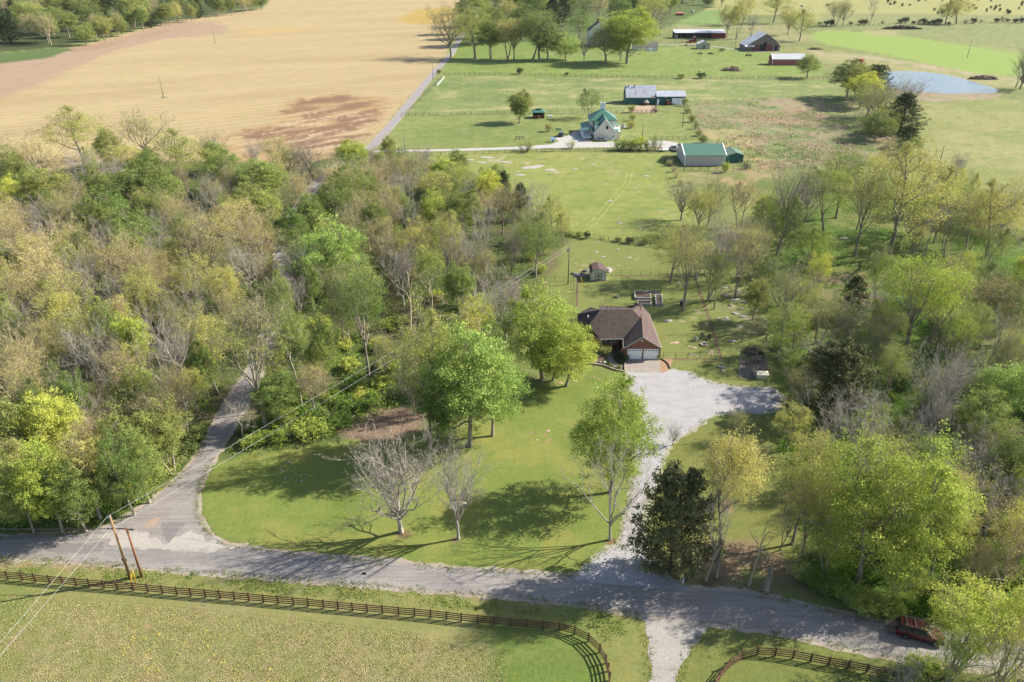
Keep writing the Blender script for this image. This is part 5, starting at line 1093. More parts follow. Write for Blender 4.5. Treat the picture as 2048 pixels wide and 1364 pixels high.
edge_tufts('edge_weeds', [[(1253, 750), (1262, 780), (1284, 815), (1288, 850), (1276, 890), (1268, 940), (1262, 990), (1252, 1040), (1238, 1090), (1200, 1108), (1168, 1140)], [(1345, 739), (1380, 745), (1412, 762), (1470, 774), (1545, 776)], [(1556, 822), (1500, 826), (1430, 828), (1408, 840), (1388, 858), (1350, 880), (1332, 900), (1320, 935), (1308, 975), (1292, 1010), (1284, 1055), (1292, 1095), (1310, 1130), (1340, 1160)], [(1284, 1234), (1280, 1260), (1296, 1280), (1300, 1320), (1302, 1364)], [(1418, 1256), (1385, 1290), (1362, 1330), (1352, 1364)]], 12, .13, EDG, 'weeds creeping over the gravel drive edges', seed=32, wid=.4)
# ================================================================ BUILDINGS
def U(px, py, Y): return at_Y(px, py, Y)
def ZZ(py, Y): return at_Y(1024, py, Y).z
def XX(px, Y, z=0.0):
    dep = Y*ct+(H-z)*st; return (px-1024)*dep/F
WHITE = mat('white_paint', (.80, .80, .79), .6, .05)
TRIM = mat('cream_trim', C(214, 208, 192, .5), .6, .06)
SHG = mat('shingle_brown', C(122, 102, 96, .45), .95, .16, 2.2, stripes=('Y', .32, .14))
SHG2 = mat('shingle_brown_dark', C(100, 86, 80, .42), .95, .22, 1.2, stripes=('X', .9, .10))  # darker shingle for the main roof, all but its east hip
def brick_mat():
    m, t, b = newmat('red_brick'); N = t.nodes.new; L = t.links.new
    b.inputs['Roughness'].default_value = .9
    tc = N('ShaderNodeTexCoord'); mp = N('ShaderNodeMapping'); mp.inputs['Rotation'].default_value = (R(90), 0, 0); L(tc.outputs['Object'], mp.inputs[0])
    k = N('ShaderNodeTexBrick'); k.inputs['Scale'].default_value = 4; k.inputs['Color1'].default_value = (*C(166, 108, 88, .8), 1); k.inputs['Color2'].default_value = (*C(128, 84, 72, .8), 1); k.inputs['Mortar'].default_value = (*C(160, 140, 126, .5), 1)
    k.inputs['Mortar Size'].default_value = .012; L(mp.outputs[0], k.inputs[0]); L(k.outputs[0], b.inputs['Base Color']); return m
BRICK = brick_mat()
GLASS = mat('dark_glass', (.02, .025, .03), .12, .1, spec=.7)
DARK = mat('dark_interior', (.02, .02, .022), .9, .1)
CONC = mat('concrete', C(186, 174, 160, .45), .9, .12, 1.2)
CONC2 = mat('concrete_walk', C(176, 160, 148, .42), .9, .12, 1.2)
WOODW = mat('grey_weathered_wood', C(142, 134, 126, .5), .95, .2, 2, stretch=(6, 6, .5))
# ---- brick house
hY = 125.7
house = empty('brick_house', (XX(1240, 128), 128, 0), 'brick ranch house with brown hip roof and two white garage doors by the gravel drive', 'house')
O_ = Vector(house.location)
def hp(px, py, z): return G(px, py, z)-O_
A_, B_, C_, D_, E_ = hp(1201, 619, 6.0), hp(1265, 619, 6.0), hp(1281, 636, 4.95), hp(1246, 677.3, 2.6), hp(1200, 678.3, 2.6)
F_ = hp(1177, 651, 4.07); G_ = hp(1177, 665, 2.6); V_ = hp(1282.8, 621, 4.95)
gf = 122.0; gl = U(1246.5, 697.3, gf)-O_; gr = U(1323.6, 694.8, gf)-O_; ga = U(1286.3, 672, gf)-O_
gr.z = gl.z = (gl.z+gr.z)/2; ga.z = 4.95
Q_ = hp(1281, 606.5, 4.95); qr = Vector((gr.x, Q_.y, gr.z)); ql = Vector((gl.x, Q_.y, gl.z))
rf = MB(); T_ = .16
for tri in ((A_, E_, F_), (A_, B_, D_, E_), (B_, C_, D_)): rf.slab(tri, T_)
rg0 = MB(); rg0.slab((B_, V_, C_), T_)
rf.slab((F_, E_, G_), T_)
J1, J2 = hp(1155, 628, 3.2), hp(1156, 645, 2.7)
rf.slab((A_, F_, J2), T_); rf.slab((A_, J2, J1), T_)
rf.slab((F_, G_, J2), T_)
rf.slab((A_, J1, Vector((J1.x+3, J1.y+4, 2.8))), T_)
rf.slab((B_, A_, hp(1198, 611, 4.3), hp(1252, 613.5, 4.3)), T_)
rf.build('roof', SHG2, house); rg0.build('hip_roof', SHG, house)
rg_ = MB()
rg_.slab((ga, gr, qr, Q_), T_)                       # east slope
rg_.slab((gl, ga, C_, D_), T_)                        # west slope to the valley
rg_.slab((V_, Q_, hp(1248, 614, 2.9), B_), T_)
rg_.build('garage_roof', SHG, house)
fc = MB()
for a, b in ((E_, D_), (D_, gl), (gl, ga), (ga, gr), (gr, qr), (G_, E_)):
    dz = Vector((0, 0, -.10)); off = Vector((0, -.03, 0)); fc.beam(a+dz+off, b+dz+off, .07, .24)
fc.build('fascia', TRIM, house)
wl = MB()
xg0, xg1 = XX(1249.3, 122.5)-O_.x, XX(1319, 122.5)-O_.x; yg = 122.5-128
zt = gl.z-.05
wl.prism([(xg0, yg), (xg1, yg), (xg1, yg+13.6), (xg0, yg+13.6)], 0, zt)
apx = ga.x; wl.face([(xg0, yg, zt), (xg1, yg, zt), (apx, yg, 4.78)]); wl.face([(xg0, yg+13.6, zt), (apx, yg+13.6, 4.78), (xg1, yg+13.6, zt)])
wl.prism([(E_.x+.15, 127.6-128), (xg0, 127.6-128), (xg0, 135.5-128), (E_.x+.15, 135.5-128)], 0, 2.55)
wl.prism([(G_.x+.15, G_.y+.25), (E_.x-.35, E_.y+.3), (E_.x+.15, E_.y+.3), (E_.x+.15, 135.4-128), (J1.x+.5, 135.4-128), (J2.x+.4, J2.y)], 0, 2.55)
wl.build('wall', BRICK, house)
for (a, b) in ((1254.2, 1282.4), (1286.4, 1315.4)):
    x0, x1 = XX(a, 122.45)-O_.x, XX(b, 122.45)-O_.x
    d = MB(); d.box(((x0+x1)/2, yg-.03, 1.06), (x1-x0, .05, 2.12))
    for k in range(1, 4): d.box(((x0+x1)/2, yg-.062, k*.53), (x1-x0, .012, .02))
    do = d.build('garage_door', WHITE, house)
    f = MB()
    for k in range(4):
        xx_ = x0+(x1-x0)*(k+.5)/4; f.box((xx_, yg-.064, 1.86), ((x1-x0)/4-.22, .02, .16))
    f.build('door_window', GLASS, do)
    fr = MB()
    for xq in (x0-.05, x1+.05): fr.box((xq, yg-.02, 1.08), (.1, .1, 2.16))
    fr.box(((x0+x1)/2, yg-.02, 2.19), (x1-x0+.2, .1, .1)); fr.build('door_frame', TRIM, house)
xm = XX(1220, 127.6)-O_.x; yp = 127.6-128
p = MB(); p.box((xm, yp-.04, 1.55), (1.9, .06, 1.5)); pw = p.build('porch_window', WHITE, house)
p = MB(); p.box((xm, yp-.085, 1.25), (1.6, .03, .7)); p.build('pane', GLASS, pw)
p = MB(); p.box((xm+2.1, yp-.05, 1.05), (.95, .08, 2.1)); p.box((xm+2.1, yp-.1, 1.4), (.5, .03, .8)); p.build('front_door', mat('dark_red_door', C(96, 56, 50)), house)
p = MB(); p.prism([(E_.x+.2, -3.0), (xg0-.05, -3.0), (xg0-.05, -.42), (E_.x+.2, -.42)], 0, .16); p.prism([(xm-1.4, -3.6), (xm+1.4, -3.6), (xm+1.4, -3.0), (xm-1.4, -3.0)], 0, .09); p.build('porch_floor', mat('porch_brick', C(120, 92, 82)), house)
for xx_ in (E_.x+.35, E_.x+2.3):
    p = MB(); p.box((xx_, D_.y+.35, 1.35), (.18, .18, 2.4)); p.build('porch_post', TRIM, house)
for px, py, z in ((1215, 616.5, 5.2), (1250, 617, 4.6), (1278, 615, 5.0)):
    p = MB(); q_ = hp(px, py, z-.2); p.tube(q_, q_+Vector((0, 0, .45)), .13, n=8); p.build('roof_vent', mat('rust_vent', C(176, 120, 96)), house)
p = MB(); q_ = hp(1176, 636, 4.1); p.tube(q_+Vector((0, 0, -.2)), q_+Vector((0, 0, .5)), .12, n=8); p.build('vent_pipe', WHITE, house)
p = MB(); p.box((ga.x, yg-.05, 3.9), (.28, .1, .28)); p.build('gable_light', WHITE, house)
p = MB(); p.box((xg1+.08, yg+.6, 1.3), (.14, .4, .6)); p.box((xg1+.08, yg+1.3, 1.1), (.12, .3, .45)); p.tube((xg1+.07, yg+.15, 0), (xg1+.07, yg+.15, zt-.2), .04, n=6); p.build('utility_box', mat('box_grey', C(170, 170, 172)), house)
tv = ribbon  # ground works beside the house
tag(flat('driveway_apron', [(1250, 718.5), (1319.5, 718.5), (1321.5, 744.5), (1251.5, 744.5)], .024, CONC, jit=0), None, None)
tag(flat('front_walk', [(1215, 706), (1229, 706), (1226, 716), (1231, 724), (1238, 728), (1249, 730), (1249, 735), (1232, 735), (1222, 729), (1217, 718)], .022, CONC2, jit=.05), None, None)
tag(flat('garden_soil', [(1184, 728), (1205, 730), (1228, 738), (1249, 742), (1250, 735), (1231, 735.5), (1221, 730), (1214, 714), (1204, 708), (1196, 716)], .017, mat('mulch', C(112, 92, 82), .95, .3, 4, bump=.5), jit=.15))
tag(flat('garden_soil', [(1230, 712), (1249, 708), (1249, 729), (1240, 727), (1231, 721)], .020, mat('mulch_dark', C(70, 66, 64), .95, .4, 5, bump=.5), jit=.15))
tag(flat('clay_patch', [(1319, 722), (1326, 716), (1345, 718), (1342, 735), (1326, 746), (1321, 744)], .019, mat('orange_clay', C(184, 146, 112), .95, .2, 3, bump=.3), jit=.3))
def wallrun(name, pts, hgt, th, m, label, cat):
    w_ = MB(); c = [G(*p) for p in pts]; e = empty(name, c[0], label, cat)
    rr = random.Random(len(pts))
    for a, b in zip(c[:-1], c[1:]):
        n = max(1, int((b-a).length/.45))
        for k in range(n):
            p0, p1 = a.lerp(b, k/n)-c[0], a.lerp(b, (k+.94)/n)-c[0]; z = Vector((0, 0, hgt*rr.uniform(.44, .52))); w_.beam(p0+z, p1+z, th*rr.uniform(.85, 1.1), hgt*rr.uniform(.85, 1.0))
    w_.build('stone_block', m, e); return e
STONE = mat('pale_stone', C(196, 178, 162), .95, .25, 3, bump=.4)
wallrun('retaining_wall', [(1180, 728), (1196, 730), (1208, 732), (1220, 737), (1232, 741), (1249, 744)], .3, .24, STONE, 'low pale stone retaining wall along the flower bed before the brick house', 'wall')
wallrun('edging_wall', [(1249.6, 727), (1250.4, 744), (1252.5, 762)], .3, .25, STONE, 'short stone edging between front walk and gravel drive', 'wall')
wallrun('bed_edging', [(1199, 724), (1205, 731)], .25, .2, STONE, 'short stone row inside the flower bed', 'wall')
pp = MB(); pts = [G(1322, 717.5, .1), G(1330, 722, .1), (G(1336, 728, .1)), G(1340, 737, .1)]; pp.path([p-pts[0] for p in pts], .11, 8); t_ = pp.build('drain_pipe', mat('black_plastic', (.02, .02, .022), .5), None, True, pts[0]); tag(t_, 'black corrugated drain pipe lying on orange clay beside the garage', 'pipe')
# pots and flag
for px, py, h, lab in ((1208.5, 728, .5, 'white flower pot in the stone-edged bed'), (1240, 723, .4, 'pale flower pot beside the dark shrubs at the walk')):
    p = MB(); p.tube((0, 0, 0), (0, 0, h), .16, .24, 10); t_ = p.build('flower_pot', WHITE, None, True, G(px, py, 0)); tag(t_, lab, 'flower pot')
p = MB(); p.tube((0, 0, 0), (0, -.9, .5), .015, n=6); p.face([(0, -.3, .18), (0, -.9, .5), (.05, -.9, 0), (.05, -.3, -.3)]); p.face([(0.01, -.3, .18), (.06, -.3, -.3), (.06, -.9, 0), (.01, -.9, .5)])
t_ = p.build('flag', mat('faded_red_cloth', C(196, 120, 116)), None, False, Vector((O_.x+xg0-.08, 122.9, 1.75)), R(-60)); tag(t_, 'small faded red flag on the garage corner by the porch', 'flag')

# ---- generic gabled building, ridge left-right (front wall towards the viewer)
def barn(name, label, x0, x1, yb, ye, yr, half, wallm, roofm, trimm=None, cat='building', ov=.3, lx=0.0, roofk='roof', depth=None):
    Yf = Yof(yb); X0, X1 = XX(x0, Yf), XX(x1, Yf); ze = ZZ(ye, Yf-ov*.0); zr = ZZ(yr, Yf+half); dp = depth or 2*half
    e = empty(name, ((X0+X1)/2, Yf, 0), label, cat); hw = (X1-X0)/2
    w_ = MB(); w_.prism([(-hw, 0), (hw, 0), (hw, dp), (-hw, dp)], 0, ze-.02)
    for s in (-hw, hw):
        w_.face([(s, 0, ze-.02), (s, dp, ze-.02), (s, half, zr-.1)])
    w_.build('wall', wallm, e)
    r_ = MB(); sl_ = (zr-ze)/half; zo = ze-sl_*ov
    r_.slab([(-hw-ov, -ov, zo), (hw+ov, -ov, zo), (hw+ov, half, zr), (-hw-ov, half, zr)], .1)
    zb = zr-(dp-half)*sl_ if depth is None else ze
    r_.slab([(-hw-ov, half, zr), (hw+ov, half, zr), (hw+ov, dp+ov, zb-sl_*ov), (-hw-ov, dp+ov, zb-sl_*ov)], .1)
    r_.build(roofk, roofm, e)
    if trimm:
        t_ = MB()
        for s in (-hw-ov, hw+ov):
            t_.beam((s, -ov, zo+.03), (s, half, zr+.05), .3, .16); t_.beam((s, half, zr+.05), (s, dp+ov, zb+.03-sl_*ov), .3, .16)
        for s in (-hw, hw): t_.box((s, -.03, ze/2), (.22, .1, ze))
        t_.build('trim', trimm, e)
    return e, hw, ze, zr, dp
GRN = mat('green_metal_roof', C(92, 140, 116, .45), .5, .05, 1, stripes=('X', .6, .10), spec=.4)
GRNW = mat('green_metal_wall', C(50, 112, 100, .6), .6, .08, 1, stripes=('X', .5, .15))
GREYW = mat('grey_metal_wall', C(206, 200, 192, .7), .7, .04, 1, stripes=('X', .6, .08))
TIN = mat('white_tin_roof', C(214, 218, 226, .48), .45, .10, .5, stripes=('X', .9, .12), spec=.4)
TINW = mat('bright_white_roof', C(232, 232, 232, .5), .5, .03, 1, stripes=('X', .9, .05))
RUST = mat('rust_metal', C(190, 120, 90, .5), .8, .3, 2)
REDW = mat('faded_red_wall', C(170, 104, 100, .7), .9, .12, 2, stripes=('X', .5, .2))
REDW2 = mat('deep_red_wall', C(150, 70, 62, .5), .9, .15, 2, stripes=('X', .5, .2))
e, hw, ze, zr, dp = barn('metal_barn', 'large pale grey metal barn with green roof and white corner trim', 1368.7, 1448.5, 331.5, 310, 286.5, 7, GREYW, GRN, WHITE, 'barn')
e, hw, ze, zr, dp = barn('metal_shop', 'tall dark green metal shop under a rust-streaked white roof', 1252, 1311.5, 208.9, 194, 170.5, 5, GRNW, TIN, None, 'shed', .25)
rs_ = MB()
sl_ = (zr-ze)/5
for x, y0, y1, w_ in ((-2.9, .8, 1.5, .45), (-2.7, 1.8, 2.3, .4), (-2.9, 2.7, 3.2, .35), (1.4, 1.6, 2.6, .35), (1.5, 2.9, 3.3, .3), (4.4, -.1, .35, 1.2), (6.2, -.1, .5, 1.0)):
    rs_.slab([(x, y0, ze+sl_*y0+.03), (x+w_, y0, ze+sl_*y0+.03), (x+w_*1.2, y1, ze+sl_*y1+.03), (x+w_*.3, y1, ze+sl_*y1+.03)], .02)
rs_.build('rusted_sheet', RUST, e)
for x in (-5.9, -3.1):
    p = MB(); z = ze+sl_*4.2; p.tube((x, 4.2, z-.1), (x, 4.2, z+.9), .22, n=8); p.tube((x, 4.2, z+.9), (x, 4.2, z+1.1), .36, .05, n=8); p.build('roof_vent', DARK, e)
p = MB(); p.box((-hw-.1, 4.6, zr-.5), (.5, 1.4, .5)); p.build('roof_corner_flap', mat('blue_tarp', C(86, 130, 190)), e)
e, hw, ze, zr, dp = barn('metal_shop', 'lower green metal shop with white roof and white sliding doors', 1312.6, 1370, 209.4, 192.5, 181, 4, GRNW, TIN, None, 'shed', .2)
p = MB(); p.box((hw*.52, -.05, 1.5), (hw*.9, .08, 3.0)); d_ = p.build('sliding_door', WHITE, e)
p = MB(); p.box((hw*.5, -.10, 1.5), (.08, .03, 3.0)); p.build('door_seam', DARK, d_)
p = MB(); p.box((-hw*.9, -.05, 1.3), (1.0, .08, 2.6)); p.build('side_door', WHITE, e)
p = MB(); p.box((-hw*.38, -.12, ze-.4), (.4, .25, .35)); p.build('wall_lamp', WHITE, e)
# small green shed, gable towards the viewer
def gshed(name, label, x0, x1, yb, ye, ya, dp, wallm, roofm, cat='shed', trimm=None, ov=.25, xa=None):
    Yf = Yof(yb); X0, X1 = XX(x0, Yf), XX(x1, Yf); ze, za = ZZ(ye, Yf), ZZ(ya, Yf); hw = (X1-X0)/2
    e = empty(name, ((X0+X1)/2, Yf, 0), label, cat); xq = 0 if xa is None else XX(xa, Yf)-(X0+X1)/2
    w_ = MB(); w_.prism([(-hw, 0), (hw, 0), (hw, dp), (-hw, dp)], 0, ze)
    w_.face([(-hw, 0, ze), (hw, 0, ze), (xq, 0, za-.08)]); w_.face([(-hw, dp, ze), (xq, dp, za-.08), (hw, dp, ze)]); w_.build('wall', wallm, e)
    r_ = MB(); so = (za-ze)/hw*ov
    r_.slab([(-hw-ov, -ov, ze-so), (xq, -ov, za), (xq, dp+ov, za), (-hw-ov, dp+ov, ze-so)], .1)
    r_.slab([(xq, -ov, za), (hw+ov, -ov, ze-so), (hw+ov, dp+ov, ze-so), (xq, dp+ov, za)], .1); r_.build('roof', roofm, e)
    if trimm:
        t_ = MB(); t_.beam((-hw-ov, -ov-.03, ze-so-.06), (xq, -ov-.03, za-.06), .06, .22); t_.beam((xq, -ov-.03, za-.06), (hw+ov, -ov-.03, ze-so-.06), .06, .22); t_.build('trim', trimm, e)
    return e, hw, ze, za
gshed('green_shed', 'small dark green shed with green shingle roof right of the grey barn', 1455.5, 1485.5, 325, 309.5, 304.8, 8.5, GRNW, mat('green_shingle', C(108, 138, 118), .9, .1, 2), trimm=mat('grey_trim', C(170, 172, 168)))
e, hw, ze, zr, dp = barn('red_shed', 'long faded red shed with bright white roof', 1544, 1608.5, 130.6, 118, 107, 4, REDW, TINW, WHITE, 'shed', .2)
# long open shed: posts carry the roof over a dark open bay, red closed end
Yf = Yof(77); X0, X1 = XX(1349, Yf), XX(1450.5, Yf); e = empty('open_shed', ((X0+X1)/2, Yf, 0), 'long low open-fronted machine shed with red closed end bay', 'shed'); hw = (X1-X0)/2; ze = ZZ(65.5, Yf); zr = ZZ(58.5, Yf+9)
w_ = MB(); w_.box((0, 9, ze/2), (2*hw, .15, ze)); w_.box((-hw, 4.5, ze/2), (.15, 9, ze)); w_.build('wall', mat('dark_shed_wall', C(70, 70, 74)), e)
w_ = MB(); xr = XX(1424, Yf)-(X0+X1)/2; w_.box(((xr+hw)/2, 4.5, ze/2-.05), (hw-xr, 8.9, ze-.1)); w_.build('closed_bay', REDW2, e)
for k in range(6):
    w_ = MB(); w_.box((-hw+.2+k*(xr+hw)/6, .1, ze/2), (.22, .22, ze)); w_.build('post', WOODW, e)
w_ = MB(); w_.slab([(-hw-.3, -.4, ze), (hw+.3, -.4, ze), (hw+.3, 9.3, zr), (-hw-.3, 9.3, zr)], .18); w_.build('roof', TINW, e)
p = MB(); p.box((-hw+1.3, .4, 1.4), (2.4, .12, 2.8)); p.build('end_panel', mat('pale_panel', C(190, 186, 180)), e)
# weathered barn
Yf = Yof(102); xc = XX(1527, Yf); e = empty('weathered_barn', (xc, Yf, 0), 'big weathered grey barn with patchy tin roof and faded red lower boards', 'barn')
def bx(px): return XX(px, Yf)-xc
za = ZZ(67, Yf); zm = ZZ(82, Yf); zl = ZZ(90.5, Yf); dp = 17
prof = [(bx(1491.5), ZZ(91, Yf)), (bx(1509), ZZ(79.5, Yf)), (bx(1528), za), (bx(1547), ZZ(79.5, Yf)), (bx(1558.5), ZZ(91.5, Yf))]
w_ = MB(); b0 = [(prof[0][0], 0, 0)]+[(x, 0, z-.15) for x, z in prof]+[(prof[-1][0], 0, 0)]; w_.face(b0); w_.face([(x, dp, z) for x, y, z in reversed(b0)])
w_.face([(prof[0][0], 0, 0), (prof[0][0], 0, prof[0][1]-.15), (prof[0][0], dp, prof[0][1]-.15), (prof[0][0], dp, 0)]); w_.face([(prof[-1][0], 0, 0), (prof[-1][0], dp, 0), (prof[-1][0], dp, prof[-1][1]-.15), (prof[-1][0], 0, prof[-1][1]-.15)])
w_.build('wall', mat('weathered_boards', C(140, 130, 124, .65), .95, .2, 1.2, stretch=(5, 5, .4), stripes=('X', .35, .3)), e)
TINR = mat('patchy_tin', C(222, 216, 214, .8), .6, .25, .35, stripes=('Y', .9, .1)); TINR2 = mat('rusty_tin', C(206, 172, 152, .6), .8, .3, .5, stripes=('Y', .9, .1))
for i in range(4):
    (xa_, za_), (xb_, zb_) = prof[i], prof[i+1]; r_ = MB(); k = .5 if i == 0 else 0; k2 = .5 if i == 3 else 0; s_ = (zb_-za_)/(xb_-xa_)
    r_.slab([(xa_-k, -.5, za_-k*s_), (xb_+k2, -.5, zb_+k2*s_), (xb_+k2, dp+.5, zb_+k2*s_), (xa_-k, dp+.5, za_-k*s_)], .1); r_.build('roof', TINR2 if i == 3 else TINR, e)
p = MB(); p.box((bx(1524.5), -.06, 2.2), (bx(1530)-bx(1518), .1, 4.2)); p.build('barn_doorway', DARK, e)
p = MB(); p.box((bx(1528.5), -.06, ZZ(88, Yf)), (2.2, .1, 2.4)); p.build('loft_opening', DARK, e)
p = MB(); p.box((bx(1551), -.06, 1.8), (1.6, .1, 3.4)); p.build('side_opening', DARK, e)
for a, b in ((1503, 1517.5), (1531, 1543)):
    p = MB(); p.box(((bx(a)+bx(b))/2, -.09, 2.3), (bx(b)-bx(a), .08, 3.6)); p.build('red_boards', mat('peeling_red', C(158, 92, 88), .95, .35, 1.5, stripes=('X', .35, .3)), e)
p = MB(); p.slab([(bx(1488), -2.2, 3.0), (bx(1507), -2.2, 3.0), (bx(1507), .1, 4.0), (bx(1488), .1, 4.0)], .12); p.build('lean_to_roof', TINR, e)
e, hw, ze, za = gshed('weathered_shed', 'small whitewashed weathered shed with rusty roof edge in the farmyard', 1396, 1419.5, 98.3, 88, 81.5, 6.5, mat('whitewashed_boards', C(196, 194, 180, .65), .95, .2, 2, stripes=('X', .4, .2)), TINR)
p = MB(); p.box((0, -.05, 1.5), (1.4, .06, 2.6)); p.build('plank_door', WOODW, e)
e, hw, ze, za, dp = barn('white_garage', 'low white garage with dark roof half hidden by the vase-shaped tree', 1268, 1315.5, 102, 93.5, 83, 5, mat('white_siding', C(216, 222, 220, .7), .8, .05), mat('grey_shingle', C(120, 112, 108)), None, 'garage', .3)
p = MB(); p.box((hw*.4, -.05, 1.2), (3, .06, 2.2)); p.build('garage_door', WHITE, e)
e, hw, ze, za = gshed('white_farmhouse', 'old white farmhouse with dark roof glimpsed between the farm row trees', 1176, 1216, 92, 62, 44, 11, mat('white_clapboard', C(216, 220, 220, .7), .8, .05, stripes=('Z', .25, .1)), mat('slate_shingle', C(104, 96, 94)), 'house', TRIM)
for x, z in ((-3, 2), (3, 2), (-3, 5.4), (3, 5.4)):
    p = MB(); p.box((x, -.05, z), (1.1, .08, 1.7)); f = p.build('window', WHITE, e); p = MB(); p.box((x, -.11, z), (.85, .04, 1.45)); p.build('pane', GLASS, f)
p = MB(); p.box((-.6, 5, za+.6), (1, 1, 2.6)); p.build('chimney', BRICK, e)
p = MB(); p.prism([(-2, -3), (5, -3), (5, -.02), (-2, -.02)], 2.7, 2.9); [p.box((x, -2.8, 1.35), (.18, .18, 2.7)) for x in (-1.8, 1.5, 4.8)]; p.build('porch', WHITE, e)

# ---- green-roofed farmhouse
CRM = mat('cream_siding', C(232, 222, 200, .85), .8, .05, stripes=('Z', .25, .08)); Yf = Yof(279.6)
e = empty('green_roofed_house', (XX(1208, Yf), Yf, 0), 'two-storey cream farmhouse with green metal roofs and white chimney', 'house'); O2 = Vector(e.location)
def gp3(px, py, z): return G(px, py, z)-O2
def wy(px, Y): return XX(px, Y)-O2.x
GR2 = mat('green_standing_seam', C(88, 144, 122, .45), .5, .06, 1, spec=.4)
x0, x1 = wy(1189, Yf), wy(1230.5, Yf); ze = ZZ(264, Yf); za = ZZ(238.8, Yf); xa = wy(1209.5, Yf)
w_ = MB(); w_.prism([(x0, 0), (x1, 0), (x1, 8.5), (x0, 8.5)], 0, ze); w_.face([(x0, 0, ze), (x1, 0, ze), (xa, 0, za-.15)])
m0, m1, md, mh = wy(1179, Yf+8), wy(1233, Yf+8), 10.0, 5.7
w_.prism([(m0+.3, 8.2), (m1-.3, 8.2), (m1-.3, 8.2+md), (m0+.3, 8.2+md)], 0, mh-.05)
r0_, r1_ = x1, x1+2.0; w_.prism([(r0_, 1.2), (r1_, 1.2), (r1_, 8), (r0_, 8)], 0, 2.9); w_.build('wall', CRM, e)
r_ = MB(); ov = .4
r_.slab([(x0-ov, -ov, ze-.35), (xa, -ov, za), (xa, 12, za), (x0-ov, 12, ze-.35)], .12); r_.slab([(xa, -ov, za), (x1+ov, -ov, ze-.35), (x1+ov, 12, ze-.35), (xa, 12, za)], .12)
r_.build('wing_roof', GR2, e)
r_ = MB(); ap = Vector(((m0+m1)/2-.2, 8.2+md/2, 9.4)); cs = [Vector((m0-.2, 7.8, mh-.05)), Vector((m1+.2, 7.8, mh-.05)), Vector((m1+.2, 8.6+md, mh-.05)), Vector((m0-.2, 8.6+md, mh-.05))]
for i in range(4): r_.slab([cs[i], cs[(i+1) % 4], ap], .1)
r_.build('main_roof', GR2, e)
p = MB(); p.box((ap.x+.1, ap.y+.3, 9.9), (1.8, 1.3, 3.4)); ch_ = p.build('chimney', mat('white_brick', C(216, 224, 224, .8), .8, .1), e)
p = MB(); p.box((ap.x+.1, ap.y+.3, 11.72), (.6, .5, .3)); p.build('flue', DARK, ch_)
# rake trim
p = MB(); p.beam((x0-ov, -ov-.04, ze-.42), (xa, -ov-.04, za-.07), .08, .25); p.beam((xa, -ov-.04, za-.07), (x1+ov, -ov-.04, ze-.42), .08, .25); p.build('rake_trim', WHITE, e)
# dormer on the left slope
p = MB(); dx_ = (x0+xa)/2-.2; p.prism([(dx_-1.6, 1.6), (dx_+1.6, 1.6), (dx_+1.6, 3.8), (dx_-1.6, 3.8)], 3.4, 5.4); p.face([(dx_-1.6, 1.6, 5.4), (dx_-1.6, 3.8, 5.4), (dx_-1.6, 2.7, 6.3)]); dm = p.build('dormer', WHITE, e)
p = MB(); p.slab([(dx_-1.9, 1.4, 5.3), (dx_+2.2, 1.4, 5.3), (dx_+2.2, 2.7, 6.4), (dx_-1.9, 2.7, 6.4)], .08); p.slab([(dx_-1.9, 4.0, 5.3), (dx_+2.2, 4.0, 5.3), (dx_+2.2, 2.7, 6.4), (dx_-1.9, 2.7, 6.4)], .08); p.build('dormer_roof', GR2, dm)
# left porch
p = MB(); px0 = m0-3.2; p.slab([(px0, 3.0, 2.9), (m0+.5, 3.0, 3.7), (m0+.5, 17, 3.7), (px0, 17, 2.9)], .12); p.build('porch_roof', GR2, e)
for y in (3.2, 6.5, 10, 13.5, 16.8):
    p = MB(); p.box((px0+.2, y, 1.45), (.16, .16, 2.9)); p.build('porch_post', WHITE, e)
p = MB(); p.prism([(px0, 3.0), (m0+.3, 3.0), (m0+.3, 17), (px0, 17)], 0, .5); p.box((px0+.2, 10, 1.2), (.06, 14, .08)); p.box((px0+1.7, 3.1, 1.2), (3, .06, .08)); p.box((px0+.2, 10, .75), (.05, 14, .35)); p.build('porch_deck', WHITE, e)
# right wing roofs
p = MB(); p.slab([(r0_-.2, .8, 3.0), (r1_+.4, .8, 2.8), (r1_+.4, 4.6, 2.8), (r0_-.2, 4.6, 3.4)], .1); p.slab([(r0_+.1, 8.5, 4.0), (r1_+.6, 8.5, 3.6), (r1_+.6, 12.5, 3.6), (r0_+.1, 12.5, 4.3)], .1); p.build('side_roof', GR2, e)
p = MB(); p.prism([(r0_+.2, 4.8), (r1_+.4, 4.8), (r1_+.4, 8.4), (r0_+.2, 8.4)], 2.9, 3.1); [p.box((r1_+.3, 4.9+k*.85, 3.5), (.08, .08, .8)) for k in range(5)]; p.box((r1_+.3, 6.6, 3.95), (.08, 3.6, .08)); p.build('balcony', WHITE, e)
for px, py, w2, h2 in ((1213, 255, .95, 1.3),):
    z = ZZ(py, Yf); p = MB(); p.box((wy(px, Yf), -.05, z), (w2+.2, .08, h2+.2)); f = p.build('window', WHITE, e); p = MB(); p.box((wy(px, Yf), -.11, z), (w2, .04, h2)); p.build('pane', GLASS, f)
p = MB(); p.box((wy(1225.5, Yf), -.05, 1.1), (1.2, .08, 2.2)); f = p.build('door', WHITE, e); p = MB(); p.box((wy(1225.5, Yf), -.11, 1.3), (.5, .04, 1.2)); p.build('pane', GLASS, f)
p = MB(); p.box((m0+.25, 11, 2.0), (.1, 3, 2)); p.box((m0+1.8, 8.15, 4.6), (1.2, .1, 1.4)); p.build('side_window', GLASS, e)
um = empty('patio_umbrella', G(1246, 262), 'closed grey-striped patio umbrella beside the balcony of the green-roofed house', 'umbrella')
p = MB(); p.tube((0, 0, 0), (0, 0, 3.0), .04, n=6); p.build('pole', WHITE, um)
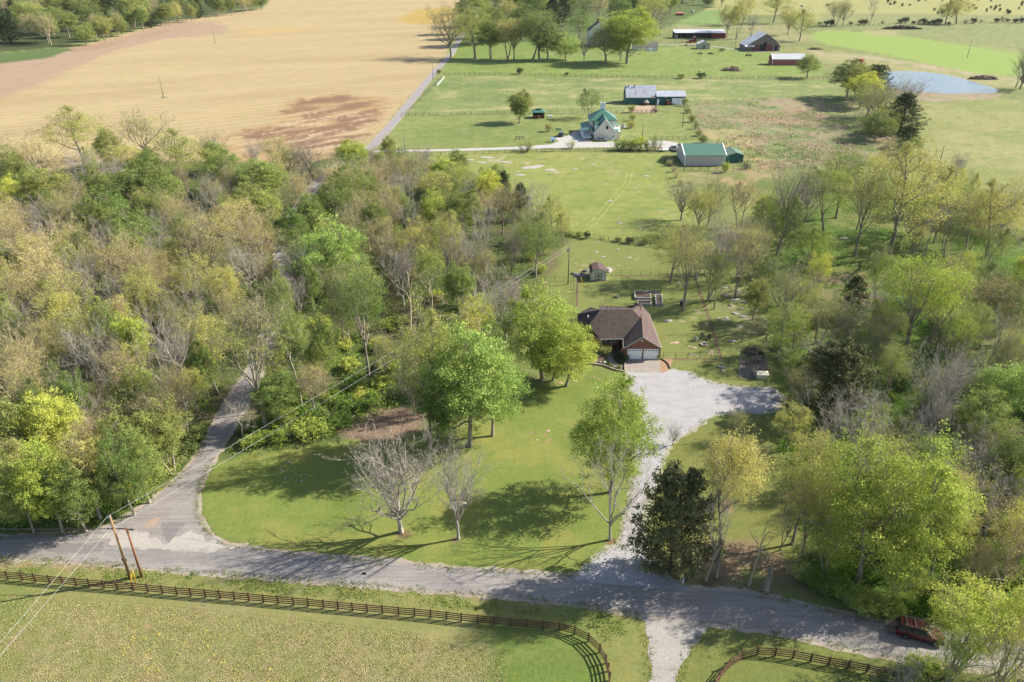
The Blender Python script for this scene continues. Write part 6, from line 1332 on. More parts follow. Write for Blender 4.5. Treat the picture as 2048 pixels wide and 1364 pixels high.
p = MB(); p.tube((0, 0, 1.4), (0, 0, 2.3), 1.1, .7, 10); p.tube((0, 0, 2.3), (0, 0, 3.1), .7, .08, 10); p.build('canopy', mat('grey_canvas', C(178, 180, 184), .9, .1, stripes=('X', .5, .3)), um)
# ---- brick well house
e = empty('well_house', G(1077.5, 236.8), 'small brick well house with teal hip roof on the lawn', 'kiosk')
p = MB(); p.box((0, 2, .7), (5.0, 4.0, 1.4)); p.build('wall', mat('brick_plain', C(140, 88, 72), .9, .2, 3), e)
p = MB(); [p.box((x, y, 2.0), (.25, .25, 1.3)) for x in (-2.3, 2.3) for y in (.2, 3.8)]; p.box((0, 2, 2.0), (4.2, 3.2, 1.2)); p.build('shaded_gap', DARK, e)  # dark posts and box, coloured as the shaded gap below the roof
p = MB(); q4 = [Vector((-2.9, -.5, 2.6)), Vector((2.9, -.5, 2.6)), Vector((2.9, 4.5, 2.6)), Vector((-2.9, 4.5, 2.6))]; t1, t2 = Vector((-1.4, 2, 3.6)), Vector((1.4, 2, 3.6))
p.slab([q4[0], q4[1], t2, t1], .08); p.slab([q4[1], q4[2], t2], .08); p.slab([q4[2], q4[3], t1, t2], .08); p.slab([q4[3], q4[0], t1], .08); p.build('roof', GR2, e)
p = MB(); p.box((0, 2, 3.75), (2.2, 1.2, .3)); p.build('roof_vent', GR2, e)
p = MB(); p.box((.2, -.05, .75), (1.0, .1, 1.3)); p.build('door', mat('tan_door', C(200, 160, 130)), e)
# ---- garden shed behind the brick house
e = empty('garden_shed', (XX(1196.5, Yof(561)), Yof(561), 0), 'cream garden shed with brown gambrel roof and black-trimmed double doors', 'shed')
hw = 1.78; dp = 3.9
CRS = mat('cream_boards', C(226, 220, 192, .85), .8, .05, stripes=('X', .3, .1)); BLK = mat('black_trim', (.03, .035, .04), .6)
gb = [(-hw, 2.0), (-hw*.78, 2.45), (0, 2.85), (hw*.78, 2.45), (hw, 2.0)]
p = MB(); p.prism([(-hw, 0), (hw, 0), (hw, dp), (-hw, dp)], .15, 2.0); p.face([(x, 0, z) for x, z in reversed(gb)][::-1]); p.face([(x, dp, z) for x, z in gb]); p.build('wall', CRS, e)
p = MB()
gb2 = [(-hw-.12, 1.9), (-hw*.80, 2.56), (0, 2.97), (hw*.80, 2.56), (hw+.12, 1.9)]
for (a, za_), (b, zb_) in zip(gb2[:-1], gb2[1:]): p.slab([(a, -.2, za_), (b, -.2, zb_), (b, dp+.2, zb_), (a, dp+.2, za_)], .08)
p.build('roof', SHG, e)
p = MB(); p.prism([(-hw-.2, -.2), (hw+.2, -.2), (hw+.2, dp+.2), (-hw-.2, dp+.2)], 0, .15); p.build('foundation', STONE, e)
for s in (-1, 1):
    x = s*.42; d = MB(); d.box((x, -.04, 1.05), (.80, .06, 1.7)); do = d.build('door', CRS, e)
    t = MB()
    for z in (.22, 1.05, 1.88): t.box((x, -.085, z), (.82, .03, .10))
    for q in (-.38, .38): t.box((x+q, -.085, 1.05), (.07, .03, 1.7))
    for z0, z1 in ((.25, 1.02), (1.08, 1.85)):
        t.beam((x-.36*s, -.087, z0), (x+.36*s, -.087, z1), .03, .07)
    t.build('door_trim', BLK, do)
p = MB()
for s in (-1, 1): p.box((s*(hw-.04), -.03, 1.05), (.09, .06, 1.9))
p.build('corner_trim', BLK, e)
# ---- dog pen and its shed
e = empty('dog_shed', G(1521, 752), 'small dark-roofed shed with pale beige front beside the dog pen', 'shed')
p = MB(); p.box((0, .9, .75), (1.9, 1.8, 1.5)); p.build('wall', mat('beige_panel', C(210, 200, 160, .7), .8, .06, stripes=('Z', .3, .08)), e)
p = MB(); p.slab([(-1.2, -.15, 1.55), (1.35, -.15, 1.55), (1.35, 3.4, 2.2), (-1.2, 3.4, 2.2)], .12); p.build('roof', mat('dark_tar_roof', C(70, 62, 60), .9, .3, 2), e)
p = MB(); p.box((0, -.75, .45), (1.9, .9, .9)); p.slab([(-1.05, -1.3, .95), (1.05, -1.3, .95), (1.05, -.2, 1.25), (-1.05, -.2, 1.25)], .06); p.build('kennel_lid', mat('beige_lid', (.62, .58, .42), .7, .05), e)
p = MB(); [p.box((x, 3.2, 1.05), (.12, .12, 2.1)) for x in (-1.1, 1.2)]; p.build('post', WOODW, e)
flat('pen_floor', [(1476, 755), (1512, 757), (1511, 722), (1479, 720)], .021, mat('pen_gravel', C(132, 116, 108), .95, .2, 4, bump=.4), jit=.2)
GALV = mat('galvanised', C(180, 182, 186), .4, .05, metal=.3)
def pen(name, pts, h, label, post, wire, every=2.0, r=.035, rails=2, group=None, cat='fence', close=False, pn='post', maxp=98, wr=.012, boards=False, wn='wire'):
    c = [G(*p) for p in pts]; 
    if close: c.append(c[0].copy())
    e = empty(name, c[0], label, cat, group); o = c[0]; tot = sum((b-a).length for a, b in zip(c[:-1], c[1:])); every = max(every, tot/maxp)
    ps = []
    for a, b in zip(c[:-1], c[1:]):
        n = max(1, round((b-a).length/every))
        for k in range(n): ps.append(a.lerp(b, k/n)-o)
    ps.append(c[-1]-o); ps = ps[:99]
    proto = None
    for q_ in ps:
        if proto is None:
            m_ = MB(); m_.box((0, 0, h/2-.1), (r*2, r*2, h+.2)) if boards or post is WOODW else m_.tube((0, 0, -.1), (0, 0, h), r, n=6); po = m_.build(pn, post, e); proto = po
        else:
            po = proto.copy(); col.objects.link(po); po.parent = e
        po.location = q_
    w_ = MB()
    for k in range(rails):
        z = Vector((0, 0, h*(.96-.84*k/max(1, rails-1)) if rails > 1 else h*.95))
        for a, b in zip(ps[:-1], ps[1:]):
            if boards: w_.beam(a+z, b+z, .04, .13)
            else: w_.beam(a+z, b+z, wr*2, wr*2)
    w_.build(wn, wire, e); return e
pen('dog_pen', [(1476, 756), (1512, 758), (1512, 716), (1480, 714), (1476, 756)], 1.7, 'chain-link dog pen with galvanised posts on bare ground', GALV, GALV, 1.6, .05, 5, cat='dog pen', wr=.012)
pen('wire_fence', [(1456, 726), (1478, 722)], 1.2, 'short wire fence joining the dog pen to the yard', BLK, BLK, 2, .04, 3)
# ================================================================ FENCES, POLES, WIRES
BRN = mat('brown_fence_paint', C(112, 78, 60, .5), .85, .2, 3); BRNT = mat('fence_top_sunlit_board', C(128, 92, 72, .5), .85, .2, 3)
def railfence(name, label, pts):
    c = [G(*p) for p in pts]; e = empty(name, c[0], label, 'fence'); o = c[0]; proto = None
    for q_ in c:
        if proto is None: m_ = MB(); m_.box((0, 0, .66), (.15, .15, 1.5)); proto = po = m_.build('post', BRN, e)
        else: po = proto.copy(); col.objects.link(po); po.parent = e
        po.location = q_-o
    for z in (1.28, .96, .64, .32):
        w_ = MB(); rr = random.Random(int(z*10))
        for a, b in zip(c[:-1], c[1:]):
            d = (b-a).normalized(); nn = Vector((d.y, -d.x, 0))*.095; t = Vector((0, 0, z)); w_.beam(a-o+nn+t, b-o+nn+t+Vector((0, 0, rr.uniform(-.02, .02))), .035, .15)
        w_.build('rail', BRN, e)
railfence('rail_fence', 'long brown four-rail fence curving along the near side of the road', [(-40, 1155.5), (-12, 1157.3), (17, 1158.7), (46, 1161), (72, 1163.8), (101, 1166.6), (127, 1169), (154, 1171.7), (180, 1174.2), (209, 1176.4), (236, 1178.6), (268, 1181), (297, 1184), (326, 1187), (355, 1189.8), (383, 1192), (412, 1194.6), (441, 1197), (470, 1199.5), (499, 1202), (528, 1204.8), (557, 1207.6), (588, 1210.2), (617, 1212.7), (648, 1216), (677, 1218.9), (705.6, 1221.5), (735, 1224), (765.5, 1226.6), (798, 1229.8), (829.7, 1232.5), (862, 1235.6), (893.6, 1239), (923, 1242.5), (956, 1245.9), (988.6, 1248.8), (1020.7, 1252), (1053, 1254.8), (1085.7, 1258), (1118.5, 1261), (1149, 1269), (1177, 1282.8), (1199.5, 1305), (1211.4, 1327), (1216, 1343), (1219, 1361), (1221, 1385), (1221, 1410)])
railfence('rail_fence', 'shorter brown four-rail fence bending right of the far gravel track', [(1410, 1410), (1422, 1385), (1437.5, 1359.7), (1457, 1335.8), (1482, 1318.7), (1513.8, 1310), (1549.7, 1312), (1585.5, 1317), (1621, 1323.8), (1656.6, 1330.7), (1695, 1337.5), (1732.5, 1345), (1770, 1353), (1808, 1361)])
PST = mat('weathered_post', C(112, 102, 92, .5), .95, .2, 3); WIRE = mat('fence_wire', C(104, 98, 92), .7, .05)
pen('wire_fence', [(888, 150), (1000, 150.5), (1100, 152), (1255, 156), (1400, 157), (1560, 158.5), (1690, 158)], 1.5, 'long dark post and wire fence across the back of the paddock', PST, WIRE, 3, .09, 3, wr=.03)
pen('wire_fence', [(803, 233), (930, 230), (1060, 227.5), (1170, 226.5), (1246, 227)], 1.5, 'post and wire fence behind the lawn and brick well house', PST, WIRE, 3, .08, 3, wr=.025)
pen('wire_fence', [(884, 155), (862, 178), (838, 204), (810, 230)], 1.3, 'wire fence along the lane beside the upper paddock', PST, WIRE, 3.5, .07, 2, wr=.02)
pen('wire_fence', [(766, 307), (864, 312.5), (950, 308.5), (1056, 304.5), (1124, 303), (1240, 302), (1325, 302)], 1.4, 'wire fence between white gravel lane and lower paddock', PST, WIRE, 3, .08, 3, wr=.025)
pen('wire_fence', [(1374, 213), (1388, 245), (1412, 288)], 1.5, 'overgrown wire fence running up behind the green-roofed barn', PST, WIRE, 3, .09, 3, wr=.025)
pen('wire_fence', [(1300, 281), (1345, 280), (1408, 278)], 1.4, 'wire fence above the parked pickup truck', PST, WIRE, 2.5, .07, 3, wr=.03)
pen('wire_fence', [(1120, 466), (1160, 472), (1200, 479), (1250, 487), (1300, 494), (1360, 500)], 1.2, 'low wire fence between lower paddock and back yard', PST, WIRE, 2.4, .07, 3, wr=.02)
pen('wire_fence', [(1352, 343), (1400, 342), (1450, 342), (1500, 340)], 1.4, 'wire fence in front of the pale grey barn', PST, WIRE, 3, .08, 3, wr=.025)
pen('wire_fence', [(1500, 340), (1470, 318), (1476, 300)], 1.4, 'wire fence beside the small green shed', PST, WIRE, 3, .08, 3, wr=.025)
pen('wire_fence', [(1330, 48), (1445, 50)], 1.5, 'wire fence behind the long machine shed', PST, WIRE, 4, .1, 3, wr=.03)
pen('wire_fence', [(1640, 52), (1800, 50), (1950, 48), (2070, 47)], 1.5, 'far meadow fence among dark bushes', PST, WIRE, 5, .1, 2, wr=.03)
pen('yard_fence', [(1154, 612), (1156, 553), (1180, 553)], 1.25, 'dark garden fence, left run beside the garden shed', BLK, BLK, 2.2, .04, 3, wr=.015)
pen('yard_fence', [(1087, 581), (1090, 563), (1147, 563)], 1.25, 'dark fence panel line around the utility pole lawn', BLK, BLK, 2.2, .04, 3, wr=.015)
pen('yard_fence', [(1222, 550), (1300, 551), (1388, 553), (1400, 590), (1418, 640), (1442, 717), (1400, 717), (1326, 717)], 1.25, 'dark garden fence, long right run from the shed down to the garage', BLK, BLK, 2.2, .04, 3, wr=.015)
SOIL = mat('bare_red_soil', C(150, 118, 96), .95, .25, 2, bump=.3)
for nm_, pts in (('bare_soil', [(1388, 552), (1400, 590), (1419, 640), (1443, 720)]), ('bare_soil', [(1330, 719), (1400, 720), (1440, 720)]), ('bare_soil', [(1156, 552), (1155, 585), (1154, 612)]), ('bare_soil', [(1091, 560), (1088, 582)]), ('bare_soil', [(1222, 552), (1300, 553), (1388, 554)])): ribbon(nm_, pts, .45, .006, SOIL, .2, 50)
pen('corral_fence', [(1264, 226), (1312, 226), (1311.5, 211)], 1.4, 'brown board corral fence in front of the tall green shop', mat('brown_board', C(132, 92, 76), .9, .2), mat('brown_board', C(132, 92, 76), .9, .2), 2.3, .1, 3, boards=True, wn='board')
flat('corral_dirt', [(1254, 212), (1311, 211), (1311, 226), (1266, 225)], .018, mat('corral_soil', C(196, 170, 140), .95, .2, 1.5), jit=.6)
pen('white_fence', [(888, 156), (882, 164), (874, 172)], 1.0, 'short white board fence beside the lane', WHITE, WHITE, 3, .08, 2, boards=True, wn='board')
pen('paddock_gate', [(1084, 304), (1104, 303.6)], 1.4, 'closed pipe gate in the fence below the white gravel lane', PST, PST, 4, .08, 3, cat='gate', boards=True, wn='bar')
POLE = mat('orange_brown_pole', C(192, 150, 106, .5), .9, .15, 2, stretch=(1, 1, .3)); POLE2 = mat('red_brown_pole', C(160, 110, 78, .5), .9, .15, 2, stretch=(1, 1, .3)); POLEG = mat('grey_pole', C(150, 140, 126, .5), .9, .15, 2); INS = mat('insulator_grey', C(206, 210, 214), .4, .05)
AL = mat('aluminium_wire', C(222, 222, 224, .55), .5, .02); CAB = mat('black_cable', (.03, .03, .032), .6)
def pole(bx, by, ty, r, m, label, name='utility_pole', cat='utility pole'):
    b = G(bx, by); z = ZZ(ty, b.y); e = empty(name, b, label, cat); p = MB(); p.tube((0, 0, -.3), (0, 0, z), r, r*.62, 10); p.build('shaft', m, e, True); return e, b, z
e1, b1, h1 = pole(260.4, 1156, 1034, .19, POLE, 'tall orange-brown utility pole carrying white wires at the road junction')
p = MB(); p.tube((0, 0, h1), (0, 0, h1+.28), .10, .06, 8); p.tube((-.28, 0, h1-.15), (-.28, 0, h1+.1), .08, n=8); p.beam((-.35, 0, h1-.2), (.2, 0, h1-.2), .07, .07); p.build('insulator', INS, e1)
p = MB(); p.tube((-.2, 0, h1-1.5), (.2, 0, h1-1.5), .07, n=8); p.build('neutral_bracket', INS, e1)
e2, b2, h2 = pole(284, 1153.5, 1056, .17, POLE2, 'shorter red-brown pole holding the black cable at the road junction')
p = MB(); p.beam((-.35, 0, h2-.12), (.15, 0, h2-.12), .12, .12); p.beam((-.02, 0, h2-.7), (-.02, 0, h2-.35), .1, .34); p.build('cable_clamp', POLE2, e2)
p = MB(); p.beam((.2, 0, h2-.2), (.75, .1, h2-.35), .14, .14); p.beam((-1.0, 0, h2-.1), (-.35, 0, h2-.1), .1, .12); p.beam((-2.3, 0, h2-.12), (-1.3, 0, h2-.12), .1, .16); p.build('splice_case', CAB, e2)
e3, b3, h3 = pole(1136, 568.5, 489, .15, POLEG, 'grey utility pole with white transformer beside the garden shed')
p = MB(); p.tube((-.32, 0, h3-1.7), (-.32, 0, h3-.95), .2, n=10); tr_ = p.build('transformer', INS, e3); p = MB(); p.tube((-.32, 0, h3-.95), (-.32, 0, h3-.7), .05, n=6); p.tube((0, 0, h3), (0, 0, h3+.2), .06, n=6); p.beam((-.7, 0, h3-.12), (0, 0, h3-.12), .06, .06); p.build('insulator', INS, tr_)
def wire(name, a, b, r, sag, m, label, group=None, cat='power line'):
    a, b = Vector(a), Vector(b); pts = []; n = 14
    for i in range(n+1):
        t = i/n; q_ = a.lerp(b, t)-a; q_.z -= sag*4*t*(1-t); pts.append(q_)
    p = MB(); p.path(pts, r, 5); o = p.build(name, m, None, False, a); tag(o, label, cat, group); return o
tp1, tp3 = b1+Vector((0, 0, h1+.25)), b3+Vector((0, 0, h3-.1)); lp1, lp3 = b1+Vector((.18, 0, h1-1.5)), b3+Vector((-.3, 0, h3-1.0))
wire('power_line', tp1, tp3, .011, .5, AL, 'upper white wire running from the junction pole over the wood to the shed pole')
wire('power_line', lp1, lp3, .012, .6, AL, 'lower white wire running from the junction pole over the wood to the shed pole')
q1, q2 = G(0, 1281, h1*.97), G(0, 1309, h1-1.6)
wire('power_line', b1+Vector((-.28, 0, h1+.1)), tp1+(q1-tp1)*2.2, .011, .3, AL, 'upper white wire crossing the near field to the left frame edge')
wire('power_line', b1+Vector((-.18, 0, h1-1.5)), lp1+(q2-lp1)*2.2, .011, .3, AL, 'lower white wire crossing the near field to the left frame edge')
wire('cable', b2+Vector((-.3, 0, h2-.1)), G(-160, 1057, h2-.3), .045, .1, CAB, 'black cable over the road from the shorter pole to the left edge', cat='cable')
wire('cable', b2+Vector((.7, 0, h2-.3)), G(1500, 1196, h2-.6), .012, 1.2, mat('grey_cable', C(120, 116, 112)), 'thin grey cable from the shorter pole along the road', cat='cable')
YEL = mat('yellow_guard', C(236, 186, 30, .55), .5, .03)
def guard(bx, by, tx, ty, z, label):
    b = G(bx, by); t = at_Y(tx, ty, b.y+.3); o = MB(); o.tube((0, 0, 0), tuple((t-b)), .055, n=8); x = o.build('guy_guard', YEL, None, True, b); tag(x, label, 'guy wire guard')
guard(264.5, 1176, 261.5, 1148, 2, 'yellow guy wire guard touching the tall junction pole'); guard(271.5, 1166, 265.5, 1140, 2, 'yellow guy wire guard between the two junction poles'); guard(1167, 571.5, 1161, 553, 2, 'orange-yellow guy guard in front of the garden shed')
e = empty('road_sign', G(252, 1128), 'grey round road sign seen from behind at the tall junction pole', 'sign')
p = MB(); p.tube((0, 0, 0), (0, 0, .9), .03, n=6); p.build('post', GALV, e); p = MB(); p.tube((-.05, -.03, .75), (-.05, .03, .75+.001), .37, n=8); p.build('sign_plate', mat('sign_back', C(104, 116, 112)), e)
for bx, by, ty, lb in ((430, 85, 51, 'thin pole standing in the tan field, farther one'), (327, 195, 149, 'thin pole standing in the tan field, nearer one'), (866, 161, 128, 'grey pole beside the lane at the tan field'), (811, 309, 266, 'grey pole beside the start of the white gravel lane'), (1284, 284, 248, 'grey pole among the bushes below the farm sheds'), (1364.8, 254, 203, 'grey pole at the lower green shop'), (1881, 320, 290, 'leaning grey pole on the right pasture'), (1934, 116, 77, 'grey pole in the bright green field'), (1469, 103.5, 69, 'grey pole before the weathered barn'), (1501, 77, 34, 'light pole behind the weathered barn'), (1350, 88, 55, 'thin grey pole at the left end of the machine shed'), (1306, 84, 50, 'thin grey pole behind the white garage')):
    e_, b_, z_ = pole(bx, by, ty, .17, POLEG, lb)
    if 'light' in lb: p = MB(); p.beam((0, 0, z_), (.9, 0, z_+.1), .08, .08); p.box((.9, 0, z_), (.5, .3, .25)); p.build('lamp_head', WHITE, e_)
for cx, cy in ((430, 85), (327, 195)):
    g_ = G(cx, cy); flatw('pole_weeds', [Vector((g_.x+1.6*math.cos(a), g_.y+1.6*math.sin(a)*1.5)) for a in [i*.7 for i in range(9)]], .006, mat('pole_weeds', C(150, 146, 108), .95, .3), jit=.5)
# ---- mailbox, stump
e = empty('mailbox', G(1366, 1166), 'dark mailbox on a white post beside the drive mouth', 'mailbox'); p = MB(); p.box((0, 0, .5), (.11, .11, 1.0)); p.build('post', WHITE, e)
p = MB(); p.box((0, 0, 1.08), (.2, .5, .16)); p.tube((0, -.25, 1.16), (0, .25, 1.16), .1, n=10); p.build('box', BLK, e)
e = empty('tree_stump', G(1530, 1181), 'tall broken tree stump with pale splintered top near the road', 'tree stump')
rs = np.random.RandomState(3); p = MB(); pr = Vector((0, 0, -.1)); r0 = .42
for k in range(7):
    nx = Vector((.04*k+rs.normal()*.05, rs.normal()*.05, (k+1)*.55)); r1 = .42-.03*k; p.tube(pr, nx, r0, r1, 9, cap=True); pr, r0 = nx, r1
for k in range(6): a = k*1.05; p.tube((math.cos(a)*.3, math.sin(a)*.3, .3), (math.cos(a)*.85, math.sin(a)*.85, -.1), .16, .05, 6)
p.build('trunk', BK['grey'], e, True)
p = MB()
for k in range(7): a = k*.9; v = Vector((math.cos(a)*.13, math.sin(a)*.13, 0)); p.tube(pr+v-Vector((0, 0, .2)), pr+v*1.2+Vector((0, 0, .25+.12*(k % 3))), .07, .01, 5)
p.build('splintered_top', mat('fresh_wood', C(206, 172, 130), .9, .15, 4), e)
# ================================================================ VEHICLES
def loft(prof, W, taper=None):
    """side profile (x, z) loop extruded across, narrowed towards the roof"""
    p = MB(); n = len(prof); zt = max(z for x, z in prof); zb = min(z for x, z in prof); w_ = lambda z: W/2*(1-(taper or 0)*max(0, (z-zb)/(zt-zb)))
    b = 0
    L_ = [(x, -w_(z), z) for x, z in prof]; R_ = [(x, w_(z), z) for x, z in prof]
    p.v = L_+R_; p.f = [tuple(range(n)), tuple(range(2*n-1, n-1, -1))]+[(i, i+n, (i+1) % n+n, (i+1) % n) for i in range(n)]; p.m = [0]*len(p.f); return p
TYRE = mat('tyre_rubber', (.015, .015, .016), .9); RIM = mat('wheel_rim', C(170, 170, 174), .35, .05, metal=.6); LAMP = mat('lamp_glass', C(220, 222, 220, .55), .15, .02); TAIL = mat('tail_lamp', (.35, .02, .02), .3)
def paintm(name, c, metal=.1): m = mat(name, c, .28, .04, 2, metal=metal, spec=.6); return m
def car(name, label, loc, rz, paint_, kind='sedan', L=4.7, W=1.8, Hh=1.45, cat='car', rack=False):
    e = empty(name, loc, label, cat, rz=rz)      # nose towards +x
    g = .28; b1 = Hh*.58; h = L/2
    if kind == 'sedan': body = [(-h, .45), (-h+.05, .85), (-h+.5, b1+.06), (h*.42, b1), (h-.25, b1-.18), (h, .6), (h-.02, g), (-h+.1, g)]; cab = [(-h+.55, b1), (-h*.45, Hh), (h*.10, Hh), (h*.46, b1-.02)]
    elif kind == 'suv': body = [(-h, .5), (-h, b1), (-h+.1, b1+.06), (h*.46, b1), (h-.2, b1-.1), (h, .75), (h-.02, g+.05), (-h+.1, g+.05)]; cab = [(-h+.08, b1), (-h+.35, Hh), (h*.18, Hh), (h*.46, b1-.02)]
    else: body = [(-h, .6), (-h, b1-.02), (h*.5, b1), (h-.2, b1-.12), (h, .8), (h-.02, g+.1), (-h+.1, g+.1)]; cab = [(-h*.02, b1), (h*.0, Hh), (h*.30, Hh), (h*.52, b1-.02)]
    bd = loft(body, W, .06).build('body', paint_, e)
    bm_ = bd.modifiers.new('bevel', 'BEVEL'); bm_.width = .06; bm_.segments = 2
    c = [(x, z) for x, z in cab]; cabo = loft(c, W*.92, .18).build('cabin', GLASS, e)
    (xr0, zr0), (xr1, zr1) = c[1], c[2]; rp = MB(); rp.prism([(xr0-.05, -W*.385), (xr1+.05, -W*.385), (xr1+.05, W*.385), (xr0-.05, W*.385)], Hh-.03, Hh+.03); ro = rp.build('roof', paint_, e)
    pl = MB()
    for s in (-1, 1):
        for (xa_, za_), (xb_, zb_) in ((c[0], c[1]), (c[3], c[2])): pl.beam((xa_, s*W*.455, za_), (xb_, s*W*.385, zb_), .07, .07)
        xm_ = (c[1][0]+c[2][0])/2; pl.beam((xm_, s*W*.462, b1), (xm_, s*W*.39, Hh), .07, .05)
    pl.build('pillar', paint_, e)
    for x in (-h*.60, h*.62):
        for s in (-1, 1):
            t = MB(); t.tube((x, s*(W/2-.2), .33), (x, s*(W/2+.02), .33), .34, n=18); to = t.build('wheel', TYRE, e); t = MB(); t.tube((x, s*(W/2+.021), .33), (x, s*(W/2+.03), .33), .2, n=12); t.build('rim', RIM, to)
    for s in (-1, 1):
        t = MB(); t.box((h-.06, s*W*.36, .72), (.14, .36, .18)); t.build('headlight', LAMP, e); t = MB(); t.box((-h+.03, s*W*.42, .85), (.1, .2, .3)); t.build('tail_light', TAIL, e)
        t = MB(); t.box((h*.36, s*(W/2+.1), b1+.06), (.12, .2, .14)); t.build('mirror', paint_, e)
    t = MB(); t.box((h+.01, 0, .45), (.08, W*.9, .16)); t.box((-h-.01, 0, .45), (.08, W*.9, .16)); t.build('bumper', mat('bumper', C(90, 90, 92)), e)
    if kind == 'pickup':
        t = MB(); t.prism([(-h+.1, -W*.4), (-h*.06, -W*.4), (-h*.06, W*.4), (-h+.1, W*.4)], b1+.0, b1+.012); t.build('truck_bed', DARK, e)
    if rack:
        t = MB()
        for s in (-1, 1): t.beam((xr0+.2, s*W*.34, Hh+.12), (xr1-.1, s*W*.34, Hh+.12), .04, .04)
        for k in range(2): x = xr0+.5+k*.9; t.beam((x, -W*.36, Hh+.16), (x, W*.36, Hh+.16), .09, .05)
        t.build('roof_rack', mat('rack_grey', C(150, 150, 154), .4, .05, metal=.5), e)
    return e
a, b = G(1802, 1275), G(1886, 1296); ang = math.atan2(b.y-a.y, b.x-a.x); m_ = (a+b)/2
car('red_suv', 'dark red sport utility vehicle with roof rack under the lime trees on the road', (m_.x, m_.y+.9, 0), ang, paintm('dark_red_paint', (.055, .007, .007), .2), 'suv', 4.9, 1.9, 1.75, rack=True)
def ang_px(p0, p1): a, b = G(*p0), G(*p1); return math.atan2(b.y-a.y, b.x-a.x)
car('silver_sedan', 'silver sedan parked before the gable of the green-roofed house', G(1204, 282.5)+Vector((0, .6, 0)), 0.02, paintm('silver_paint', C(196, 200, 206), .5), 'sedan')
car('dark_suv', 'small dark sport utility vehicle parked on the lawn side of the gravel lane', G(1122, 272), R(80), paintm('black_blue_paint', (.02, .025, .04)), 'suv', 4.2, 1.8, 1.6)
car('pickup_truck', 'white pickup truck parked left of the pale grey barn', G(1349.5, 303)+Vector((0, 1.5, 0)), R(105), paintm('white_car_paint', C(206, 204, 200)), 'pickup', 5.2, 1.95, 1.75, 'pickup truck')
# tractors
def tractor(label, loc, rz, c, s=1.0):
    e = empty('tractor', loc, label, 'tractor', rz=rz); e.scale = (s, s, s); M_ = paintm('tractor_paint_'+label[:6], c)
    p = loft([(-.3, .9), (-.3, 1.45), (1.6, 1.35), (1.75, 1.2), (1.75, .75), (-.3, .75)], .8, .1); p.build('hood', M_, e)
    p = loft([(-1.5, 1.5), (-1.35, 2.5), (-.3, 2.5), (-.15, 1.5)], 1.3, .1); cb = p.build('cab', GLASS, e)
    p = MB(); p.box((-.85, 0, 2.58), (1.4, 1.45, .12)); p.build('cab_roof', M_, cb)
    p = MB(); p.box((-.9, 0, 1.1), (1.3, 1.0, .8)); [p.box((-.95, q_, 1.55), (1.3, .35, .12)) for q_ in (-.85, .85)]; p.build('chassis', M_, e)
    for x, r, w_ in ((-.95, .85, .42), (1.35, .5, .3)):
        for q_ in (-1, 1): p = MB(); p.tube((x, q_*.65, r), (x, q_*(.65+w_), r), r, n=16); wh = p.build('wheel', TYRE, e); p = MB(); p.tube((x, q_*(.66+w_), r), (x, q_*(.68+w_), r), r*.5, n=10); p.build('rim', M_, wh)
    p = MB(); [p.beam((1.3, q_, .9), (2.6, q_, .5), .12, .12) for q_ in (-.5, .5)]; p.box((2.8, 0, .4), (.4, 1.9, .6)); p.build('loader', M_, e); return e
tractor('large orange tractor with loader beside the flatbed trailer', G(1385, 85), R(195), C(226, 80, 50, .5), 1.5)
tractor('small orange garden tractor before the lower green shop', G(1337, 210), R(20), C(226, 112, 70, .5), .85)
e = empty('flatbed_trailer', G(1380, 91), 'pale flatbed trailer parked below the large orange tractor', 'trailer'); p = MB(); p.box((0, 0, .8), (13, 2.4, .18)); p.build('deck', mat('trailer_deck', C(200, 190, 172)), e); p = MB(); [p.tube((x, q_-.12, .4), (x, q_+.12, .4), .4, n=12) for x in (-3.4, -2.4) for q_ in (-1.1, 1.1)]; p.build('wheel', TYRE, e); p = MB(); p.beam((6.4, 0, .7), (8.2, 0, .6), .12, .12); p.build('hitch', GALV, e)
e = empty('hay_rake', G(1364, 85), 'red hay rake standing left of the large orange tractor', 'farm machine'); p = MB(); p.beam((-3, 0, .8), (3, 0, .8), .15, .15); p.beam((0, -1, .5), (0, 1.5, .9), .12, .12); p.build('frame', mat('implement_red', C(190, 90, 80)), e)
for k in range(5): p = MB(); x = -2.6+k*1.3; p.tube((x-.05, 0, .6), (x+.05, .1, .6), .6, n=12, cap=False); [p.beam((x, 0, .6), (x, .6*math.cos(t), .6+.6*math.sin(t)), .04, .04) for t in (0, 1.05, 2.1, 3.1, 4.2, 5.2)]; p.build('tine_wheel', mat('rust_tine', C(150, 90, 80)), e)
e = empty('farm_buggy', G(1497, 112), 'dark utility buggy parked before the weathered barn', 'utility vehicle'); p = loft([(-1.8, .5), (-1.8, .95), (1.2, 1.0), (1.9, .8), (1.9, .5)], 1.5, .05); p.build('body', mat('charcoal_paint', (.03, .035, .03), .6), e)
p = MB(); [p.tube((x, q_, .9), (x*.8, q_*.9, 2.0), .05, n=6) for x in (-.6, .9) for q_ in (-.65, .65)]; p.box((.1, 0, 2.02), (1.5, 1.3, .06)); p.build('roll_cage', BLK, e)
p = MB(); [p.tube((x, q_*.65, .35), (x, q_*.9, .35), .35, n=12) for x in (-1.2, 1.3) for q_ in (-1, 1)]; p.build('wheel', TYRE, e)
e = empty('boat_trailer', G(1326, 303), 'small red and white trailer load beside the white pickup truck', 'trailer'); p = loft([(-1.6, .5), (-1.6, 1.0), (1.2, 1.0), (1.9, .8), (1.2, .5)], 1.3, -.1); p.build('hull', WHITE, e); p = MB(); p.box((-.6, .2, 1.15), (.9, .7, .3)); p.build('red_cover', mat('red_cover', C(200, 80, 70)), e); p = MB(); [p.tube((-.8, q_*.6, .3), (-.8, q_*.8, .3), .3, n=10) for q_ in (-1, 1)]; p.build('wheel', TYRE, e)
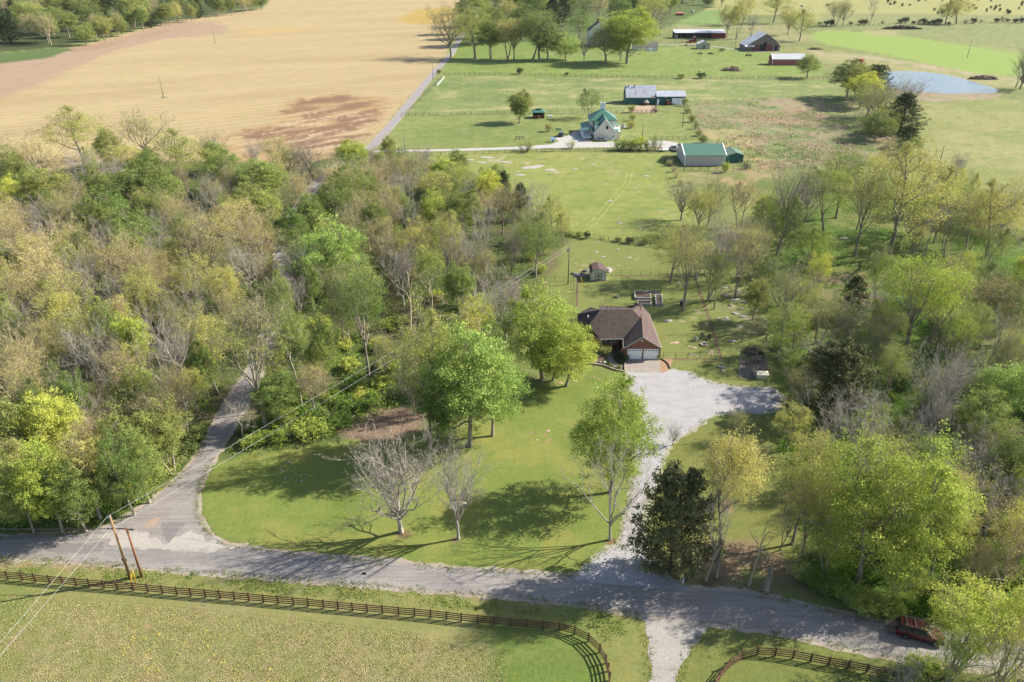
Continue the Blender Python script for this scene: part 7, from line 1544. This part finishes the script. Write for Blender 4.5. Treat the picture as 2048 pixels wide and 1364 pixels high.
# ================================================================ YARD THINGS
TIMB = mat('whitewashed_timber', C(206, 200, 192, .5), .9, .12, 3); DIRT = mat('bed_soil', C(104, 88, 76), .95, .3, 6, bump=.6)
def bed(x0, y0, x1, y1, label, sh=0):
    a, b, c_, d = G(x0, y1), G(x1, y1), G(x1-sh, y0), G(x0-sh, y0); e = empty('raised_bed', a, label, 'garden bed'); p = MB(); q = [v-a for v in (a, b, c_, d)]
    for s, t in zip(q, q[1:]+q[:1]): p.beam(s+Vector((0, 0, .28)), t+Vector((0, 0, .28)), .2, .56)
    p.build('frame', TIMB, e); p = MB(); p.face([v+Vector((0, 0, .42)) for v in q]); p.build('soil', DIRT, e)
    rr = random.Random(int(x0)); p = MB()
    for _ in range(14): u, v = rr.random(), rr.random(); w_ = q[0].lerp(q[1], u).lerp(q[3].lerp(q[2], u), v); p.tube(w_+Vector((0, 0, .4)), w_+Vector((rr.uniform(-.2, .2), rr.uniform(-.2, .2), .62)), .03, .01, 4)
    p.build('dead_stalks', mat('dead_stalk', C(160, 134, 112)), e)
bed(1270, 586, 1300.5, 599.5, 'wide whitewashed raised garden bed behind the house', 1); bed(1312, 593, 1324.5, 612, 'narrow whitewashed raised garden bed, right one', 1.5); bed(1276, 605, 1302, 612, 'whitewashed raised garden bed nearest the house roof', 1)
e = empty('garden_trellis', G(1309, 590), 'garden bench panel with two tall dark posts behind the raised beds', 'trellis'); p = MB(); [p.box((x, 0, 1.1), (.08, .08, 2.2)) for x in (-1.25, 1.25)]; p.build('post', BLK, e); p = MB(); p.box((0, 0, .55), (2.4, .06, .7)); p.build('panel', mat('pale_mesh_panel', C(176, 186, 176)), e); p = MB(); p.box((0, 0, .95), (2.5, .07, .07)); p.build('crossbar', BLK, e)
def ring(px, py, r, h, label, m, name='fire_pit', cat='fire pit'):
    e = empty(name, G(px, py), label, cat); p = MB(); n = 14
    for k in range(n): a = 2*math.pi*k/n; p.box((math.cos(a)*r, math.sin(a)*r, h/2), (.26, 2*math.pi*r/n*.93, h), a)
    p.build('stone_ring', m, e); p = MB(); p.tube((0, 0, 0), (0, 0, h*.4), r*.85, n=14); p.build('ash_bed', mat('ash', C(120, 108, 98)), e)
ring(1408, 690, .62, .3, 'round pale fire pit ring on the side lawn before the chairs', mat('pit_stone', C(200, 188, 172))); ring(1233.5, 594, .4, .3, 'small stone ring with white pot on the lawn behind the house', STONE, 'stone_planter', 'planter')
def chair(px, py, rz, label, m, name='lawn_chair'):
    e = empty(name, G(px, py), label, 'chair', None, rz); p = MB(); p.box((0, 0, .38), (.6, .55, .05)); p.build('seat', m, e)
    p = MB()
    for k in range(5): p.beam((-.24+k*.12, .26, .38), (-.28+k*.14, .5, 1.05-.03*abs(k-2)), .09, .03)
    p.build('backrest', m, e)
    for x in (-.3, .3):
        p = MB(); p.box((x, -.25, .3), (.08, .08, .6)); p.build('leg', m, e); p = MB(); p.box((x, .3, .2), (.08, .08, .4)); p.build('leg', m, e); p = MB(); p.box((x, 0, .62), (.14, .75, .04)); p.build('armrest', m, e)
chair(1393, 681, R(120), 'pale grey lawn chair left of the fire pit', mat('grey_plastic', C(190, 190, 190))); chair(1405, 676, R(15), 'black lawn chair in the middle behind the fire pit', BLK); chair(1417, 679, R(-35), 'black lawn chair at the fence right of the fire pit', BLK)
e = empty('grill', G(1364.5, 610), 'grey covered barbecue grill beside the half-leaved tree behind the house', 'grill'); p = MB(); p.box((0, 0, .45), (1.0, .5, .9)); p.build('cart', BLK, e); p = MB(); p.tube((-.5, 0, 1.0), (.5, 0, 1.0), .3, n=12); p.build('lid', GALV, e); p = MB(); p.box((.75, 0, .9), (.45, .45, .04)); p.box((-.75, 0, .9), (.45, .45, .04)); p.build('side_shelf', GALV, e)
e = empty('hay_feeder', G(1291.5, 210), 'brown dome-like hay feeder before the tall green shop', 'feeder'); p = MB(); p.tube((0, 0, 0), (0, 0, 1.3), 1.3, 1.4, 12); p.build('ring', mat('feeder_brown', C(120, 100, 90)), e); p = MB(); p.tube((0, 0, 1.3), (0, 0, 2.5), 1.7, .1, 10); p.build('roof', mat('feeder_tin', C(176, 164, 152)), e)
e = empty('dog_house', G(1106, 284.5), 'white kennel with blue roof at the edge of the white gravel lane', 'dog house'); p = MB(); p.box((0, .7, .6), (1.5, 1.4, 1.2)); p.build('wall', WHITE, e); p = MB(); BL = mat('blue_roof', C(150, 190, 230)); p.slab([(-.95, -.15, 1.1), (.95, -.15, 1.1), (.95, .7, 1.75), (-.95, .7, 1.75)], .08); p.slab([(-.95, 1.55, 1.1), (.95, 1.55, 1.1), (.95, .7, 1.75), (-.95, .7, 1.75)], .08); p.build('roof', BL, e); p = MB(); p.box((0, -.02, .45), (.5, .06, .8)); p.build('doorway', DARK, e)
e = empty('well_cover', G(1101, 235), 'white concrete well cover right of the brick well house', 'well cover'); p = MB(); p.box((0, .5, .35), (1.8, 1.2, .7)); p.build('base', WHITE, e); p = MB(); p.box((.1, .5, .75), (1.4, .9, .1)); p.build('lid', mat('pale_lid', C(226, 222, 214)), e)
e = empty('hitching_rail', G(1039, 279), 'weathered wooden hitching rail on the lawn by the gravel lane', 'rail'); p = MB(); [p.box((x, 0, .6), (.2, .2, 1.2)) for x in (-1.5, 0, 1.5)]; p.build('post', WOODW, e); p = MB(); [p.box((0, 0, z), (3.4, .12, .18)) for z in (1.1, .6)]; p.build('rail', WOODW, e)
e = empty('garden_bench', G(1117, 262), 'teal wrought iron bench on the lawn above the dark vehicle', 'bench'); TE = mat('teal_iron', C(130, 168, 150)); p = MB(); p.box((0, 0, .45), (2.2, .5, .06)); p.build('seat', TE, e); p = MB(); p.box((0, .27, .75), (2.2, .05, .5)); p.build('backrest', TE, e); p = MB(); [p.box((x, y, .22), (.06, .06, .44)) for x in (-1, 1) for y in (-.2, .2)]; p.build('leg_frame', TE, e)
e = empty('livestock_shed', G(1360, 31), 'small rusty livestock shelter at the top of the farmyard paddock', 'shelter'); p = MB(); p.box((0, 2, 1), (7, 4, 2)); p.build('wall', REDW2, e); p = MB(); p.slab([(-3.8, -.4, 2.0), (3.8, -.4, 2.0), (3.8, 4.4, 2.8), (-3.8, 4.4, 2.8)], .12); p.build('roof', RUST, e)
e = empty('water_tank', G(1385, 25), 'pale water tank beside the rusty livestock shelter', 'tank'); p = MB(); p.tube((-1.6, 0, .9), (1.6, 0, .9), .8, n=14); p.build('drum', mat('tank_pale', C(206, 212, 216)), e, True); p = MB(); [p.box((x, 0, .25), (.2, 1.2, .5)) for x in (-1, 1)]; p.build('cradle', WOODW, e)
e = empty('round_bale', G(1604, 13), 'grey wrapped bale lying on the topmost meadow', 'bale'); p = MB(); p.tube((-1.6, 0, .9), (1.6, 0, .9), .9, n=14); p.build('wrapped_bale', mat('bale_wrap', C(196, 200, 196)), e, True)
# ---- brush piles, dirt, rocks, logs
def heap(px, py, w_, d, h, n, m, label, cat='brush pile', name='brush_pile', seed=1, L0=1.6, thick=.05):
    rr = random.Random(seed); p = MB(); o = G(px, py)
    for _ in range(n):
        a = rr.uniform(0, 6.28); q = math.sqrt(rr.random()); x, y = math.cos(a)*q*w_, math.sin(a)*q*d; z = h*(1-q*q)*rr.uniform(.1, 1); v = Vector((rr.uniform(-1, 1), rr.uniform(-1, 1), rr.uniform(-.25, .4))).normalized()*L0*rr.uniform(.4, 1)
        c = Vector((x, y, z+.1)); t = thick*rr.uniform(.5, 1.6); p.tube(c-v/2, c+v/2, t, t*.6, 4, cap=False)
    o_ = p.build(name, m, None, False, o); return tag(o_, label, cat)
BRU = mat('grey_brush', C(160, 138, 122, .5), .95, .25, 3); BRD = mat('dark_brush', C(110, 92, 84, .5), .95, .25, 3)
heap(1462, 141, 6, 3, 2.4, 260, BRU, 'grey brush pile on the farmyard lawn', seed=1, L0=2.6, thick=.14); heap(1630, 99, 5, 2, 1.4, 140, BRU, 'low brush pile right of the weathered barn', seed=2, L0=2.4, thick=.14)
heap(1803, 58, 17, 4, 3, 420, BRD, 'long dark brush pile at the far meadow fence', seed=3, L0=4, thick=.22); heap(1965, 158, 8, 3, 2, 240, BRU, 'brush pile on the track above the pond', seed=4, L0=3, thick=.16)
heap(1505, 706, 1.9, 1.3, 1.2, 200, BRD, 'burnt brush pile behind the dog pen', seed=5, L0=1.4, thick=.04); heap(1400, 108, 1.8, 1.0, 1.0, 60, mat('log_tan', C(186, 160, 124)), 'small pile of tan logs, left of two on the farmyard lawn', 'log pile', 'log_pile', 6, 1.6, .18); heap(1421, 108, 1.6, 1.0, 1.0, 60, BRU, 'small pile of dark logs, right of two on the farmyard lawn', 'log pile', 'log_pile', 7, 1.6, .18)
heap(1846, 838, 1.6, 1.6, 2.6, 200, mat('splintered_wood', C(150, 128, 110, .5)), 'heap of splintered limbs at the foot of the tall white bare tree', seed=8, L0=2.4, thick=.07); heap(1794, 1262, 1.2, .9, 1.3, 90, BRU, 'bundle of brushwood at the rear of the red vehicle', seed=9, L0=1.3, thick=.035)
heap(1240, 222, .1, .1, .1, 1, BRU, 'x') if False else None
heap(1310, 222, 1.0, 1.6, 1.8, 40, mat('pale_sticks', C(216, 190, 170)), 'pale leaning boards inside the corral', 'lumber pile', 'lumber_pile', 10, 2.4, .08)
rs = np.random.RandomState(9)
def rock(px, py, w_, d, h, label, group=None, m=None, seed=0, name='rock', cat='rock'):
    r_ = random.Random(seed); p = MB(); n = 9; lay = []
    for z, k in ((-.05, 1.0), (h*.55, .92), (h, .6)):
        lay.append([(math.cos(2*math.pi*i/n+.2)*w_*k*r_.uniform(.75, 1.15), math.sin(2*math.pi*i/n+.2)*d*k*r_.uniform(.75, 1.15), z*r_.uniform(.8, 1.2)) for i in range(n)])
    for l0, l1 in zip(lay[:-1], lay[1:]):
        for i in range(n): j = (i+1) % n; p.face([l0[i], l0[j], l1[j], l1[i]])
    p.face(lay[-1]); o_ = p.build(name, m or ROCK, None, False, G(px, py), r_.uniform(-.4, .4)); return tag(o_, label, cat, group)
ROCK = mat('limestone', C(196, 186, 176), .95, .25, 2.5, bump=.6); ROCKP = mat('pinkish_rock', C(206, 176, 150), .95, .2, 2.5, bump=.5); ROCKG = mat('grey_rock', C(150, 148, 146), .95, .3, 2.5, bump=.6)
rock(1163, 552, 2.0, .9, .55, 'broad grey limestone outcrop left of the garden shed', None, ROCKG, 1); rock(1150, 549, 1.1, .5, .4, 'low grey rock at the left tip of the shed outcrop', None, ROCKG, 2); rock(1171, 543, 1.0, .6, .6, 'grey rock against the left wall of the garden shed', None, ROCKG, 3)
rock(1217, 541, .9, 1.6, .6, 'tan and grey rock outcrop against the right wall of the garden shed', None, ROCK, 4); rock(1336, 642, 1.1, .5, .22, 'flat white rock on the lawn right of the brick house', None, ROCK, 5)
rock(1349, 686, 1.2, .45, .12, 'pink flat rock on the lawn beside the garage roof', None, ROCKP, 6); rock(1385, 695, 1.1, .4, .1, 'pink flat rock left of the fire pit', None, ROCKP, 7); rock(1463, 683, .9, .4, .25, 'white rock outside the yard fence near the dog pen', None, ROCK, 8); rock(1443, 735, .9, .5, .3, 'white rock at the gravel edge left of the dog pen', None, ROCK, 9); rock(1445, 742, .5, .35, .25, 'small white rock beside the gravel edge', None, ROCK, 10)
rock(1562, 799, 1.4, .8, .8, 'large pale boulder at the end of the gravel parking', None, ROCK, 11); rock(1549, 784, .8, .5, .5, 'small pale boulder at the end of the gravel parking', None, ROCK, 12)
for i, (a, b, w_) in enumerate([(1450, 592, 1.0), (1470, 600, 1.4), (1490, 606, .9), (1462, 612, .8), (1482, 618, .7), (1500, 596, 1.0), (1448, 576, .9), (1476, 582, .8), (1452, 636, .7), (1470, 628, 1.0), (1486, 634, 1.1), (1510, 622, .8)]): rock(a, b, w_, w_*.4, .22, 'pale limestone outcrop on the slope right of the yard fence', 'pale limestone outcrops on the slope right of the yard fence', ROCK, 20+i)
for i, (a, b, w_) in enumerate([(964, 325, 2.2), (975, 315, 3), (1008, 324, 2.2), (1062, 335, 4), (1076, 332, 2.4), (1100, 340, 2.4), (1040, 350, 2), (940, 320, 2), (1293, 352, 1.6), (1150, 338, 1.2), (1220, 402, 1.0), (1238, 446, .9), (1280, 458, .9), (1186, 329, 1.2)]): rock(a, b, w_, w_*.5, .12, 'flat pale rock outcrop in the lower paddock lawn', 'flat pale rock outcrops in the lower paddock lawn', ROCK, 40+i)
for i, (a, b, w_) in enumerate([(577, 925, .35), (563, 940, .3), (592, 948, .25), (602, 962, .3), (612, 950, .2), (570, 958, .2)]): rock(a, b, w_, w_*.5, .15, 'small white stone on the upper left of the front lawn', 'small white stones on the upper left of the front lawn', ROCK, 60+i)
for i, (a, b, w_) in enumerate([(1096, 862, .4), (1074, 880, .3), (1150, 762, .5), (1122, 766, .5)]): rock(a, b, w_, w_*.7, .06, 'pinkish flat stone in the middle of the front lawn', 'pinkish flat stones in the middle of the front lawn', ROCKP, 70+i)
for i, (a, b, w_) in enumerate([(1150, 528, .6), (1193, 504, .7), (1206, 514, .7), (1258, 515, .8), (1236, 498, .5), (1688, 476, 1.4), (1075, 600, 1.2)]): rock(a, b, w_, w_*.5, .1, 'flat pale stone in the grass behind the house', 'flat pale stones in the grass behind the house', ROCK, 80+i)
rock(1720, 123, 3.2, 2.2, 1.6, 'rust-red dirt mound beside the track above the pond', None, mat('red_dirt', C(176, 96, 62), .95, .25, 2, bump=.5), 90, 'dirt_mound', 'dirt mound')
def log(a, b, r, label):
    p0, p1 = G(*a), G(*b); p = MB(); p.tube((0, 0, r), tuple(p1-p0+Vector((0, 0, r))), r, r*.7, 8); o_ = p.build('fallen_log', BK['pale'], None, True, p0); tag(o_, label, 'log')
log((1738, 905), (1770, 890), .16, 'pale fallen log in the grass of the right wood'); log((1700, 1215), (1728, 1226), .1, 'thin fallen branch at the road edge by the lime cluster'); log((825, 640), (890, 632), .12, 'fallen branch lying in the clearing under the wires')
log((700, 842), (712, 828), .05, 'thin stick lying on the brown leaf litter')
cover('leaf_litter', [(690, 870), (745, 828), (815, 812), (845, 832), (838, 852), (790, 886), (740, 892)], 380, .14, leaf_mat('dead_leaf', C(176, 146, 126, LK), .15, .02, .3), .06, 'brown dead leaves covering the bare patch at the wood edge', seed=21, thr=.2, per=8, spread=.4, clump=.5, exclude=False)
hz = MB(); hz.box((0, 1400, 45), (3600, 3400, 92))
hm = bpy.data.materials.new('haze'); hm.use_nodes = True; _t = hm.node_tree; _t.nodes.clear()
_o = _t.nodes.new('ShaderNodeOutputMaterial'); _v = _t.nodes.new('ShaderNodeVolumePrincipled'); _v.inputs['Color'].default_value = (.80, .88, 1, 1); _v.inputs['Density'].default_value = .00002; _v.inputs['Anisotropy'].default_value = .2
_t.links.new(_v.outputs[0], _o.inputs['Volume'])
tag(hz.build('haze', hm), kind='stuff')

# ---- every tree and bush of a kind gets the label that singles it out
_o1 = 'first second third fourth fifth sixth seventh eighth ninth tenth eleventh twelfth thirteenth fourteenth fifteenth sixteenth seventeenth eighteenth nineteenth twentieth'.split()
def ordn(i): return _o1[i] if i < 20 else ('twenty', 'thirty', 'forty', 'fifty')[(i+1)//10-2]+('-'+_o1[(i+1) % 10-1] if (i+1) % 10 else '')
byl = {}
for o in list(bpy.data.objects):
    if o.parent is None and o.get('label'): byl.setdefault(o['label'], []).append(o)
for lab, os_ in byl.items():
    n = len(os_)
    if n < 2: continue
    for o in os_:
        if not o.get('group'): o['group'] = lab
    px = {o.name: [float(v) for v in P(np.array(o.location.x), np.array(o.location.y), 0.0)] for o in os_}
    os_.sort(key=lambda o: px[o.name][1]); k = 1 if n <= 6 else 2 if n <= 14 else 3; rows = [os_[i*n//k:(i+1)*n//k] for i in range(k)]
    rn = {1: [''], 2: [' in back', ' in front'], 3: [' in back', ' midway', ' in front']}[k]
    for row, w_ in zip(rows, rn):
        row.sort(key=lambda o: px[o.name][0])
        for i, o in enumerate(row):
            s_ = '%s from left%s, %s' % (ordn(i), w_, lab)
            while len(s_.split()) > 16 and ' the ' in s_: s_ = s_.replace(' the ', ' ', 1)
            o['label'] = s_
